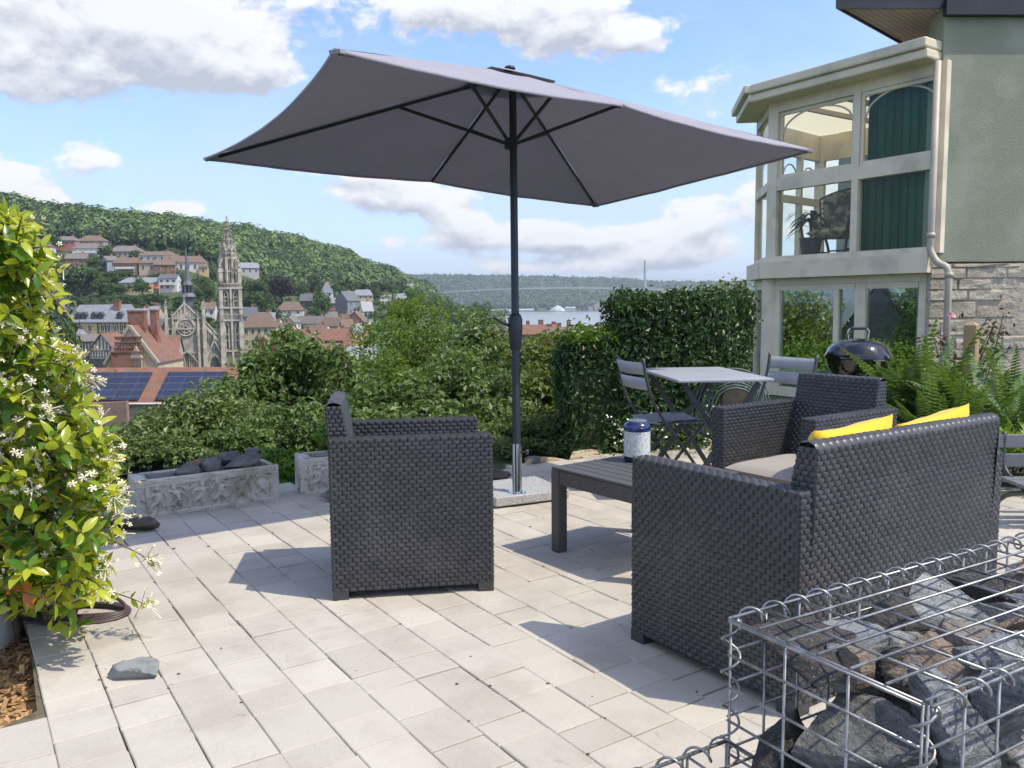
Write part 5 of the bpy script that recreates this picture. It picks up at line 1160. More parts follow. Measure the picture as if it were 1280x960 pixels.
rockthing('flat dark rock at the left end of the long trough', trp(.13, .13, TR_H-.005), (.20, .13, .06), TR_TH, 1, group=GTROUGH)
rockthing('dark rough rock left of centre in the long trough', trp(.285, .11, TR_H+.012), (.17, .12, .10), TR_TH+.2, 2, group=GTROUGH)
rockthing('small rusty brown rock behind the centre of the long trough', trp(.36, .19, TR_H+.014), (.12, .08, .09), TR_TH, 3, mat('rusty_rock', (.24, .14, .09), (.15, .1, .08), 14, .85, bump=1, bscale=60), group=GTROUGH)
rockthing('round grey rock in the centre of the long trough', trp(.425, .12, TR_H+.025), (.135, .12, .125), TR_TH, 4, m_rock, group=GTROUGH)
rockthing('long smooth grey rock at the right end of the long trough', trp(.60, .12, TR_H+.02), (.25, .12, .11), TR_TH, 5, m_rock, group=GTROUGH)
rockthing('flat grey rock behind the long smooth one in the trough', trp(.55, .20, TR_H+.035), (.19, .10, .10), TR_TH-.1, 6, m_rock, group=GTROUGH)
rockthing('small dark rock at the back right of the long trough', trp(.68, .21, TR_H+.04), (.10, .08, .10), TR_TH, 7, m_rock, group=GTROUGH)
a = G(165, 665)
rockthing('dark slab rock lying left, before the end of the long trough', (a[0]-.02, a[1]+.05, .025), (.22, .10, .075), .35, 8, m_rock_b, -.08)
a = G(178, 664)
rockthing('long brown slate slab resting before the trough corner', (a[0]+.0, a[1]+.0, .035), (.24, .085, .085), .42, 9, m_rock_b, -.18)
a = G(160, 850)
rockthing('light grey lump of rock lying alone on the sunny paving', (a[0], a[1]+.02, .024), (.165, .11, .115), .25, 14, m_rock_l)
a = G(408, 628)
rockthing('dark rounded stone against the second trough beside the armchair', (a[0]+.06, a[1]+.06, .035), (.22, .15, .09), .2, 11, m_rock)
a = G(624, 603)
rockthing('dark block of stone behind the parasol base', (a[0]-.02, a[1]+.05, .035), (.20, .15, .10), .1, 12, m_rock_b)
a = G(668, 588)
rockthing('small dark stone behind the parasol pole', (a[0]+.0, a[1]+.25, .02), (.14, .10, .06), .1, 15, m_rock)
# brown cut stone at the paving edge under the jasmine
a = G(118, 730)
rockthing('rough brown edging stone at the paving rim under the jasmine', (a[0]-.05, a[1]+.05, .02), (.10, .14, .13), .3, 13, mat('sandstone', (.30, .19, .11), (.18, .11, .07), 20, .9, bump=1, bscale=60))
# low stone edging along the back of the terrace
m_edge = mat('edging_stone', (.48, .40, .28), (.33, .27, .19), 6, .9, bump=.6, bscale=40, tint=.4)
GE = 'edging stones along the back of the terrace'
pts = [np.array([.06, 5.66]), np.array([.36, 5.9]), np.array([.78, 6.2]), np.array([1.36, 6.36]), np.array([2.1, 6.62])]; k = 0
for a, b in zip(pts[:-1], pts[1:]):
    v = b-a; Ls = np.linalg.norm(v); m_ = max(1, int(Ls/.26))
    for i in range(m_):
        c = a+v*(i+.5)/m_; mb = MB(); rock(mb, (c[0], c[1], .005), (Ls/m_*.97, .11, .075), math.atan2(v[1], v[0]), 200+k, sub=3, cuts=8)
        tag(obj('edging_stone', mb, m_edge, smooth=True), 'tan edging stone bordering the back of the terrace by the hedge', 'edging', GE); k += 1
# irrigation hose rings lying under the jasmine
m_hose = mat('brown_hose', (.07, .045, .042), rough=.45)
mb = MB(); c0 = G(92, 772)
for k in range(5):
    a = np.linspace(0, 2*math.pi, 40, endpoint=False); rx, ry = .19-.013*k, .10-.010*k
    tube(mb, np.stack([c0[0]+.01*k+rx*np.cos(a), c0[1]+.02+ry*np.sin(a), .008+.0025*k+.005*np.sin(a*2+k)+(.04 if k == 4 else 0)*np.clip(np.sin(a), 0, 1)], 1), .0065, 8, closed=True)
tube(mb, bez([c0+[-.18, 0, .01], c0+[-.24, -.03, .06], c0+[-.27, -.10, .0], c0+[-.275, -.16, -.07]], 8), .0065, 8)
tag(obj('garden_hose', mb, m_hose, smooth=True), 'coil of dark brown irrigation hose on the paving under the jasmine', 'hose')
# ================================================================ WOVEN LOUNGE SET
m_wick = mat('charcoal_weave', (.046, .047, .053), (.036, .037, .042), 60, .40, tint=.5, spec=.6, col3=(.062, .062, .066), scale3=3.5)
m_wick_in = mat('charcoal_plastic', (.030, .031, .036), rough=.5)
def weave(mb, p00, p10, p11, p01, bw=.031, bh=.0165, amp=.0037, g=None):
    """woven strands over a four cornered patch: rounded beads in staggered rows, p00->p10 along the strands"""
    g = g or rng; p00, p10, p11, p01 = (np.asarray(p, float) for p in (p00, p10, p11, p01))
    L = (np.linalg.norm(p10-p00)+np.linalg.norm(p11-p01))/2; Hh = (np.linalg.norm(p01-p00)+np.linalg.norm(p11-p10))/2
    nr = max(1, int(round(Hh/bh))); nc = max(1, int(round(L/bw))); N = nrm(np.cross(p10-p00, p01-p00)) if np.linalg.norm(p10-p00) > 1e-6 else nrm(np.cross(p11-p01, p01-p00))
    sp = np.array([0, .13, .5, .87, 1]); tp = np.array([0, .5, 1])
    Us, Ts = [], []; Hs = []; tn = []
    for r in range(nr):
        off = .5 if r % 2 else 0
        for c in range(nc+(1 if off else 0)):
            a, b = max(0, (c-off)/nc), min(1, (c+1-off)/nc)
            if b-a < 1e-6: continue
            Us.append(a+(b-a)*sp); Ts.append((r+tp)/nr); Hs.append(amp*g.uniform(.8, 1.12)); tn.append(g.uniform(.2, .8))
    U = np.array(Us)[:, :, None]+np.zeros((1, 1, 3)); T = np.array(Ts)[:, None, :]+np.zeros((1, 5, 1)); k = len(Us)
    prof = np.array([-1.1, .62, 1, .62, -1.1])[:, None]*np.array([0, 1, 0])[None]+np.array([-1.2, -.45, -.3, -.45, -1.2])[:, None]*np.array([1, 0, 1])[None]
    Hh_ = np.array(Hs)[:, None, None]*prof[None]
    P = ((1-U)*(1-T))[..., None]*p00+(U*(1-T))[..., None]*p10+(U*T)[..., None]*p11+((1-U)*T)[..., None]*p01+Hh_[..., None]*N
    q = []
    for i in range(4):
        for j in range(2): q.append((i*3+j, (i+1)*3+j, (i+1)*3+j+1, i*3+j+1))
    Fq = (np.arange(k)[:, None, None]*15+np.array(q)[None]).reshape(-1, 4)
    mb.add(P.reshape(-1, 3), Fq, np.repeat(tn, 8))
def wbox(mb, o, u, v, w, skip=(), inner=True, **kw):
    """box with woven faces; o corner, u,v horizontal, w up (right handed)"""
    o, u, v, w = (np.asarray(a, float) for a in (o, u, v, w))
    sk = .004; fs = {'-v': (o, o+u, o+u+w, o+w), '+u': (o+u, o+u+v, o+u+v+w, o+u+w), '+v': (o+u+v, o+v, o+v+w, o+u+v+w), '-u': (o+v, o, o+w, o+v+w), '+w': (o+w, o+u+w, o+u+v+w, o+v+w)}
    for k, q in fs.items():
        if k not in skip: weave(mb, *q, **kw)
def softbox(name, m, parent, c, s, rz=0.0, puff=.012, r=.02, seg=14, seed=0, pinch=0.0):
    """cushion: rounded, slightly domed box"""
    g_ = np.random.default_rng(seed+7); mb = MB(); n_ = 22
    U, Vv = np.meshgrid(np.linspace(-1, 1, n_), np.linspace(-1, 1, n_), indexing='ij')
    ex = np.maximum(np.abs(U), np.abs(Vv)); pr = np.clip((1-np.abs(U)**6), 0, 1)**.5*np.clip((1-np.abs(Vv)**6), 0, 1)**.5
    rnd = 1-pinch*(1-np.abs(U)**2)*np.abs(Vv)**4-0*ex
    X = U*s[0]/2*(1-pinch*(1-Vv**2)*np.abs(U)**3); Y = Vv*s[1]/2*(1-pinch*(1-U**2)*np.abs(Vv)**3)
    nz = fbm(np.stack([U*2+seed, Vv*2, U*0], -1), 3)*puff*.5
    V = []
    for sg in (1, -1): V.append(np.stack([X, Y, sg*(pr*(s[2]/2)+pr*pr*puff*(1-U*U)*(1-Vv*Vv))+nz*pr], -1).reshape(-1, 3))
    V = np.concatenate(V); V[:, 2] += s[2]/2
    i = np.arange(n_-1)[:, None]*n_+np.arange(n_-1)[None]; Fq = np.stack([i, i+n_, i+n_+1, i+1], -1).reshape(-1, 4)
    mb.add(V, np.concatenate([Fq, Fq[:, ::-1]+n_*n_]))
    o = obj(name, mb, m, parent, smooth=True); o.location = c; o.rotation_euler.z = rz; return o
m_cush = mat('taupe_cloth', (.36, .325, .295), (.33, .30, .27), 300, .9, bump=.3, bscale=500, sheen=.2)
m_yell = mat('yellow_cloth', (.80, .52, .015), (.76, .47, .012), 200, .85, bump=.3, bscale=400, sheen=.2)
def lounge(name, label, cat, loc, rz, W, Dp, ha, hb, cushion, seed=0, arm=.075, back_h0=None, bow=0.0):
    """local frame: x across, front towards -y (y from 0 front to Dp back)"""
    t = thing(name, label, cat, loc, rz); g_ = np.random.default_rng(seed+60); ft = .032
    for sx in (0, 1):
        x0 = 0 if not sx else W-arm
        mb = MB(); o = np.array([x0, 0, ft]); u = (arm, 0, 0); v = (0, Dp, 0); w = (0, 0, ha-ft)
        wbox(mb, o, u, v, w, g=g_, skip=('+w',)); weave(mb, (x0, Dp, ha), (x0, 0, ha), (x0+arm, 0, ha), (x0+arm, Dp, ha), g=g_)
        quad(mb, (x0, 0, ft), (x0, Dp, ft), (x0+arm, Dp, ft), (x0+arm, 0, ft))
        a = obj('armrest', mb, m_wick, t, smooth=True)
        for y in (0, Dp-.062): fb = MB(); box(fb, (x0-.001, y+.001, 0), (arm+.002, 0, 0), (0, .060, 0), (0, 0, ft+.006)); obj('foot', fb, m_wick, a)
    # seat box and front skirt
    mb = MB(); xi, xo = arm-.004, W-arm+.004
    weave(mb, (xi, .02, .045), (xo, .02, .045), (xo, .02, .30), (xi, .02, .30), g=g_); weave(mb, (xi, .02, .30), (xo, .02, .30), (xo, Dp-.06, .30), (xi, Dp-.06, .30), g=g_)
    quad(mb, (xi, .02, .05), (xi, Dp-.02, .05), (xo, Dp-.02, .05), (xo, .02, .05)); obj('seat', mb, m_wick, t, smooth=True)
    # wedge shaped back: upright rear face, raked front face, rounded top
    xi, xo = (arm-.012, W-arm+.012) if not back_h0 else (back_h0, W-back_h0)
    yb, yt0, yt1, yf = Dp-.003, Dp+.012, Dp-.045, Dp-.135; zs, zf, zt = .03, .30, hb
    mb = MB()
    weave(mb, (xo, yb, zs), (xi, yb, zs), (xi, yb+.004, ha), (xo, yb+.004, ha), g=g_)
    weave(mb, (xo, yb+.004, ha), (xi, yb+.004, ha), (xi, yt0, zt-.018), (xo, yt0, zt-.018), g=g_)
    prof = [(yt0, zt-.018), (yt0-.010, zt-.003), (yt0-.028, zt+.003), (yt1, zt-.003), (yt1-.006, zt-.016)]
    for (ya, za), (yb_, zb_) in zip(prof[:-1], prof[1:]): weave(mb, (xo, ya, za), (xi, ya, za), (xi, yb_, zb_), (xo, yb_, zb_), g=g_, bh=.014, amp=.0022)
    weave(mb, (xi, yf, zf), (xo, yf, zf), (xo, yt1-.006, zt-.016), (xi, yt1-.006, zt-.016), g=g_)
    weave(mb, (xi, yb, zs), (xi, yf, zs), (xi, yf, zf), (xi, yb, zf), g=g_); weave(mb, (xi, yb, zf), (xi, yf, zf), (xi, yt1-.004, zt-.014), (xi, yt0, zt-.014), g=g_)
    weave(mb, (xo, yf, zs), (xo, yb, zs), (xo, yb, zf), (xo, yf, zf), g=g_); weave(mb, (xo, yf, zf), (xo, yb, zf), (xo, yt0, zt-.014), (xo, yt1-.004, zt-.014), g=g_)
    obj('backrest', mb, m_wick, t, smooth=True)
    if cushion: 
        k = 2 if W > .9 else 1; ww = (W-2*arm-.01)/k
        for i in range(k): softbox('seat_cushion', m_cush, t, (arm+.005+ww*(i+.5), (Dp-.13)/2+.004, .302), (ww-.004, Dp-.125, .062), 0, .014, seed=seed+i)
    return t
# left armchair: faces right; local x runs from its near arm to its far arm
la = 3.301-math.pi                       # heading of its front->back line is pi+la
th = math.pi+.1594
u_fb = np.array([math.cos(th), math.sin(th)])      # front -> back
# local +y = front->back, so rz = th - 90deg ; local +x then = u_fb turned by -90deg (away from the viewer)
lounge('armchair', 'charcoal woven armchair turned sideways at the left, its plain arm towards the viewer', 'armchair', (-.077, 3.141, 0), th-math.pi/2, .545, .62, .618, .752, True, 1)
# right armchair
th = .60; v = np.array([-math.sin(th), math.cos(th)]); W_ = .575
p = np.array([1.285, 3.462])+v*W_
lounge('armchair', 'charcoal woven armchair with a taupe seat cushion at the right, behind the sofa', 'armchair', (p[0], p[1], 0), th-math.pi/2, W_, .62, .618, .757, True, 2)
# sofa seen from behind
th = -.985; v = np.array([-math.sin(th), math.cos(th)]); SW = 1.05; so_ = np.array([.391, 2.665]); p = so_+v*SW
lounge('sofa', 'charcoal woven two seat sofa seen from behind, with yellow pillows', 'sofa', (p[0], p[1], 0), th-math.pi/2, SW, .655, .618, .748, True, 3, arm=.062)
ufb = np.array([math.cos(th), math.sin(th)])
for k, (s, lean, sz, lab) in enumerate(((.30, .42, (.36, .36, .085), 'yellow pillow on the sofa, nearer to the left arm'), (.72, .42, (.38, .36, .085), 'yellow pillow on the sofa, further right with a raised corner'))):
    t = thing('pillow', lab, 'pillow', (0, 0, 0), 0, 'yellow pillows on the sofa')
    q = so_+v*s+ufb*.465; t.location = (q[0], q[1], (.425, .417)[k])
    o = softbox('cover', m_yell, t, (0, 0, 0), sz, 0, .03, seed=20+k, pinch=.10)
    # stands on its edge, leaning on the back
    up = np.array([ufb[0]*.30, ufb[1]*.30, .953]); xx = np.array([v[0], v[1], 0]); rot_in = (.05, .10)[k]
    x2 = nrm(xx*math.cos(rot_in)+up*math.sin(rot_in)); y2 = nrm(up*math.cos(rot_in)-xx*math.sin(rot_in)); z2 = np.cross(x2, y2)
    M = Matrix(((x2[0], y2[0], z2[0], 0), (x2[1], y2[1], z2[1], 0), (x2[2], y2[2], z2[2], 0), (0, 0, 0, 1)))
    o.matrix_local = Matrix.Translation((up[0]*.18, up[1]*.18, up[2]*.205)) @ M
# ---------------------------------------------------------------- coffee table: slatted top on square legs
m_plast = mat('charcoal_board', (.095, .09, .09), (.075, .072, .073), 40, .5, stretch=(1, 8, 1), bump=.4, bscale=120, rvar=.15)
TC = np.array([.172, 3.66]); TT_ = -.93; TL, TW, THh = .60, .56, .389
t = thing('coffee_table', 'low charcoal coffee table with a slatted top and square legs', 'table', (TC[0], TC[1], 0), TT_)
for k, (x, y) in enumerate(((0, 0), (TL-.052, 0), (0, TW-.052), (TL-.052, TW-.052))): mb = MB(); box(mb, (x, y, 0), (.052, 0, 0), (0, .052, 0), (0, 0, THh-.012)); obj('leg', mb, m_plast, t, bevel=.004)
mb = MB(); z0 = THh-.075
for o, u, v_ in (((.053, .004, z0), (TL-.106, 0, 0), (0, .02, 0)), ((.053, TW-.024, z0), (TL-.106, 0, 0), (0, .02, 0)), ((.004, .053, z0), (.02, 0, 0), (0, TW-.106, 0)), ((TL-.024, .053, z0), (.02, 0, 0), (0, TW-.106, 0))): box(mb, o, u, v_, (0, 0, .0625))
obj('apron', mb, m_plast, t, bevel=.003)
mb = MB(); ns = 9; wS = TW/ns
for k in range(ns): box(mb, (0, k*wS+.0028, THh-.011), (TL, 0, 0), (0, wS-.0056, 0), (0, 0, .011))
obj('tabletop', mb, m_plast, t, bevel=.002)
mb = MB(); box(mb, (.026, .026, THh-.0165), (TL-.052, 0, 0), (0, TW-.052, 0), (0, 0, .004)); obj('underboard', mb, m_wick_in, t)
# speckled lantern jar standing on it
a = G(797, 577, THh); c0 = np.array([a[0], a[1]+.02, THh])
m_spk, n, out = newmat('speckled_glaze'); tc = n('ShaderNodeTexCoord').outputs['Object']
vo = n('ShaderNodeTexVoronoi', i={'Vector': tc, 'Scale': 190.0, 'Randomness': 1.0}).outputs['Distance']
sp = n.math('MULTIPLY', n.ramp(vo, .42, .30), n.ramp(n.noise(tc, 60, 3), .45, .58))
c = n.mix(sp, (.66, .68, .68), (.035, .045, .07)); b = n('ShaderNodeBsdfPrincipled', i={'Base Color': c, 'Roughness': .25, 'Coat Weight': .3}); n.k.new(b.outputs[0], out.inputs[0])
m_blue = mat('blue_glaze', (.018, .035, .16), (.01, .02, .09), 20, .18, coat=.5); m_dblue = mat('navy_glaze', (.012, .015, .04), rough=.25)
t = thing('lantern', 'speckled white ceramic lantern jar with a blue shoulder on the coffee table', 'lantern', c0)
r0 = .061
mb = MB(); lathe(mb, [(r0*.9, .022), (r0, .026), (r0*1.01, .07), (r0, .142)], n=40); obj('body', mb, m_spk, t, smooth=True, auto=50)
mb = MB(); lathe(mb, [(r0*.90, 0), (r0*.985, .003), (r0*1.0, .022)], n=40); obj('foot_ring', mb, m_dblue, t, smooth=True, auto=40)
mb = MB(); lathe(mb, [(r0*1.0, .142), (r0*1.03, .147), (r0*1.03, .160), (r0*.93, .176), (r0*.72, .183)], n=40); 
for s in (0, 2.1, 4.2): lathe(mb, [(.004, 0), (.010, .002), (.010, .012), (.004, .014)], (r0*1.02*math.cos(s+2.7), r0*1.02*math.sin(s+2.7), .150), 10)
obj('shoulder', mb, m_blue, t, smooth=True, auto=50)
mb = MB(); lathe(mb, [(r0*.72, .183), (r0*.72, .19), (r0*.64, .193), (r0*.05, .190)], n=40); obj('rim', mb, mat('grey_glaze', (.16, .17, .19), rough=.3), t, smooth=True, auto=40)
# ---------------------------------------------------------------- bistro table and folding chairs
m_metal = mat('graphite_metal', (.055, .06, .066), rough=.42, metal=.0, spec=.5); m_metal_l = mat('grey_lacquer', (.38, .40, .43), (.34, .36, .39), 8, .38)
BT = np.array([.905, 4.47]); BTH = .10; BL, BW, BH = .545, .86, .70
t = thing('bistro_table', 'grey folding metal bistro table with crossed legs by the hedge', 'table', (BT[0], BT[1], 0), BTH)
mb = MB(); box(mb, (0, 0, BH-.018), (BL, 0, 0), (0, BW, 0), (0, 0, .018)); obj('tabletop', mb, m_metal_l, t, bevel=.006)
mb = MB()
for y in (.07, BW-.07):
    bar(mb, (.05, y, 0), (BL-.06, y, BH-.03), .03, .012, (0, 1, 0)); bar(mb, (BL-.05, y+.014, 0), (.06, y+.014, BH-.03), .03, .012, (0, 1, 0))
for x in (.06, BL-.07): tube(mb, [(x, .07, .08), (x, BW-.07, .08)], .008)
tube(mb, [(BL/2, .06, BH/2-.015), (BL/2, BW-.05, BH/2-.015)], .008)
obj('leg_frame', mb, m_metal, t)
def bistro(label, loc, rz, slat=None):
    """folding slatted metal chair; local front is +x, seat about .45 high"""
    t = thing('bistro_chair', label, 'chair', loc, rz, 'folding metal bistro chairs'); w = .36; slat = slat or m_metal_l
    sh = .43
    for y in (-w/2, w/2):
        mb = MB(); tube(mb, bez([(.20, y, 0), (-.02, y, .30), (-.17, y, .50), (-.235, y, .66), (-.262, y, .80)], 6), .0095, 8); obj('back_leg', mb, m_metal, t, smooth=True)
        yy = y*.90; mb = MB(); tube(mb, bez([(-.22, yy, 0), (.0, yy, .24), (.17, yy, sh-.01)], 6), .0095, 8); obj('front_leg', mb, m_metal, t, smooth=True)
        mb = MB(); tube(mb, bez([(-.17, yy, sh-.035), (-.05, yy, sh-.012), (.08, yy, sh-.012), (.20, yy, sh-.004)], 6), .009, 8); obj('seat_rail', mb, m_metal, t, smooth=True)
    
    for x, yw, z in ((.165, .5, .035), (-.185, .45, .035), (-.002, .5, .28)): mb = MB(); tube(mb, [(x, -w*yw, z), (x, w*yw, z)], .0065); obj('stretcher', mb, m_metal, t, smooth=True)
    for k in range(4):                   # four curved seat slats
        x0 = -.165+k*.092; mb = MB(); q = 9; ys = np.linspace(-w/2*.98, w/2*.98, q); dz = -.020*(1-(ys/(w/2))**2)
        top = []; 
        for x, zx in ((x0, 0), (x0+.078, .004)):
            top.append(np.stack([np.full(q, x), ys, sh+dz+zx], 1))
        V = np.concatenate([top[0], top[1], top[0]-[0, 0, .005], top[1]-[0, 0, .005]]); f = []
        for i in range(q-1):
            f += [(i, q+i, q+i+1, i+1), (2*q+i, 2*q+i+1, 3*q+i+1, 3*q+i), (i, i+1, 2*q+i+1, 2*q+i), (q+i, 3*q+i, 3*q+i+1, q+i+1)]
        mb.add(V, f); obj('seat_slat', mb, slat, t, smooth=False)
    for z, x in ((.705, -.247), (.615, -.223)):
        mb = MB(); q = 11; ys = np.linspace(-w/2, w/2, q); dx = -.018*(1-(ys/(w/2))**2); hh = .072
        A = np.stack([x+dx, ys, np.full(q, z)], 1); B = np.stack([x+dx-.02, ys, np.full(q, z+hh)], 1)
        V = np.concatenate([A, B, A+[.004, 0, 0], B+[.004, 0, 0]]); f = []
        for i in range(q-1): f += [(i, i+1, q+i+1, q+i), (2*q+i, 3*q+i, 3*q+i+1, 2*q+i+1), (q+i, q+i+1, 3*q+i+1, 3*q+i), (i, 2*q+i, 2*q+i+1, i+1)]
        mb.add(V, f); obj('back_slat', mb, slat, t, smooth=True)
    return t
bistro('folding slatted metal chair at the left end of the bistro table', (.95, 4.96, 0), .30)
bistro('folding slatted metal chair beyond the right end of the bistro table', (1.50, 4.92, 0), 3.67)
m_bench = mat('grey_slat', (.17, .175, .19), (.14, .145, .16), 8, .5)
t = thing('garden_bench', 'low grey slatted garden bench cut off by the right edge of the view', 'bench', (2.95, 4.2, 0), -.04)
for z in (.255, .355): mb = MB(); box(mb, (-.45, 0, z), (.95, 0, 0), (0, .02, 0), (0, 0, .07)); obj('back_slat', mb, m_bench, t, bevel=.004)
for y in (-.30, -.21, -.12): mb = MB(); box(mb, (-.45, y, .20), (.95, 0, 0), (0, .07, 0), (0, 0, .018)); obj('seat_slat', mb, m_bench, t, bevel=.004)
for x in (-.40, .42):
    mb = MB(); tube(mb, bez([(x, -.34, 0), (x+.02, -.2, .15), (x, -.01, .25), (x, .01, .44)], 6), .012, 8); tube(mb, bez([(x, .12, 0), (x, -.05, .12), (x, -.30, .19)], 6), .012, 8); obj('leg', mb, m_metal, t, smooth=True)
# ================================================================ PARASOL
m_canopy, n, out = newmat('parasol_cloth')          # pale woven face; shade of the underside painted into its reverse
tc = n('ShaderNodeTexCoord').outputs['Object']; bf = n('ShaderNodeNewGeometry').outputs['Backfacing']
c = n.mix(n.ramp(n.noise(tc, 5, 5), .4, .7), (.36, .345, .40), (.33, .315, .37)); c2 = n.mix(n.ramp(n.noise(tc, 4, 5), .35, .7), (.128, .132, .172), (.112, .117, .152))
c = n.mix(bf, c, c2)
wv = n.math('ADD', n.noise(n('ShaderNodeMapping', i={0: tc, 3: (1, 2.6, 1)}).outputs[0], 3.2, 5, .6, 1.2), n.math('MULTIPLY', n.noise(tc, 900, 2), .03))
b = n('ShaderNodeBsdfPrincipled', i={'Base Color': c, 'Roughness': .85, 'Sheen Weight': .1})
bp = n('ShaderNodeBump', i={'Strength': .5, 'Distance': .03, 'Height': wv}); n.k.new(bp.outputs[0], b.inputs['Normal'])
tr = n('ShaderNodeBsdfTranslucent', i={'Color': (.22, .20, .235, 1)})
n.k.new(n('ShaderNodeMixShader', i={0: .16, 1: b.outputs[0], 2: tr.outputs[0]}).outputs[0], out.inputs[0])
m_pole = mat('anthracite_pole', (.035, .042, .048), rough=.4, metal=.3)
m_chrome = mat('brushed_steel', (.62, .60, .58), rough=.16, metal=1.0)
m_granite, n, out = newmat('granite'); tc = n('ShaderNodeTexCoord').outputs['Object']
c = n.mix(n.ramp(n.noise(tc, 150, 3), .42, .56), (.52, .51, .49), (.30, .295, .29)); c = n.mix(n.ramp(n.noise(tc, 210, 2), .60, .68), c, (.06, .06, .065))
b = n('ShaderNodeBsdfPrincipled', i={'Base Color': c, 'Roughness': .5}); n.k.new(b.outputs[0], out.inputs[0])
PB = np.array([.024, 4.56, 0.0]); APEX = np.array([.018, 4.88, 2.47])
SL = (G(620, 637), .448, .46, .052)
t = thing('parasol_stand', 'square granite slab with a steel tube holding the parasol', 'parasol stand', (PB[0], PB[1], 0))
mb = MB(); ca, sa = math.cos(SL[1]), math.sin(SL[1]); box(mb, SL[0]+[0, 0, .012], np.array([ca, sa, 0])*SL[2], np.array([-sa, ca, 0])*SL[2]*.92, (0, 0, SL[3])); obj('slab', mb, m_granite, t, w=True, bevel=.006)
mb = MB(); box(mb, SL[0]+np.array([ca, sa, 0])*.05+np.array([-sa, ca, 0])*.05+[0, 0, .001], np.array([ca, sa, 0])*(SL[2]-.1), np.array([-sa, ca, 0])*(SL[2]*.92-.1), (0, 0, .0108)); obj('foot', mb, m_pole, t, w=True)
ax = nrm(APEX-PB); zt = .064
mb = MB(); tube(mb, [PB+[0, 0, zt], PB+ax*.335], .0275, 28); obj('tube', mb, m_chrome, t, w=True, smooth=True, auto=40)
mb = MB(); lathe(mb, [(.052, 0), (.05, .006), (.028, .008)], PB+[0, 0, zt], 28); obj('flange', mb, m_chrome, t, w=True, smooth=True, auto=40)
mb = MB(); tube(mb, [PB+ax*.29+[.026, 0, 0], PB+ax*.29+[.058, -.004, 0]], .006, 8); lathe(mb, [(.012, 0), (.016, .004), (.016, .014), (.01, .018)], PB+ax*.29+[.05, -.003, 0], 12, axis=(1, -.1, 0)); obj('knob', mb, m_pole, t, w=True, smooth=True)
t = thing('parasol', 'large open rectangular grey parasol over the terrace', 'parasol', (PB[0], PB[1], 0))
mb = MB(); tube(mb, [PB+ax*.337, PB+ax*1.10], .0225, 24); po = obj('pole', mb, m_pole, t, w=True, smooth=True, auto=40)
mb = MB(); tube(mb, [PB+ax*1.07, PB+ax*2.44], .0215, 24); obj('upper_pole', mb, m_pole, po, w=True, smooth=True, auto=40)
# crank housing with its handle
mb = MB(); cc = PB+ax*1.005; P = [cc-ax*.14, cc-ax*.125, cc-ax*.02, cc+ax*.035, cc+ax*.06, cc+ax*.07]; tube(mb, P, [.026, .031, .041, .041, .033, .024], 24)
cr = obj('crank_housing', mb, m_pole, t, w=True, smooth=True, auto=50)
mb = MB(); tube(mb, [cc+ax*.0+[-.035, -.012, 0], cc+[-.062, -.02, .014]], .010, 10); bar(mb, cc+[-.055, -.022, .004], cc+[-.125, -.03, .050], .022, .012); tube(mb, [cc+[-.115, -.02, .045], cc+[-.118, -.07, .045]], .008, 10); obj('crank_handle', mb, m_pole, cr, w=True)
# canopy: four corners solved from the photograph's geometry, apex on the pole
CA, CB, CC, CD = (np.array(p) for p in ((-1.763, 4.865, 1.977), (-.664, 3.241, 2.094), (1.769, 4.935, 2.005), (.67, 6.559, 1.888)))
ctr = (CA+CB+CC+CD)/4; APX = ctr+np.array([.0, .0, .455]); APX[2] = 2.452
def sail(Pc, Qc, nn=26, sag=.045, draw=.05):
    """one cloth panel from the apex to the edge Pc-Qc, drawn in a little between its ribs"""
    V = []; f = []; mid = (Pc+Qc)/2
    for i in range(nn+1):
        s = i/nn
        for j in range(nn+1):
            w = j/nn; e = Pc*(1-w)+Qc*w
            p = APX*(1-s)+e*s
            bw = 4*w*(1-w)
            # scalloped edge and belly between the ribs
            p = p+nrm(APX*[1, 1, 0]-mid*[1, 1, 0]+1e-9)*(draw*bw*s**3)
            p = p+np.array([0, 0, -sag*bw*s*(1-s*.55)])
            k = np.array([s*3, w*4+np.sum(Pc), 1.7]); p = p+np.array([0, 0, .007*fbm(k*1.6, 2)*s])
            V.append(p)
    for i in range(nn):
        for j in range(nn): a = i*(nn+1)+j; f.append((a, a+nn+1, a+nn+2, a+1))
    return np.array(V), f
mb = MB(); mh = MB()
ribs_mid = [(CA+CB)/2, (CB+CC)/2, (CC+CD)/2, (CD+CA)/2]
def midrib(a, b_): m_ = (a+b_)/2+np.array([0, 0, .03]); return m_+nrm((ctr-m_)*[1, 1, 0])*.012
MBC, MDA = midrib(CB, CC), midrib(CD, CA)
for p, q, in_, sg in ((CA, CB, .07, .055), (CB, MBC, .022, .04), (MBC, CC, .022, .04), (CC, CD, .07, .055), (CD, MDA, .022, .04), (MDA, CA, .022, .04)):
    V, f = sail(p, q, sag=sg, draw=in_)
    if np.cross(V[30]-V[3], V[32]-V[3])[2] < 0: f = [k[::-1] for k in f]
    nz_ = sum(np.cross(V[k[1]]-V[k[0]], V[k[2]]-V[k[0]])[2] for k in f[200:260]); f = f if nz_ > 0 else [k[::-1] for k in f]
    mb.add(V, f)
    nn = 26; ed = V[nn*(nn+1):]; mh.add(np.concatenate([ed, ed+[0, 0, -.014]]), [(k, k+1, len(ed)+k+1, len(ed)+k) for k in range(len(ed)-1)])
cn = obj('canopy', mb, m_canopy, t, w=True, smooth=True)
hm = obj('hem', mh, m_canopy, cn, w=True, smooth=True); sd = hm.modifiers.new('s', 'SOLIDIFY'); sd.thickness = .003
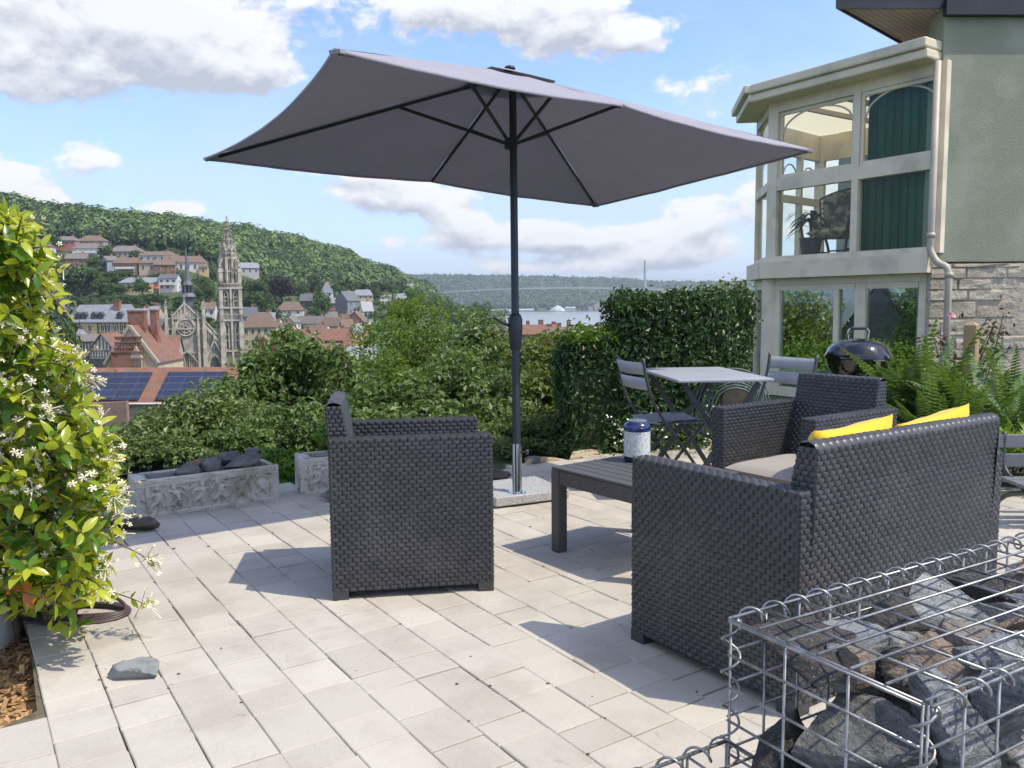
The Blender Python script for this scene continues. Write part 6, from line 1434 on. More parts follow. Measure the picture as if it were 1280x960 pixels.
# ribs under the cloth, struts to the sliding hub, corner pockets, cap on top
hub = PB+nrm(APX-PB)*2.06; top = APX-[0, 0, .03]
mb = MB(); tube(mb, [hub-ax*.035, hub-ax*.03, hub+ax*.02, hub+ax*.025], [.026, .038, .038, .026], 20); obj('hub', mb, m_pole, t, w=True, smooth=True, auto=50)
for k, e in enumerate([CA, CB, CC, CD, MBC, MDA]):
    d = e-APX; mb = MB(); off = np.array([0, 0, -.022]); sag = lambda s: np.array([0, 0, -.0*s])
    a = APX+d*.02+off; b_ = APX+d*.985+[0, 0, -.016]; bar(mb, a, b_, .010, .017); rb = obj('rib', mb, m_pole, t, w=True)
    st = MB(); bar(st, hub+nrm(d*[1, 1, 0])*.036, APX+d*(.36 if k < 4 else .46)+off*1.2, .011, .018); obj('strut', st, m_pole, rb, w=True)
    if k < 4:
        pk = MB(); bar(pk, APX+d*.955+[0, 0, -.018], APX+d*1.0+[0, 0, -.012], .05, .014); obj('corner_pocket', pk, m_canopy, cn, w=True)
mb = MB(); rim = [CA, (CA+CB)/2, CB, MBC, CC, (CC+CD)/2, CD, MDA]; V = [APX+[0, 0, .016]]+[APX+(q-APX)*(.15 if k % 2 == 0 else .19)+[0, 0, .016] for k, q in enumerate(rim)]
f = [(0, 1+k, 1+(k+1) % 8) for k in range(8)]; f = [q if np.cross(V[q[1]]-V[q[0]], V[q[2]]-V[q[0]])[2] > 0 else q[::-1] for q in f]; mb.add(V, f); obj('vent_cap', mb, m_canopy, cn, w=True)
mb = MB(); lathe(mb, [(.030, 0), (.034, .006), (.026, .018), (.006, .024)], APX+[0, 0, .012], 16); obj('finial', mb, m_pole, t, w=True, smooth=True)
mb = MB(); tube(mb, bez([hub+ax*.02+[.03, -.01, 0], hub+ax*.12+[.032, -.02, 0], hub+ax*.25+[.026, -.02, 0], hub+ax*.36+[.026, -.02, 0]], 5), .0022, 5); obj('pull_cord', mb, m_metal_l, t, w=True)
# ================================================================ HOUSE WITH CONSERVATORY
m_cream = mat('cream_frame', (.80, .71, .54), (.72, .64, .48), 3, .5, col3=(.55, .50, .40), scale3=2)
m_greenwall = mat('green_grey_render', (.355, .36, .285), (.28, .30, .225), 1.3, .95, bump=1.6, bscale=90, col3=(.25, .28, .19), scale3=.9, lo=.4, hi=.6)
m_claystone, n, out = newmat('stone_cladding'); tc = n('ShaderNodeTexCoord').outputs['Object']; at = n('ShaderNodeAttribute', attribute_name='tint').outputs['Fac']
c = n.mix(at, (.46, .405, .31), (.60, .535, .43)); c = n.mix(n.math('MULTIPLY', n.ramp(n.noise(tc, 12, 6), .4, .7), .6), c, (.26, .24, .20))
b = n('ShaderNodeBsdfPrincipled', i={'Base Color': c, 'Roughness': .95}); bp = n('ShaderNodeBump', i={'Strength': .9, 'Distance': .02, 'Height': n.noise(tc, 22, 6, .6)}); n.k.new(bp.outputs[0], b.inputs['Normal']); n.k.new(b.outputs[0], out.inputs[0])
m_soffit = mat('timber_soffit', (.58, .46, .36), (.50, .40, .31), 2, .7, stretch=(1, 6, 1))
m_fascia = mat('dark_fascia', (.030, .032, .042), (.02, .022, .03), 2, .5)
m_glass = glassmat('window_glass', (.92, .96, .93), .28)
m_glass_d = glassmat('window_glass_low', (.82, .90, .87), .6)
m_blind = mat('green_blind', (.006, .085, .028), (.005, .07, .024), 2, .7, tint=.7)
m_ceil = mat('cream_ceiling', (.80, .68, .50), (.76, .65, .48), 1, .8)
for _n in list(m_ceil.node_tree.nodes):
    if _n.type == 'BSDF_PRINCIPLED':
        _q = NT(m_ceil); _t = _q('ShaderNodeBsdfTranslucent', i={0: (.85, .74, .55, 1)}); _m = _q('ShaderNodeMixShader', i={0: .6, 1: _n.outputs[0], 2: _t.outputs[0]}); _q.k.new(_m.outputs[0], [x for x in m_ceil.node_tree.nodes if x.type == 'OUTPUT_MATERIAL'][0].inputs[0])
m_pipe = mat('drain_pipe', (.50, .45, .36), (.42, .38, .31), 4, .5)
HX = np.array([4.56, 9.0]); hd = nrm([-.562, .827]); hn = np.array([-.827, -.562])      # facade line runs away from HX, hn points outwards
def HZ(px, py, s):                     # height seen at photo point on the facade, s metres along it
    Y = HX[1]+hd[1]*s; return D(px, py, Y)[2]
def hs(px):                            # run along the facade where photo column px meets it
    k = ray(px, 300); r = k[0]/k[1]; return (r*HX[1]-HX[0])/(hd[0]-r*hd[1])
s_far = hs(958); zF = HZ(1170, 316, hs(1170)); zF2 = HZ(1170, 304, hs(1170)); zR = HZ(1183, 72, hs(1183)); zT = HZ(1186, 45, hs(1186))
zM = HZ(1168, 198, hs(1168)); zL = HZ(1160, 345, hs(1160)); zB = HZ(1160, 333, hs(1160))
print('house s', s_far, 'z', zF, zF2, zM, zR, zT, zL)
def HP(s, dpt, z): p = HX+hd*s-hn*dpt; return np.array([p[0], p[1], z])     # dpt inwards
t = thing('conservatory', 'cream framed glazed conservatory built over a porch, with green blinds', 'conservatory', (HX[0]-.6, HX[1]+.9, -.1))
P1 = HX+hd*s_far; P2 = np.array([ray(943, 300)[0]/ray(943, 300)[1]*(P1[1]+1.08), P1[1]+1.08]); fd = nrm(P2-P1); fn = np.array([-fd[1], fd[0]])
if np.dot(fn, [-1, 0]) < 0: fn = -fn
DEP = 2.6
def FP(s, dpt, z): p = P1+fd*s-fn*dpt; return np.array([p[0], p[1], z])
zg = -.1
def beam(mb, P, s0, s1, d0, d1, z0, z1):
    a = P(s0, d0, z0); return box(mb, a, P(s1, d0, z0)-a, P(s0, d1, z0)-a, (0, 0, z1-z0))
fr = MB()
beam(fr, HP, 0.0, s_far+.02, -.10, .25, zF-.21, zF); beam(fr, FP, 0, 1.1, -.10, .25, zF-.21, zF-.001)
obj('floor_beam', fr, m_cream, t, w=True)
fr = MB(); beam(fr, HP, .0, s_far+.05, -.26, .1, zR, zR+.10); beam(fr, HP, .0, s_far+.10, -.30, .1, zR+.102, zT)
beam(fr, FP, -.14, 1.14, -.28, .1, zR-.001, zR+.099); beam(fr, FP, -.16, 1.18, -.34, .1, zR+.101, zT-.001)
obj('gutter', fr, m_cream, t, w=True, bevel=.02)
fr = MB()
top = zR; pw = .075
sm0, sm1 = hs(1062), hs(1070)          # middle mullion
stiles = [(hs(1173)-.02, hs(1166)), (sm1, sm0+.0), (hs(969), s_far)]
for a, b_ in stiles: beam(fr, HP, a, b_, 0, .10, zF, top)
s1a, s1b = hs(1166), hs(969)
for z0, z1 in ((zF, zF+.07), (zM-.10, zM+.055), (top-.13, top)): beam(fr, HP, s1a+.002, s1b-.002, .003, .093, z0, z1)
for (a, b_), off in (((s1a, sm1), .02), ((sm0, s1b), .045)):     # sliding sashes
    for z0, z1 in ((zM+.057, zM+.10), (top-.175, top-.132)): beam(fr, HP, a+.004, b_-.004, off, off+.035, z0, z1)
    for q0, q1 in ((a+.004, a+.044), (b_-.044, b_-.004)): beam(fr, HP, q0, q1, off+.002, off+.033, zM+.10, top-.175)
fro = obj('facade_frame', fr, m_cream, t, w=True)
mb = MB()
def arcbar(mb, P, s0, s1, zc_, rise, dpt):
    tube(mb, [P(s0+(s1-s0)*q, dpt, zc_+rise*(1-(2*q-1)**2)**.5) for q in np.linspace(.0, 1, 17)], .012, 6)
arcbar(mb, HP, s1a+.03, sm1-.03, zM+(top-zM)*.58, (top-zM)*.26, .06); arcbar(mb, HP, sm0+.03, s1b-.03, zM+(top-zM)*.58, (top-zM)*.26, .06)
obj('glazing_arch', mb, m_cream, fro, w=True)
for (a, b_) in ((s1a, sm1), (sm0, s1b)):
    for z0, z1 in ((zF+.07, zM-.10), (zM+.10, top-.175)):
        mb = MB(); beam(mb, HP, a+.003, b_-.003, .054, .060, z0, z1); obj('glass', mb, m_glass, fro, w=True)
# chamfered end facet
fr = MB()
for a, b_ in ((.0, .06), (1.04, 1.10)): beam(fr, FP, a, b_, .003, .09, zF+.002, top-.002)
for z0, z1 in ((zF+.001, zF+.07), (zM-.08, zM+.03), (top-.12, top-.001)): beam(fr, FP, .062, 1.038, .005, .085, z0, z1)
arcbar(fr, FP, .08, 1.02, zM+(top-zM)*.58, (top-zM)*.26, .04)
ff = obj('end_frame', fr, m_cream, t, w=True)
for z0, z1 in ((zF+.07, zM-.08), (zM+.03, top-.12)): mb = MB(); beam(mb, FP, .062, 1.038, .04, .046, z0, z1); obj('glass', mb, m_glass, ff, w=True)
# rear glazing, seen through the room
P3 = P2+nrm([.75, .66])*1.7; bd = nrm(P3-P2); bn = np.array([-bd[1], bd[0]])
def BP(s, dpt, z): p = P2+bd*s-bn*dpt; return np.array([p[0], p[1], z])
P4 = HX-hn*3.0
fr = MB(); Lb = np.linalg.norm(P3-P2)
for a in np.linspace(0, Lb-.07, 4): beam(fr, BP, a, a+.07, 0, .08, zF+.002, top-.002)
for z0, z1 in ((zF, zF+.09), (zF+.95, zF+1.05), (top-.38, top-.001)): beam(fr, BP, 0, Lb, .003, .077, z0, z1)
for k in range(3): arcbar(fr, BP, k*(Lb-.07)/3+.09, (k+1)*(Lb-.07)/3-.02, top-.78, .28, .04)
bd2 = nrm(np.append(P4-P3, 0)[:2]); L2 = np.linalg.norm(P4-P3); bn2 = np.array([-bd2[1], bd2[0]])
def CP(s, dpt, z): p = P3+bd2*s-bn2*dpt; return np.array([p[0], p[1], z])
for a in np.linspace(0.08, L2-.07, 4): beam(fr, CP, a, a+.07, 0, .08, zF+.003, top-.003)
for z0, z1 in ((zF+.001, zF+.09), (zF+.95, zF+1.05), (top-.38, top-.002)): beam(fr, CP, .082, L2, .003, .077, z0, z1)
obj('rear_frame', fr, m_cream, t, w=True)
# floor slab and sloping translucent-looking cream ceiling on rafters
poly = [HX+hd*.02-hn*.12, P1-hn*.12-fn*.02, P2-fn*.1, P3, P4]
mb = MB(); prism(mb, [(x, y, zF-.17) for x, y in poly], (0, 0, .165)); obj('floor', mb, m_cream, t, w=True)
mb = MB(); mb.add([(x, y, top+.02) for k, (x, y) in enumerate(poly)], [(0, 1, 2, 3, 4)]); obj('ceiling', mb, m_ceil, t, w=True)
mb = MB()
for s in np.linspace(.25, s_far-.15, 4): a = HP(s, .12, top-.02); b_ = HP(s, DEP+.1, top-.02); bar(mb, a, b_, .05, .06)
obj('rafter', mb, m_soffit, t, w=True)
# vertical blinds drawn across the right hand panes
mb = MB(); g = np.random.default_rng(71)
for lvl, (z0, z1) in enumerate(((zF+.08, zM-.09), (zM+.06, top-.15))):
    s = s1a+.01; s_end = sm1-.035 if lvl else sm1-.02
    while s < s_end:
        a = HP(s, .160, z0); b_ = HP(s+.125, .182, z0); mb.add([a, b_, b_+[0, 0, z1-z0], a+[0, 0, z1-z0]], np.array([[0, 1, 2, 3]]), g.random()); s += .098
o = obj('vertical_blind', mb, m_blind, t, w=True); sd = o.modifiers.new('s', 'SOLIDIFY'); sd.thickness = .003
# ground floor porch: posts, glass doors
for px_, dp_, rr_ in ((958, .12, .12), (1128, 1.5, .105)): mb = MB(); lathe(mb, [(rr_, 0), (rr_, zF-.215-zg)], HP(hs(px_), dp_, zg), 20); obj('column', mb, m_cream, t, w=True, smooth=True, auto=50)
fr = MB(); zd = zF-.212; zl = zd-.085
beam(fr, HP, .06, s_far-.12, .06, .16, zl, zd)
for p0, p1 in ((1172, 1150), (1150, 1146), (1080, 1073), (1073, 1066), (1046, 1040), (972, 965)):
    beam(fr, HP, hs(p0), hs(p1)-.002, .065+(.01 if p0 in (1150, 1073) else 0), .15, zg, zl-.001)
for p0, p1 in ((1146, 1080), (1066, 1046), (1040, 972)): beam(fr, HP, hs(p0)+.002, hs(p1)-.002, .07, .14, zg, zg+.12); beam(fr, HP, hs(p0)+.002, hs(p1)-.002, .07, .14, zl-.07, zl-.002)
pf = obj('porch_frame', fr, m_cream, t, w=True)
for p0, p1 in ((1146, 1080), (1066, 1046), (1040, 972)): mb = MB(); beam(mb, HP, hs(p0)+.002, hs(p1)-.002, .10, .106, zg+.12, zl-.07); obj('glass', mb, m_glass_d, pf, w=True)
fr = MB(); beam(fr, FP, .02, .09, .01, .12, zg, zd-.001); beam(fr, FP, 1.0, 1.07, .01, .12, zg, zd-.001); beam(fr, FP, .092, .998, .02, .10, zl-.05, zd-.002)
pf2 = obj('porch_end_frame', fr, m_cream, t, w=True); mb = MB(); beam(mb, FP, .092, .998, .05, .056, zg+.05, zl-.05); obj('glass', mb, m_glass_d, pf2, w=True)
# wicker armchair with a flowery cushion inside
m_wickb = mat('brown_wicker', (.085, .06, .035), (.05, .035, .022), 40, .6)
m_flow, n, out = newmat('flowered_cloth'); tc = n('ShaderNodeTexCoord').outputs['Object']
v = n('ShaderNodeTexVoronoi', i={'Vector': tc, 'Scale': 7.0}).outputs['Color']; c = n.mix(n.ramp(n.noise(tc, 9, 4), .45, .58), (.44, .36, .24), (.12, .11, .08)); c = n.mix(n.ramp(n.noise(tc, 15, 3), .60, .66), c, (.28, .10, .07))
b = n('ShaderNodeBsdfPrincipled', i={'Base Color': c, 'Roughness': .9}); n.k.new(b.outputs[0], out.inputs[0])
wz = zF; wc = HP(hs(1018), .50, wz); t2 = thing('wicker_chair', 'brown wicker armchair with a flowered cushion behind the conservatory glass', 'chair', wc, math.atan2(hd[1], hd[0]))
# local x along facade to the far end, y towards the outside(-hn side is inside): back of the chair faces the viewer
mb = MB(); n1 = 17; Wd = .36
def backpt(u, w): a = (u-.5)*2.3; return np.array([Wd*math.sin(a)*(1+.12*w), -.28+.30*(1-math.cos(a))*1.0, .30+.62*w-.12*abs(2*u-1)**2*w])
for j in range(9): tube(mb, [backpt(u, j/8) for u in np.linspace(0, 1, n1)], .014 if j in (0, 8) else .007, 6)
for u in np.linspace(0, 1, 15): tube(mb, [backpt(u, w) for w in np.linspace(0, 1, 6)], .010, 6)
for sx in (-1, 1):
    tube(mb, bez([(sx*.30, -.22, 0), (sx*.29, -.2, .15), (sx*.30, -.14, .32)], 6), .017, 8); tube(mb, bez([(sx*.30, .32, 0), (sx*.30, .30, .2), (sx*.34, .30, .48), (sx*.36, .05, .55), (sx*.36, -.10, .62)], 6), .017, 8)
    tube(mb, [(sx*.29, -.2, .12), (sx*.30, .3, .12)], .011, 6)
tube(mb, [(-.30, -.2, .14), (.30, -.2, .14)], .011, 6); obj('frame', mb, m_wickb, t2)
mb = MB(); V = []; f = []
for i in range(13):
    for j in range(9): V.append(backpt(.1+.8*i/12, .04+.92*j/8)+np.array([0, .045, 0]))
for i in range(12):
    for j in range(8): a = i*9+j; f.append((a, a+1, a+10, a+9))
mb.add(V, f); o = obj('back_cushion', mb, m_flow, t2, smooth=True); sd = o.modifiers.new('s', 'SOLIDIFY'); sd.thickness = .07; sd.offset = 0
softbox('seat_cushion', m_flow, t2, (0, .04, .30), (.56, .52, .09), 0, .02, seed=3)
pc = HP(hs(990), .38, zF); t2 = thing('potted_plant', 'potted plant with long leaves standing in the conservatory corner', 'plant', pc)
mb = MB(); lathe(mb, [(.10, 0), (.14, .28), (.15, .30), (.12, .30), (.11, .26)], n=20); obj('pot', mb, m_lead, t2, smooth=True, auto=40)
mb = MB(); g = np.random.default_rng(8)
for k in range(34):
    a = g.uniform(0, 6.28); l = g.uniform(.25, .42); z0 = g.uniform(.35, .62); d = np.array([math.cos(a), math.sin(a), 0]); sd_ = np.array([-d[1], d[0], 0])*.022
    pts_ = [np.array([0, 0, z0])+d*l*q+np.array([0, 0, .22*q-.32*q*q]) for q in np.linspace(0, 1, 5)]
    for q in range(4):
        w0, w1 = (1-abs(q/4*2-1)**2)+.1, (1-abs((q+1)/4*2-1)**2)+.1; mb.add([pts_[q]-sd_*w0, pts_[q]+sd_*w0, pts_[q+1]+sd_*w1, pts_[q+1]-sd_*w1], np.array([[0, 1, 2, 3]]), g.random())
obj('leaves', mb, m_leaf_lau, t2); mb = MB(); tube(mb, [(0, 0, .2), (0, 0, .65)], .018); obj('stem', mb, m_bark, t2)
# ---------------------------------------------------------------- rendered wall over a stone base, eaves
t = thing('house', 'green grey rendered house wall over a rough stone base, with timber soffit eaves', 'house', (HX[0]+2, HX[1]+.1, -.1))
wl = HX+np.array([.02, -.02]); zsf = D(1190, 10, 9.0)[2]; zst = D(1182, 328, 9.0)[2]
wd = nrm([1.0, .03])
mb = MB(); box(mb, (wl[0], wl[1], zst), (wd[0]*5.5, wd[1]*5.5, 0), (-wd[1]*.32, wd[0]*.32, 0), (0, 0, zsf-zst)); box(mb, (wl[0]+1.0, wl[1]+.322, zst), (.30, 0, 0), (0, 5, 0), (0, 0, zsf-zst)); obj('rendered_wall', mb, m_greenwall, t, w=True, bevel=.012)
mb = MB(); g = np.random.default_rng(9); z = zg
box(mb, (wl[0]-.02, wl[1]+.030, zg), (5.6, 0, 0), (0, .3, 0), (0, 0, zst-zg-.012), .6)
while z < zst-.02:
    hh = min(float(g.choice([.12, .15, .19])), zst-.012-z); x = wl[0]-.05
    while x < wl[0]+5.3:
        L = g.uniform(.22, .55); pr = g.uniform(.0, .018)
        ns_ = 7; nzz = 6; U, Wz = np.meshgrid(np.array([0, .025, .1, .35, .65, .9, .975, 1]), np.array([0, .06, .2, .5, .8, .94, 1]), indexing='ij')
        e = np.minimum(U, 1-U)*np.minimum(Wz, 1-Wz); dd = np.where(e <= 0, .020, -.0-pr+.016*fbm(np.stack([U*3+x*7, Wz*2+z*9, U*0], -1), 3))
        V = np.stack([x+.006+U*(L-.012), wl[1]+.012+dd+(x-wl[0])*.03, z+.006+Wz*(hh-.012)], -1).reshape(-1, 3); i = np.arange(ns_)[:, None]*(nzz+1)+np.arange(nzz)[None]
        mb.add(V, np.stack([i, i+nzz+1, i+nzz+2, i+1], -1).reshape(-1, 4), float(g.random())); x += L
    z += hh
obj('stone_base', mb, m_claystone, t, w=True)
# eaves: soffit boards with dark fascia, roof slope above
Z3 = zsf; c0 = G(1050, 9, Z3); c1 = G(1130, 54, Z3); ev = c1-c0
corner = c0; u1 = nrm(ev*[1, 1, 0]); far = c0+u1*9.0; right0 = np.array([wl[0]+6.5, c0[1]+(.25), Z3])
sof = [c0, np.array([wl[0]+.0, wl[1]-.30, Z3]), np.array([wl[0]+6, wl[1]-.30, Z3]), np.array([wl[0]+6, wl[1]+9, Z3]), far]
ev_dir = u1
nb = 0; mb = MB()
A, B_ = c0, G(1188, 20, Z3); 
rx = np.array([1.0, .03, 0])
c1w = c0+u1*7
Q = [c0, c0+np.array([6.8, .0, 0])]
def sofp(a, b_): return c0+rx*a+u1*b_
bw_ = .085
for k in range(int(6.5/bw_)): 
    a0 = sofp(k*bw_+.004, .0); mb.add([a0, sofp((k+1)*bw_-.004, .0), sofp((k+1)*bw_-.004, 7), sofp(k*bw_+.004, 7)], np.array([[3, 2, 1, 0]]))
mb2 = MB(); prism(mb2, [sofp(0, 0)+[0, 0, .012], sofp(6.6, 0)+[0, 0, .012], sofp(6.6, 7)+[0, 0, .012], sofp(0, 7)+[0, 0, .012]], (0, 0, .02))
rf = MB(); a = sofp(-.1, -.08)+[0, 0, .19]; b_ = sofp(6.7, -.08)+[0, 0, .19]; c_ = sofp(6.7, 7.1)+[0, 0, .19]; d_ = sofp(-.1, 7.1)+[0, 0, .19]
rid0 = sofp(3.3, 2.4)+[0, 0, 1.9]; rid1 = sofp(3.3, 5)+[0, 0, 1.9]; rf.add([a, b_, c_, d_, rid0, rid1], [(0, 1, 4), (1, 2, 5, 4), (2, 3, 5), (3, 0, 4, 5), (3, 2, 1, 0)])
ro = obj('roof', rf, m_slate, t, w=True); so2 = obj('soffit', mb, m_soffit, ro, w=True); obj('soffit_backing', mb2, m_fascia, ro, w=True)
mb = MB(); box(mb, sofp(-.03, -.035)+[0, 0, -.02], rx*6.7, u1*.034, (0, 0, .20)); box(mb, sofp(-.034, .0)+[0, 0, -.02], rx*.03, u1*7.1, (0, 0, .20)); box(mb, (wl[0]-.03, wl[1]-.09, Z3-.10), (5.4, .16, 0), (0, .08, 0), (0, 0, .16)); obj('fascia', mb, m_fascia, ro, w=True)
# drain pipe with its bend
mb = MB(); q = lambda px, py, s, dd: HP(hs(px), dd, HZ(px, py, hs(px)))
pts_ = [HP(-.02, -.085, zR-.02), HP(-.02, -.085, zF+.12), HP(-.02, -.085, zF+.03), HP(-.10, -.09, zF-.10), HP(-.20, -.09, zF-.16), HP(-.235, -.09, zF-.25), HP(-.235, -.09, zg)]
tube(mb, np.vstack([[pts_[0]], bez(pts_[1:-1], 6), [pts_[-1]]]), .036, 14)
for z in (zF+.16, zF-.27): lathe(mb, [(.043, 0), (.043, .05)], (pts_[0] if z > zF else pts_[-1])*[1, 1, 0]+[0, 0, z], 14)
tag(obj('drain_pipe', mb, m_pipe, smooth=True), 'cream drain pipe with a swan neck bend down the house corner', 'pipe')
# neighbour's dark gable and trees seen through the porch
t = thing('neighbour_house', 'dark slate hung gable with a pale roof seen through the porch glass', 'house', (9.6, 24, -.3), .5)
gp = D(1098, 352, 24); W = 5.2; hh = gp[2]+.3-3.6
mb = MB(); gable_wall(mb, 7, W, hh, 3.6, False, -2); o = obj('wall', mb, mat('dark_shingle', (.075, .08, .085), (.045, .05, .055), 9, .8, bump=.6, bscale=14), t); o.rotation_euler.z = math.pi/2; o.location = (0, 3.5, 0)
mb = MB(); roof_mesh(mb, 7.2, W, hh, 3.7, 0, .2); o = obj('roof', mb, mat('pale_fibre_roof', (.42, .41, .38), (.36, .35, .33), 2, .8), t); o.rotation_euler.z = math.pi/2; o.location = (0, 3.5, 0)
t.location = (D(1098, 352, 24)[0], 24, -.3); t.rotation_euler.z = -.15
# ================================================================ HEDGES, JASMINE, FERNS, BARBECUE, GABIONS
g = np.random.default_rng(81)
def hedge(label, poly, z_top, m, n, size, mtop=None, ntop=0, ragged=.035, leafasp=.5):
    """clipped hedge on a ground polygon: leafy sides and top over a dark twiggy core; n leaves per square metre"""
    poly = np.array(poly, float); k = len(poly); c = poly.mean(0); t = thing('hedge', label, 'hedge', (c[0], c[1], -.1)); P = []; N = []
    if sum(poly[i][0]*poly[(i+1) % k][1]-poly[(i+1) % k][0]*poly[i][1] for i in range(k)) < 0: poly = poly[::-1]
    for i in range(k):
        a, b = poly[i], poly[(i+1) % k]; v = b-a; L = np.linalg.norm(v); nn = np.array([v[1], -v[0]])/L; q = int(n*L*z_top); s = g.random(q)
        P.append(np.stack([a[0]+v[0]*s, a[1]+v[1]*s, g.random(q)*(z_top+.08)-.08], 1)); N.append(np.tile([nn[0], nn[1], .35], (q, 1)))
    lo, hi = poly.min(0), poly.max(0); q = int(n*np.prod(hi-lo)); X = lo+g.random((q, 2))*(hi-lo); ok = np.array([inside(x, poly) for x in X]); X = X[ok]
    P.append(np.concatenate([X, np.full((len(X), 1), z_top)], 1)); N.append(np.tile([0, 0, 1.], (len(X), 1)))
    P = np.concatenate(P); N = np.concatenate(N); P = P+N*(fbm(P*2.0, 3)*.14)[:, None]+g.normal(size=P.shape)*ragged
    mb = MB(); leaves(mb, P, N+g.normal(size=N.shape)*.5, size, asp=leafasp, g=g, fold=.3); obj('foliage', mb, m, t, w=True)
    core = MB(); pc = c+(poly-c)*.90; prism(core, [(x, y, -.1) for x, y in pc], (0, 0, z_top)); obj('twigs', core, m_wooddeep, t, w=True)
    if mtop:
        mt = MB(); X = lo+g.random((ntop, 2))*(hi-lo); X = X[[inside(x, poly) for x in X]]; Q = np.concatenate([X, z_top+.02+np.abs(g.normal(size=(len(X), 1)))*.05], 1)
        leaves(mt, Q, np.array([0, -.3, 1])+g.normal(size=Q.shape)*.5, size*1.15, asp=.42, g=g, fold=.3); obj('new_growth', mt, mtop, t, w=True)
    return t
hedge('tall dark laurel hedge behind the bistro table', [(.83, 6.15), (1.45, 6.28), (1.93, 6.85), (2.15, 7.9), (1.2, 7.4), (.90, 7.1)], 1.13, m_leaf_lau, 3900, .050)
hedge('lower laurel hedge with bright new leaves on top beside the tall dark one', [(.40, 6.02), (.82, 6.13), (.88, 6.75), (.45, 6.7)], .80, m_leaf_lau, 4200, .048, m_leaf_lau2, 1700)
m_daisy = mat('white_petals', (.78, .77, .72), rough=.7)
t = thing('daisy_clump', 'low clump of tiny white daisies at the foot of the tall hedge', 'flowers', (1.15, 6.05, 0)); mb = MB(); lf = MB()
P = np.stack([g.uniform(-.45, .75, 900), g.uniform(-.25, .30, 900)+g.uniform(-.1, .1, 900), g.uniform(0, .28, 900)], 1); P[:, 1] += P[:, 0]*.25; leaves(lf, P, g.normal(size=P.shape)+[0, -.3, .6], .035, asp=.35, g=g); obj('foliage', lf, m_leaf_mid, t)
P = np.stack([g.uniform(-.45, .75, 130), g.uniform(-.30, .25, 130), g.uniform(.05, .34, 130)], 1); P[:, 1] += P[:, 0]*.25; leaves(mb, P, g.normal(size=P.shape)*.4+[0, -.5, .8], .022, asp=1.0, g=g, curl=0, fold=0); obj('blossoms', mb, m_daisy, t)
# hose on a reel behind the table
m_tube = mat('green_hose', (.13, .19, .18), (.09, .13, .13), 30, .45)
hc = np.array([*G(922, 560)[:2], 0]); hc = np.array([1.42, 5.25, 0]); t = thing('hose_reel', 'pale green garden hose looped over a stand behind the bistro table', 'hose reel', hc)
mb = MB()
for k in range(8):
    a = np.linspace(-.35, math.pi+.35, 26); rr = .15+.016*k; tube(mb, np.stack([rr*np.cos(a)*(1+.03*math.sin(k)), np.full(26, (k-4)*.012), .42+rr*1.05*np.sin(a)-np.clip(np.abs(np.cos(a))-.8, 0, 1)*.5], 1), .0048, 6)
obj('hose', mb, m_tube, t, smooth=True)
mb = MB(); tube(mb, [(0, 0, 0), (0, 0, .6)], .014); lathe(mb, [(.085, -.05), (.085, .05)], (0, 0, .50), 20, axis=(0, 1, 0)); obj('stand', mb, mat('stone_stand', (.11, .10, .075), (.07, .065, .05), 12, .9), t, auto=40)
# kettle barbecue
kc = np.array([*D(1072, 445, 6.4)[:2], 0]); t = thing('kettle_barbecue', 'black kettle barbecue with a closed domed lid before the porch', 'barbecue', kc)
m_enam = mat('black_enamel', (.006, .006, .007), rough=.09, spec=.6, coat=.6); kz = D(1072, 447, 6.4)[2]; kr = .238
mb = MB(); lathe(mb, [(.05, -.235), (.12, -.205), (.18, -.15), (.222, -.075), (kr, 0)], (0, 0, kz), 40); obj('bowl', mb, m_enam, t, smooth=True, auto=60)
mb = MB(); lathe(mb, [(kr+.006, -.012), (kr+.008, .012), (kr-.004, .03), (.215, .075), (.16, .115), (.09, .137), (.01, .145)], (0, 0, kz+.006), 40); ld = obj('lid', mb, m_enam, t, smooth=True, auto=60)
mb = MB(); tube(mb, bez([(-.075, 0, kz+.14), (-.082, 0, kz+.20), (-.05, 0, kz+.225), (.05, 0, kz+.225), (.082, 0, kz+.20), (.075, 0, kz+.14)], 6), .007, 8); obj('lid_bracket', mb, m_chrome, ld, smooth=True); mb = MB(); boxc(mb, (0, 0, kz+.215), (.125, .035, .024)); obj('lid_handle', mb, m_wick_in, ld, bevel=.008)
mb = MB(); boxc(mb, (.06, -.225, kz-.10), (.035, .012, .085)); boxc(mb, (.06, -.235, kz-.012), (.09, .03, .012)); obj('lid_holder', mb, m_chrome, t)
for a in (.5, 2.6, 4.71): mb = MB(); tube(mb, [(.14*math.cos(a), .14*math.sin(a), kz-.19), (.27*math.cos(a), .27*math.sin(a), 0)], .0125, 10); obj('leg', mb, m_chrome, t, smooth=True)
for a in (.5, 2.6):
    mb = MB(); lathe(mb, [(.08, -.018), (.083, 0), (.08, .018)], (.27*math.cos(a), .27*math.sin(a)+.02, .083), 20, axis=(0, 1, 0)); obj('wheel', mb, m_wick_in, t)
mb = MB(); lathe(mb, [(.06, .0), (.13, .02), (.13, .03)], (0, 0, kz-.42), 20); obj('ash_catcher', mb, m_chrome, t, smooth=True, auto=40)
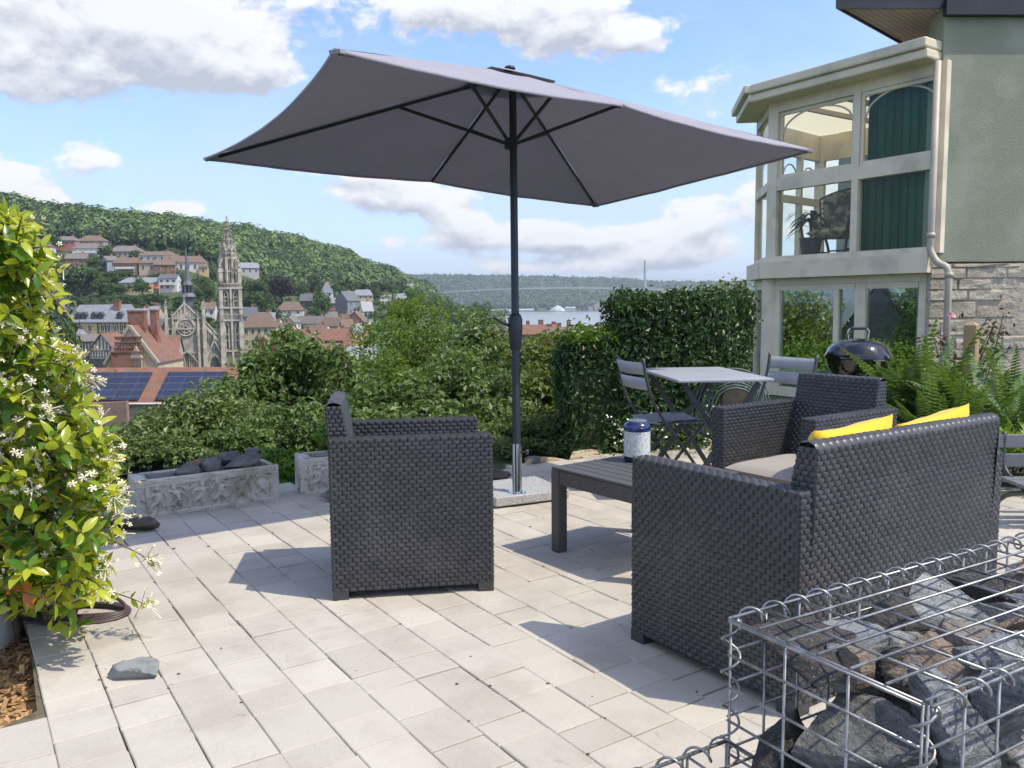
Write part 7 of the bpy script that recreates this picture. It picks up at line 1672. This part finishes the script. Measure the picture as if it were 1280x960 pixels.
# ferns
m_fern = leafmat('fern_leaf', (.034, .085, .022), (.16, .27, .085), .28, .45, .4)
def frond(mb, base, az, L, rise, droop, wd, g, npn=26):
    d = np.array([math.cos(az), math.sin(az), 0]); sd = np.array([-d[1], d[0], 0]); V = []; f = []; tn = []; tw = g.normal()*.25
    for i in range(npn):
        s = (i+.5)/npn; p = base+d*L*(s*.75+.1*s*s)*math.cos(rise*.6)+np.array([0, 0, 1])*L*(math.sin(rise)*s-droop*s*s)
        ln = wd*math.sin(math.pi*min(1, s*.86+.10))**.8*(1-s*.55); tg = nrm(d*.8+np.array([0, 0, math.sin(rise)-2*droop*s]))
        up = nrm(np.cross(sd, tg)); up = up if up[2] > 0 else -up
        for sg in (-1, 1):
            e = nrm(sd*sg+tg*.35+up*tw*sg); k = len(V); w_ = L/npn*.40
            tip = p+e*ln-np.array([0, 0, ln*.25]); mid = p+e*ln*.5
            V += [p-tg*w_, p+tg*w_, mid+tg*w_*.9, tip, mid-tg*w_*.9]; f.append((k, k+4, k+3, k+2, k+1) if sg > 0 else (k, k+1, k+2, k+3, k+4)); tn.append(np.clip(g.normal(.55, .15), 0, .92))
    mb.add(V, f, np.array(tn))
    tube(mb, [base+d*L*(s*.75+.1*s*s)*math.cos(rise*.6)+np.array([0, 0, 1])*L*(math.sin(rise)*s-droop*s*s) for s in np.linspace(-.25, 1, 9)], np.linspace(.004, .001, 9), 4, t=.3)
def fern(label, p, nfr, L, g, bias=None, wd=.11):
    t = thing('fern', label, 'fern', p, 0, 'ferns in front of the house'); mb = MB()
    for k in range(nfr):
        az = g.uniform(0, 6.28) if bias is None or k % 3 == 0 else bias+g.normal()*.8
        frond(mb, np.array([g.normal()*.03, g.normal()*.03, .02]), az, L*1.3*g.uniform(.7, 1.1), g.uniform(1.05, 1.45), g.uniform(.12, .5), wd*g.uniform(.8, 1.15), g)
    obj('frond', mb, m_fern, t); return t
FN = [(1142, 6.25, 15, .92, 'fern just right of the kettle barbecue, with one tall upright frond'), (1160, 6.1, 16, .80, 'fern between the barbecue and the wooden post'), (1195, 5.9, 17, .78, 'fern in front of the wooden post'), (1235, 5.6, 17, .74, 'broad fern with long fronds right of the wooden post'),
      (1275, 5.9, 16, .86, 'fern at the right edge against the stone base'), (1150, 6.8, 13, .85, 'fern behind the others beside the porch column'), (1255, 6.6, 14, .9, 'tall shaded fern close to the stone wall'), (1128, 5.6, 11, .42, 'low fern behind the right armchair'), (1180, 5.4, 13, .58, 'low fern behind the yellow pillows'), (1300, 5.2, 12, .7, 'fern partly outside the right edge')]
for px, Y, nf, L, lab in FN: q = D(px, 500, Y); fern(lab, (q[0], q[1], .02), nf, L, g, -2.2)
bed = MB(); prism(bed, [(2.25, 5.35, .0), (3.0, 4.85, .0), (6.5, 5.0, .0), (6.5, 8.9, .0), (4.4, 8.8, .0), (2.3, 7.4, .0)], (0, 0, -.08)); obj('fern_bed', bed, m_soil, kind='structure')
gc = MB(); P = np.stack([g.uniform(2.35, 4.4, 5200), g.uniform(5.1, 7.0, 5200), np.abs(g.normal(.05, .10, 5200))], 1); leaves(gc, P, g.normal(size=P.shape)*.6+[0, -.3, .8], .055, asp=.5, g=g)
obj('ground_cover', gc, m_leaf_lau, kind='stuff', label='dark leafy ground cover filling the fern bed', cat='ground cover')
gl = MB()
for k in range(420):
    p = np.array([g.uniform(2.55, 3.6), g.uniform(4.55, 4.95), g.uniform(.0, .12)]); p[1] += (p[0]-2.55)*.05
    L = g.uniform(.10, .24); az = g.uniform(0, 6.28); d = np.array([math.cos(az), math.sin(az), 0]); s = np.array([-d[1], d[0], 0])*.016
    pts_ = [p+np.array([0, 0, .30])*0+d*L*q*.6+np.array([0, 0, L*(1.3*q-.6*q*q)])+[0, 0, .16] for q in (0, .4, .75, 1)]
    for q, (w0, w1) in enumerate(((.5, 1), (1, .8), (.8, .1))): gl.add([pts_[q]-s*w0, pts_[q]+s*w0, pts_[q+1]+s*w1, pts_[q+1]-s*w1], np.array([[0, 1, 2, 3]]), g.uniform(.4, .9))
t = thing('strap_leaf_plant', 'bright green strap leaved plants behind the right end of the sofa', 'plant', (3.0, 4.75, 0)); obj('foliage', gl, m_leaf_lau2, t, w=True)
# wooden post
m_post = mat('pine_post', (.42, .30, .17), (.33, .23, .13), 4, .8, stretch=(6, 6, .6), bump=.4, bscale=60)
q = D(1213, 450, 6.2); zt = D(1213, 398, 6.2)[2]; t = thing('wooden_post', 'square pale wooden post with a pyramid top among the ferns', 'post', (q[0], q[1], 0), .75)
mb = MB(); s = .042; boxc(mb, (0, 0, -.05), (2*s, 2*s, zt-.0)); mb.add([(-s, -s, zt-.05), (s, -s, zt-.05), (s, s, zt-.05), (-s, s, zt-.05), (0, 0, zt-.015)], [(0, 1, 4), (1, 2, 4), (2, 3, 4), (3, 0, 4)]); obj('shaft', mb, m_post, t)
# rose bush with a pink bloom by the wall
q = D(1200, 450, 6.9); t = thing('rose_bush', 'straggly rose bush with reddish young leaves and a pink bloom by the post', 'shrub', (q[0], q[1], 0))
m_roseleaf = leafmat('rose_leaf', (.05, .07, .02), (.13, .065, .035), .25, .4, .4, hue=(.30, .09, .05)); m_rose = mat('pink_rose', (.62, .20, .28), (.70, .36, .42), 30, .7)
mb = MB(); lf = MB(); ends = []
for k in range(11):
    e = np.array([g.uniform(-.22, .35), g.uniform(-.2, .2), g.uniform(.55, 1.02)]); tube(mb, bez([(g.normal()*.04, 0, 0), e*[.4, .4, .5]+g.normal(size=3)*.04, e], 5), np.linspace(.008, .003, 11), 5); ends.append(e)
    c = e*np.linspace(.35, 1, 36)[:, None]+g.normal(size=(36, 3))*[.075, .075, .06]; leaves(lf, c, g.normal(size=c.shape)+[0, -.3, .6], .048, asp=.55, g=g)
obj('stem', mb, m_bark, t); obj('foliage', lf, m_roseleaf, t)
def bloom(t, c, r, m):
    mb = MB()
    for k in range(22):
        a = k*2.4; rr = r*(.15+.85*k/22); d = np.array([math.cos(a), math.sin(a)*.8, 0]); p = np.asarray(c)+d*rr*.6+[0, -.01, -.25*rr]; leaves(mb, p[None], (d*.8+[0, -.6, .7])[None], r*.95, asp=.95, g=g, curl=.12)
    obj('bloom', mb, m, t)
zz = D(1188, 393, 6.9); bloom(t, zz-np.array([q[0], q[1], 0])-[0, 0, .0], .045, m_rose); zz = D(1224, 424, 6.9); bloom(t, zz-np.array([q[0], q[1], 0]), .035, mat('dark_rose', (.35, .06, .06), rough=.7)); zz = D(1210, 438, 6.9); bloom(t, zz-np.array([q[0], q[1], 0]), .035, mat('tan_rose', (.45, .2, .08), rough=.7))
# greenery seen through the porch glass
bushes('porch_tree', 'leafy tree seen through the left porch pane', [(995, 352, 24, 1.4, 1.2), (1032, 370, 25, 1.3, 1.2), (1064, 378, 26, 1.2, 1.2), (975, 366, 24, 1.2, 1.2)], m_leaf_yel, 9000, .16, g, 'tree', ncl=10)
bushes('porch_shrub', 'dark leaved shrub seen through the right porch pane', [(1150, 350, 21.0, .9, .8), (1168, 362, 20.5, .9, .8)], m_leaf_mid, 4200, .18, g, 'shrub', ncl=8)
bushes('porch_hedge', 'bright low hedge seen through the porch panes below the trees', [(1000, 420, 20, .9, .7), (1040, 420, 20, .9, .7), (1085, 424, 19.8, .9, .7), (1125, 420, 19.8, .9, .7)], m_leaf_bright, 7000, .11, g, 'hedge', ncl=8)
# second trough planting and its bush
q = T20+np.array([.22, .28]); t = thing('potted_bush', 'fresh green bush growing in the second stone trough', 'shrub', (q[0], q[1], .18)); lf = MB()
cl = subclumps((0, 0, .10), (.20, .13, .12), 16, g, .45); crown(lf, cl, 2600, .032, g); obj('foliage', lf, m_leaf_lau2, t)
# ================================================================ JASMINE at the left, close to the viewer
g = np.random.default_rng(91)
m_jleaf, n, out = newmat('jasmine_leaf')
at = n('ShaderNodeAttribute', attribute_name='tint').outputs['Fac']
c = n.mix(n.ramp(at, 0, .5), (.022, .065, .012), (.085, .20, .02)); c = n.mix(n.ramp(at, .45, .85), c, (.45, .50, .05)); c = n.mix(n.ramp(at, .93, .96), c, (.42, .15, .03))
b = n('ShaderNodeBsdfPrincipled', i={'Base Color': c, 'Roughness': .28, 'Specular IOR Level': .55})
ct = n.mix(1.0, c, (1.7, 1.5, .5), 'MULTIPLY'); tr = n('ShaderNodeBsdfTranslucent', i={'Color': ct})
n.k.new(n('ShaderNodeMixShader', i={0: .42, 1: b.outputs[0], 2: tr.outputs[0]}).outputs[0], out.inputs[0])
m_jflow = mat('jasmine_petal', (.74, .66, .42), (.78, .74, .58), 60, .6); m_jstem = mat('jasmine_stem', (.16, .10, .06), (.10, .065, .04), 30, .8)
LP = np.array([(0, 0), (.18, .30), (.42, .46), (.68, .38), (.88, .16), (1, 0)])     # half outline of a leaf: along, across
def jleaf(mb, p, d, nrmv, L, W, tint, bend):
    """smooth pointed leaf with a folded midrib"""
    d = nrm(d); s = nrm(np.cross(nrmv, d)); u = np.cross(d, s); V = []; f = []
    for i, (a, w) in enumerate(LP):
        c = p+d*L*a-u*bend*L*a*a
        V += [c, c+s*W*w+u*W*w*.35, c-s*W*w+u*W*w*.35]
    for i in range(len(LP)-1):
        a, b_ = i*3, i*3+3; f += [(a, b_, b_+1, a+1), (a, a+2, b_+2, b_)]
    mb.add(V, f, tint)
def jflower(mb, p, nrmv, r):
    nrmv = nrm(nrmv); x = nrm(np.cross(nrmv, [.3, .2, .9])); y = np.cross(nrmv, x); a0 = g.uniform(0, 6.28)
    for k in range(5):
        a = a0+k*1.2566; d = x*math.cos(a)+y*math.sin(a); e = x*math.cos(a+.55)+y*math.sin(a+.55); s = np.cross(nrmv, d)
        mb.add([p+nrmv*.002, p+d*r*.45-s*r*.14, p+d*r*.9+s*r*.02-nrmv*r*.15, p+e*r*1.0-nrmv*r*.12, p+d*r*.5+s*r*.22+nrmv*r*.05], [(0, 1, 2, 3, 4)], .5)
    tube(mb, [p-nrmv*r*.9, p+nrmv*.001], [r*.06, r*.11], 5, t=.2)
t = thing('jasmine', 'large climbing jasmine with glossy leaves and white star flowers at the left edge', 'climber', (-1.75, 2.85, -.05))
JL = MB(); JF = MB(); JS = MB()
# outline of the mass in the photo: x reach for every y, at about 2.6-3.1 m
OUT = [(268, 6), (290, 20), (320, 46), (350, 51), (385, 36), (420, 44), (440, 64), (470, 88), (500, 94), (530, 102), (560, 129), (590, 144), (615, 132), (640, 122), (670, 124), (700, 116), (730, 112), (755, 99)]
def reach(y): return float(np.interp(y, [a for a, b in OUT], [b for a, b in OUT]))
def spray(p0, d, L, nl, size, fl, hue=None, bright=.5):
    """a shoot with pairs of leaves and maybe a flower cluster at its end"""
    d = nrm(d); bendv = np.array([0, 0, -.18]); pts = [p0+d*L*s+bendv*L*s*s for s in np.linspace(0, 1, 6)]
    tube(JS, pts, np.linspace(.0032, .0014, 6), 5)
    ph = g.uniform(0, 3.14)
    for i in range(nl):
        s = (i+.6)/nl; p = p0+d*L*s+bendv*L*s*s; a = ph+i*1.57; x = nrm(np.cross(d, [0, .2, 1])); y = np.cross(d, x)
        for sg in (-1, 1):
            e = nrm((x*math.cos(a)+y*math.sin(a))*sg+d*.55+g.normal(size=3)*.18); l = size*g.uniform(.75, 1.2)*(1-.3*s)
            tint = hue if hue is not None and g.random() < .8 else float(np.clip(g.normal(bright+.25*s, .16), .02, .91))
            jleaf(JL, p, e, nrm(np.array([.25, -.25, 1])+g.normal(size=3)*.45), l, l*.46, tint, g.uniform(.05, .35))
    if fl:
        tip = p0+d*L+bendv*L
        for k in range(fl):
            q = tip+g.normal(size=3)*[.026, .026, .020]; tube(JS, [tip-d*.03, q], .0010, 4); jflower(JF, q, nrm(g.normal(size=3)+[.3, -.8, .6]), g.uniform(.009, .0135))
        for k in range(fl//2+1): q = tip+g.normal(size=3)*.022; tube(JF, [tip, q], [.0008, .0022], 5, t=.3)
# inner dark mass
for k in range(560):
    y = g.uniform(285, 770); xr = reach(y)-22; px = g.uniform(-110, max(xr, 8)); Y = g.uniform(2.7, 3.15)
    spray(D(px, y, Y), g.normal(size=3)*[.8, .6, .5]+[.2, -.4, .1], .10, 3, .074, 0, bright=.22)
# outer shoots
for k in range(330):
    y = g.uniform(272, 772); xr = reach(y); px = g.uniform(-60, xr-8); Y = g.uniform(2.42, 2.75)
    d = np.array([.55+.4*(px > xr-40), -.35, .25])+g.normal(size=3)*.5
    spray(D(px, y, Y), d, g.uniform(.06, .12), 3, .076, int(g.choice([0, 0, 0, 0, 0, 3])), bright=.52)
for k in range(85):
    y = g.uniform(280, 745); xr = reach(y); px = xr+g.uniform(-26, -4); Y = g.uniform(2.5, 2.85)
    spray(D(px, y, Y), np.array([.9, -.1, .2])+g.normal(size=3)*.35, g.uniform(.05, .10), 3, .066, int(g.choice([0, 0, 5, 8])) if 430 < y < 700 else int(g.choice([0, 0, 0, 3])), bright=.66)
# particular shoots of the photo
for (x0, y0, x1, y1, Y, nl, sz, fl, hue) in ((20, 300, 27, 262, 2.5, 3, .050, 0, .80), (40, 345, 88, 385, 2.5, 3, .058, 0, .78), (28, 330, 78, 325, 2.6, 4, .056, 3, .85), (90, 660, 190, 682, 2.75, 6, .050, 9, None), (110, 735, 185, 742, 2.75, 5, .056, 8, None), (112, 640, 148, 632, 2.8, 4, .05, 9, None), (100, 560, 150, 600, 2.7, 4, .056, 8, None),
     (0, 735, 75, 742, 2.45, 4, .060, 0, .96), (62, 632, 66, 622, 2.6, 2, .055, 0, .95), (84, 480, 112, 462, 2.6, 4, .052, 12, None), (80, 440, 100, 440, 2.6, 3, .05, 10, None), (35, 720, 20, 695, 2.5, 3, .055, 0, .75), (60, 600, 110, 555, 2.6, 4, .055, 10, .8), (20, 470, 60, 500, 2.5, 3, .05, 12, None), (10, 560, 40, 600, 2.5, 3, .05, 9, None), (118, 690, 150, 655, 2.8, 4, .05, 6, None)):
    a = D(x0, y0, Y); b_ = D(x1, y1, Y-.06); spray(a, b_-a, np.linalg.norm(b_-a), nl, sz, fl, hue, .62)
    if hue and fl == 0: pass
# flower clusters over the front
for k in range(16):
    y = g.uniform(400, 620); px = g.uniform(-20, reach(y)-4); p = D(px, y, g.uniform(2.38, 2.6))
    for q in range(int(g.integers(6, 14))): jflower(JF, p+g.normal(size=3)*[.03, .03, .022], nrm(g.normal(size=3)*.7+[.35, -.8, .6]), g.uniform(.009, .0135))
# main stems
for k in range(8):
    x = -1.70+g.normal()*.07; tube(JS, bez([(x, 2.86+g.normal()*.04, -.06), (x+g.normal()*.08, 2.84, .35), (x-.1+g.normal()*.12, 2.82, .75), (x-.15+g.normal()*.15, 2.8, 1.1)], 6), np.linspace(.011, .004, 19), 7)
obj('leaves', JL, m_jleaf, t, w=True, smooth=True); obj('blossoms', JF, m_jflow, t, w=True); obj('stem', JS, m_jstem, t, w=True, smooth=True)
# ================================================================ GABIONS in the right foreground
g = np.random.default_rng(101)
m_wire = mat('galvanised_wire', (.42, .42, .41), (.25, .25, .245), 40, .42, metal=.8, rvar=.2)
def gstone(name, c1, c2, c3):
    """layered, gritty broken stone"""
    m, n, out = newmat(name); tc = n('ShaderNodeTexCoord').outputs['Object']
    st = n('ShaderNodeMapping', i={0: tc, 2: (.5, .3, .2), 3: (1, 1, 4.5)}).outputs[0]
    c = n.mix(n.ramp(n.noise(st, 13, 7, .62, .6), .38, .62), c1, c2); c = n.mix(n.ramp(n.noise(tc, 17, 5), .56, .68), c, c3)
    c = n.mix(n.math('MULTIPLY', n.ramp(n.noise(tc, 170, 4, .7), .50, .66), .55), c, tuple(x*.35 for x in c2)); c = n.mix(n.math('MULTIPLY', n.ramp(n.noise(tc, 240, 3, .6), .60, .72), .5), c, (.55, .54, .51))
    ve = n('ShaderNodeTexVoronoi', feature='DISTANCE_TO_EDGE', i={'Vector': n('ShaderNodeMapping', i={0: st, 3: (1, 1, .6)}).outputs[0], 'Scale': 24.0}).outputs['Distance']
    c = n.mix(n.math('MULTIPLY', n.ramp(ve, .035, .0), .22), c, tuple(x*.3 for x in c2))
    h = n.math('ADD', n.math('MULTIPLY', n.noise(st, 30, 7, .65), 1.0), n.math('ADD', n.math('MULTIPLY', n.noise(tc, 150, 5, .65), .35), n.math('MULTIPLY', n.ramp(ve, .0, .05), .10)))
    b = n('ShaderNodeBsdfPrincipled', i={'Base Color': c, 'Roughness': .85, 'Specular IOR Level': .35}); bp = n('ShaderNodeBump', i={'Strength': 1.0, 'Distance': .014, 'Height': h}); n.k.new(bp.outputs[0], b.inputs['Normal']); n.k.new(b.outputs[0], out.inputs[0]); return m
m_gs = [gstone('gabion_stone_grey', (.30, .32, .34), (.14, .15, .16), (.40, .40, .39)), gstone('gabion_stone_dark', (.085, .08, .075), (.045, .045, .048), (.15, .12, .09)), gstone('gabion_stone_light', (.40, .405, .40), (.20, .205, .21), (.14, .14, .145)),
        gstone('gabion_stone_rusty', (.34, .245, .18), (.22, .20, .185), (.38, .20, .10)), gstone('gabion_stone_buff', (.27, .245, .205), (.15, .14, .125), (.10, .095, .09)), gstone('gabion_stone_mid', (.23, .23, .215), (.11, .112, .112), (.26, .25, .22))]
def gabion(label, o, th, L, W, z0, z1, wire, rings=True, stone=(), gname=None, ng=0, long=9):
    t = thing('gabion', label, 'gabion', (o[0], o[1], z0), th, 'wire gabions in the foreground'); h = z1-z0; r = wire
    def grid(name, org, u, v, nu, nv, offn):
        mb = MB(); org = np.array(org, float); u = np.array(u, float); v = np.array(v, float); nn = nrm(np.cross(u, v))*r*1.9*offn
        for k in range(nu+1): a = org+u*k/nu; tube(mb, [a, a+v], r, 7)
        for k in range(nv+1): a = org+v*k/nv+nn; tube(mb, [a, a+u], r, 7)
        obj(name, mb, m_wire, t, smooth=True)
    nl, nw, nh = int(round(L/.075)), int(round(W/.05)), max(2, int(round(h/.05)))
    grid('lid_mesh', (0, 0, h), (L, 0, 0), (0, W, 0), nl, nw, 1)
    grid('side_mesh', (0, -.004, 0), (L, 0, 0), (0, 0, h), nl, nh, 1); grid('side_mesh', (0, W+.004, 0), (L, 0, 0), (0, 0, h), nl, nh, -1)
    grid('end_mesh', (-.004, 0, 0), (0, W, 0), (0, 0, h), int(round(W/.10)), nh, -1); grid('end_mesh', (L, 0, 0), (0, W, 0), (0, 0, h), int(round(W/.10)), nh, 1)
    if rings:
        mb = MB()
        for (a, b_) in (((0, -.003, h-.004), (L, -.003, h-.004)), ((0, W+.003, h-.004), (L, W+.003, h-.004)), ((-.003, W, h), (-.003, W, 0)), ((-.003, 0, h), (-.003, 0, 0))):
            a = np.array(a); b_ = np.array(b_); d = b_-a; n_ = int(np.linalg.norm(d)/.05); dn = nrm(d); x = nrm(np.cross(dn, [.2, .5, .8])); y = np.cross(dn, x); R_ = .0135
            s = np.linspace(0, 1, n_*12+1); ang = s*n_*2*math.pi; P = a+np.outer(s, d)+R_*(np.outer(np.cos(ang), x)+np.outer(np.sin(ang), y)); tube(mb, P, r*.95, 6)
        obj('lacing_spiral', mb, m_wire, t, smooth=True)
    return t
GO = np.array([.474, .911]); GT_ = .535; GZ = .656; GL = 1.25; GW = .30
gabion('tall wire gabion filled with slate rubble in the right foreground', GO, GT_, GL, GW, .0, GZ, .0021)
ca, sa = math.cos(GT_), math.sin(GT_); gu = np.array([ca, sa, 0]); gv = np.array([-sa, ca, 0])
# its stones, packed in layers: every stone is a thing of its own
cnt = 0; COLW = ['grey', 'dark', 'pale', 'rust stained', 'buff']
def put(a, b_, z, s, mi, rz, seed, tilt, lab, cuts=12):
    p = np.array([GO[0], GO[1], 0])+gu*a+gv*b_+[0, 0, z]; mb = MB(); rock(mb, p, s, rz+GT_, seed, sub=5 if a < .6 and z > .3 else 3, cuts=cuts, rough=.06, tilt=tilt, sq=.62)
    tag(obj('gabion_stone', mb, m_gs[mi], smooth=True, auto=38), lab, 'stone', 'stones inside the tall gabion')
# visible stones near the end face and the top, placed by hand
TOP = [(.088, .222, .606, (.165, .125, .06), 1, .05, 0, 'dark flat slab under the far corner of the gabion lid'), (.078, .115, .515, (.115, .145, .11), 5, .4, 2, 'large rounded stone bulging at the gabion end, below the dark slab'), (.15, .06, .575, (.14, .08, .12), 0, .9, 3, 'bluish tilted slab at the near lid corner of the gabion'),
  (.115, .155, .615, (.06, .05, .05), 3, .3, 4, 'small orange wedge between slabs near the gabion end'), (.185, .21, .605, (.15, .11, .06), 0, .2, 5, 'pale grey flat slab at the back of the gabion top near its end'), (.225, .10, .605, (.11, .10, .075), 3, .7, 6, 'orange rust stained stone in the middle of the gabion top'),
  (.315, .125, .605, (.11, .09, .07), 4, 1.4, 7, 'pinkish brown stone next to the orange one in the gabion'), (.30, .225, .600, (.14, .10, .07), 1, .4, 8, 'dark brown block against the back mesh of the gabion'), (.245, .035, .590, (.14, .08, .10), 0, .2, 9, 'long buff stone along the near side of the gabion top'),
  (.40, .20, .61, (.15, .12, .06), 2, .3, 10, 'broad pale slab at the back of the gabion, second third'), (.385, .05, .595, (.12, .09, .09), 0, .8, 11, 'grey stone by the near mesh of the gabion, mid length'), (.45, .12, .60, (.11, .11, .08), 2, .2, 12, 'speckled pale stone in the middle of the gabion top'),
  (.52, .22, .605, (.12, .11, .075), 1, .6, 13, 'dark brown round stone toward the far part of the gabion'), (.50, .03, .60, (.11, .08, .09), 1, .1, 14, 'dark stone at the near side, far third of the gabion'), (.565, .115, .61, (.14, .12, .06), 0, .9, 15, 'bluish grey smooth slab at the far part of the gabion'),
  (.64, .20, .60, (.12, .11, .08), 4, .4, 16, 'buff stone near the far back of the gabion'), (.66, .05, .60, (.13, .10, .08), 2, .1, 17, 'pale stone near the far front of the gabion'), (.73, .14, .605, (.12, .13, .07), 0, .6, 18, 'grey stone near the right edge of the view in the gabion'), (.76, .24, .60, (.12, .08, .08), 3, .3, 19, 'rusty stone at the far back corner of the gabion'), (.80, .05, .60, (.13, .10, .08), 1, .3, 20, 'dark stone at the far right of the gabion')]
for a, b_, z, s, mi, rz, sd, lab in TOP: put(a, b_*1.06, z+.001, np.array(s)*[1.3, 1.3, 1.25], mi, rz, 300+sd, g.normal()*.15, lab)
LOW = [(.05, .245, .455, (.11, .10, .13), 1, 'dark stone in the gabion end beside the paving, below the slab'), (.075, .225, .36, (.15, .14, .14), 1, 'big dark block low in the gabion end beside the paving'), (.065, .13, .41, (.16, .15, .13), 1, 'large dark block in the middle of the gabion end'), (.07, .035, .44, (.13, .10, .15), 1, 'dark stone at the near corner of the gabion end'),  # dark stone colour here also paints in the shade of the end face
  (.17, .035, .47, (.13, .09, .13), 4, 'buff stone in the near side of the gabion, upper row'), (.295, .04, .48, (.14, .09, .13), 2, 'pale rough stone in the near side of the gabion, upper row'), (.43, .04, .48, (.13, .09, .13), 0, 'grey stone in the near side of the gabion, upper row'), (.56, .04, .48, (.13, .09, .13), 2, 'pale stone in the near side of the gabion, far upper row'), (.70, .04, .48, (.14, .09, .13), 1, 'dark stone in the near side of the gabion, far upper row'),
  (.10, .05, .31, (.17, .11, .14), 0, 'grey stone low at the near corner of the gabion'), (.26, .05, .33, (.16, .11, .15), 1, 'dark stone in the near side of the gabion, second row'), (.42, .05, .33, (.16, .11, .15), 4, 'buff stone in the near side of the gabion, second row'), (.58, .05, .33, (.16, .11, .15), 0, 'grey stone in the near side of the gabion, second row')]
for k, (a, b_, z, s, mi, lab) in enumerate(LOW): put(a, b_, z, np.array(s)*1.2, mi, g.uniform(-.3, .3), 340+k, g.normal()*.1, lab)
for q, a in enumerate(np.arange(.34, 1.2, .13)): put(a, .255, .585, (.15, .10, .10), (0, 2, 1)[q % 3], g.uniform(-.3, .3), 380+q, g.normal()*.2, 'rubble stone against the back mesh near the gabion lid')
for q, a in enumerate(np.arange(.88, 1.2, .12)): put(a, .12, .595, (.15, .17, .11), (2, 0, 4)[q % 3], g.uniform(-.3, .3), 390+q, g.normal()*.2, 'rubble stone under the lid at the far right end of the gabion')
for q in range(30):
    a = .12+.022*q+g.normal()*.02; put(a, float(g.uniform(.03, .27)), g.uniform(.585, .625), np.array([.075, .06, .05])*g.uniform(.7, 1.25), (2, 0, 2, 1, 4, 0, 3)[q % 7], g.uniform(-1, 1), 700+q, g.normal()*.3, 'small stone chip lying between the big stones under the gabion lid', 13)
k = 0
for z in (.07, .20, .335, .47, .545):
    for a in np.arange(.10, 1.2, .145):
        for b_ in (.09, .21):
            if (z > .3 and a < .12) or (b_ < .1 and z > .25 and a < .65): continue
            put(a+g.normal()*.01, b_+g.normal()*.008, z, (.16, .14, .14), int(g.choice([0, 0, 1, 1, 2, 4])), g.uniform(-.4, .4), 400+k, g.normal()*.15, 'rubble stone packed inside the middle of the tall gabion', 10); k += 1
LO = GO-gu[:2]*.625
gabion('lower wire gabion joining the tall one at the bottom edge of the view', LO, GT_, .62, GW, 0, .468, .0021)
for q in range(10):
    p = np.array([LO[0], LO[1], 0])+gu*(.07+.055*q)+gv*(.09+.12*(q % 2)); mb = MB(); rock(mb, (p[0], p[1], .17), (.14, .12, .30), q, 500+q, sub=3); tag(obj('gabion_stone', mb, m_gs[q % 3], smooth=True, auto=38), 'rubble stone low inside the lower gabion', 'stone', 'stones inside the lower gabion')
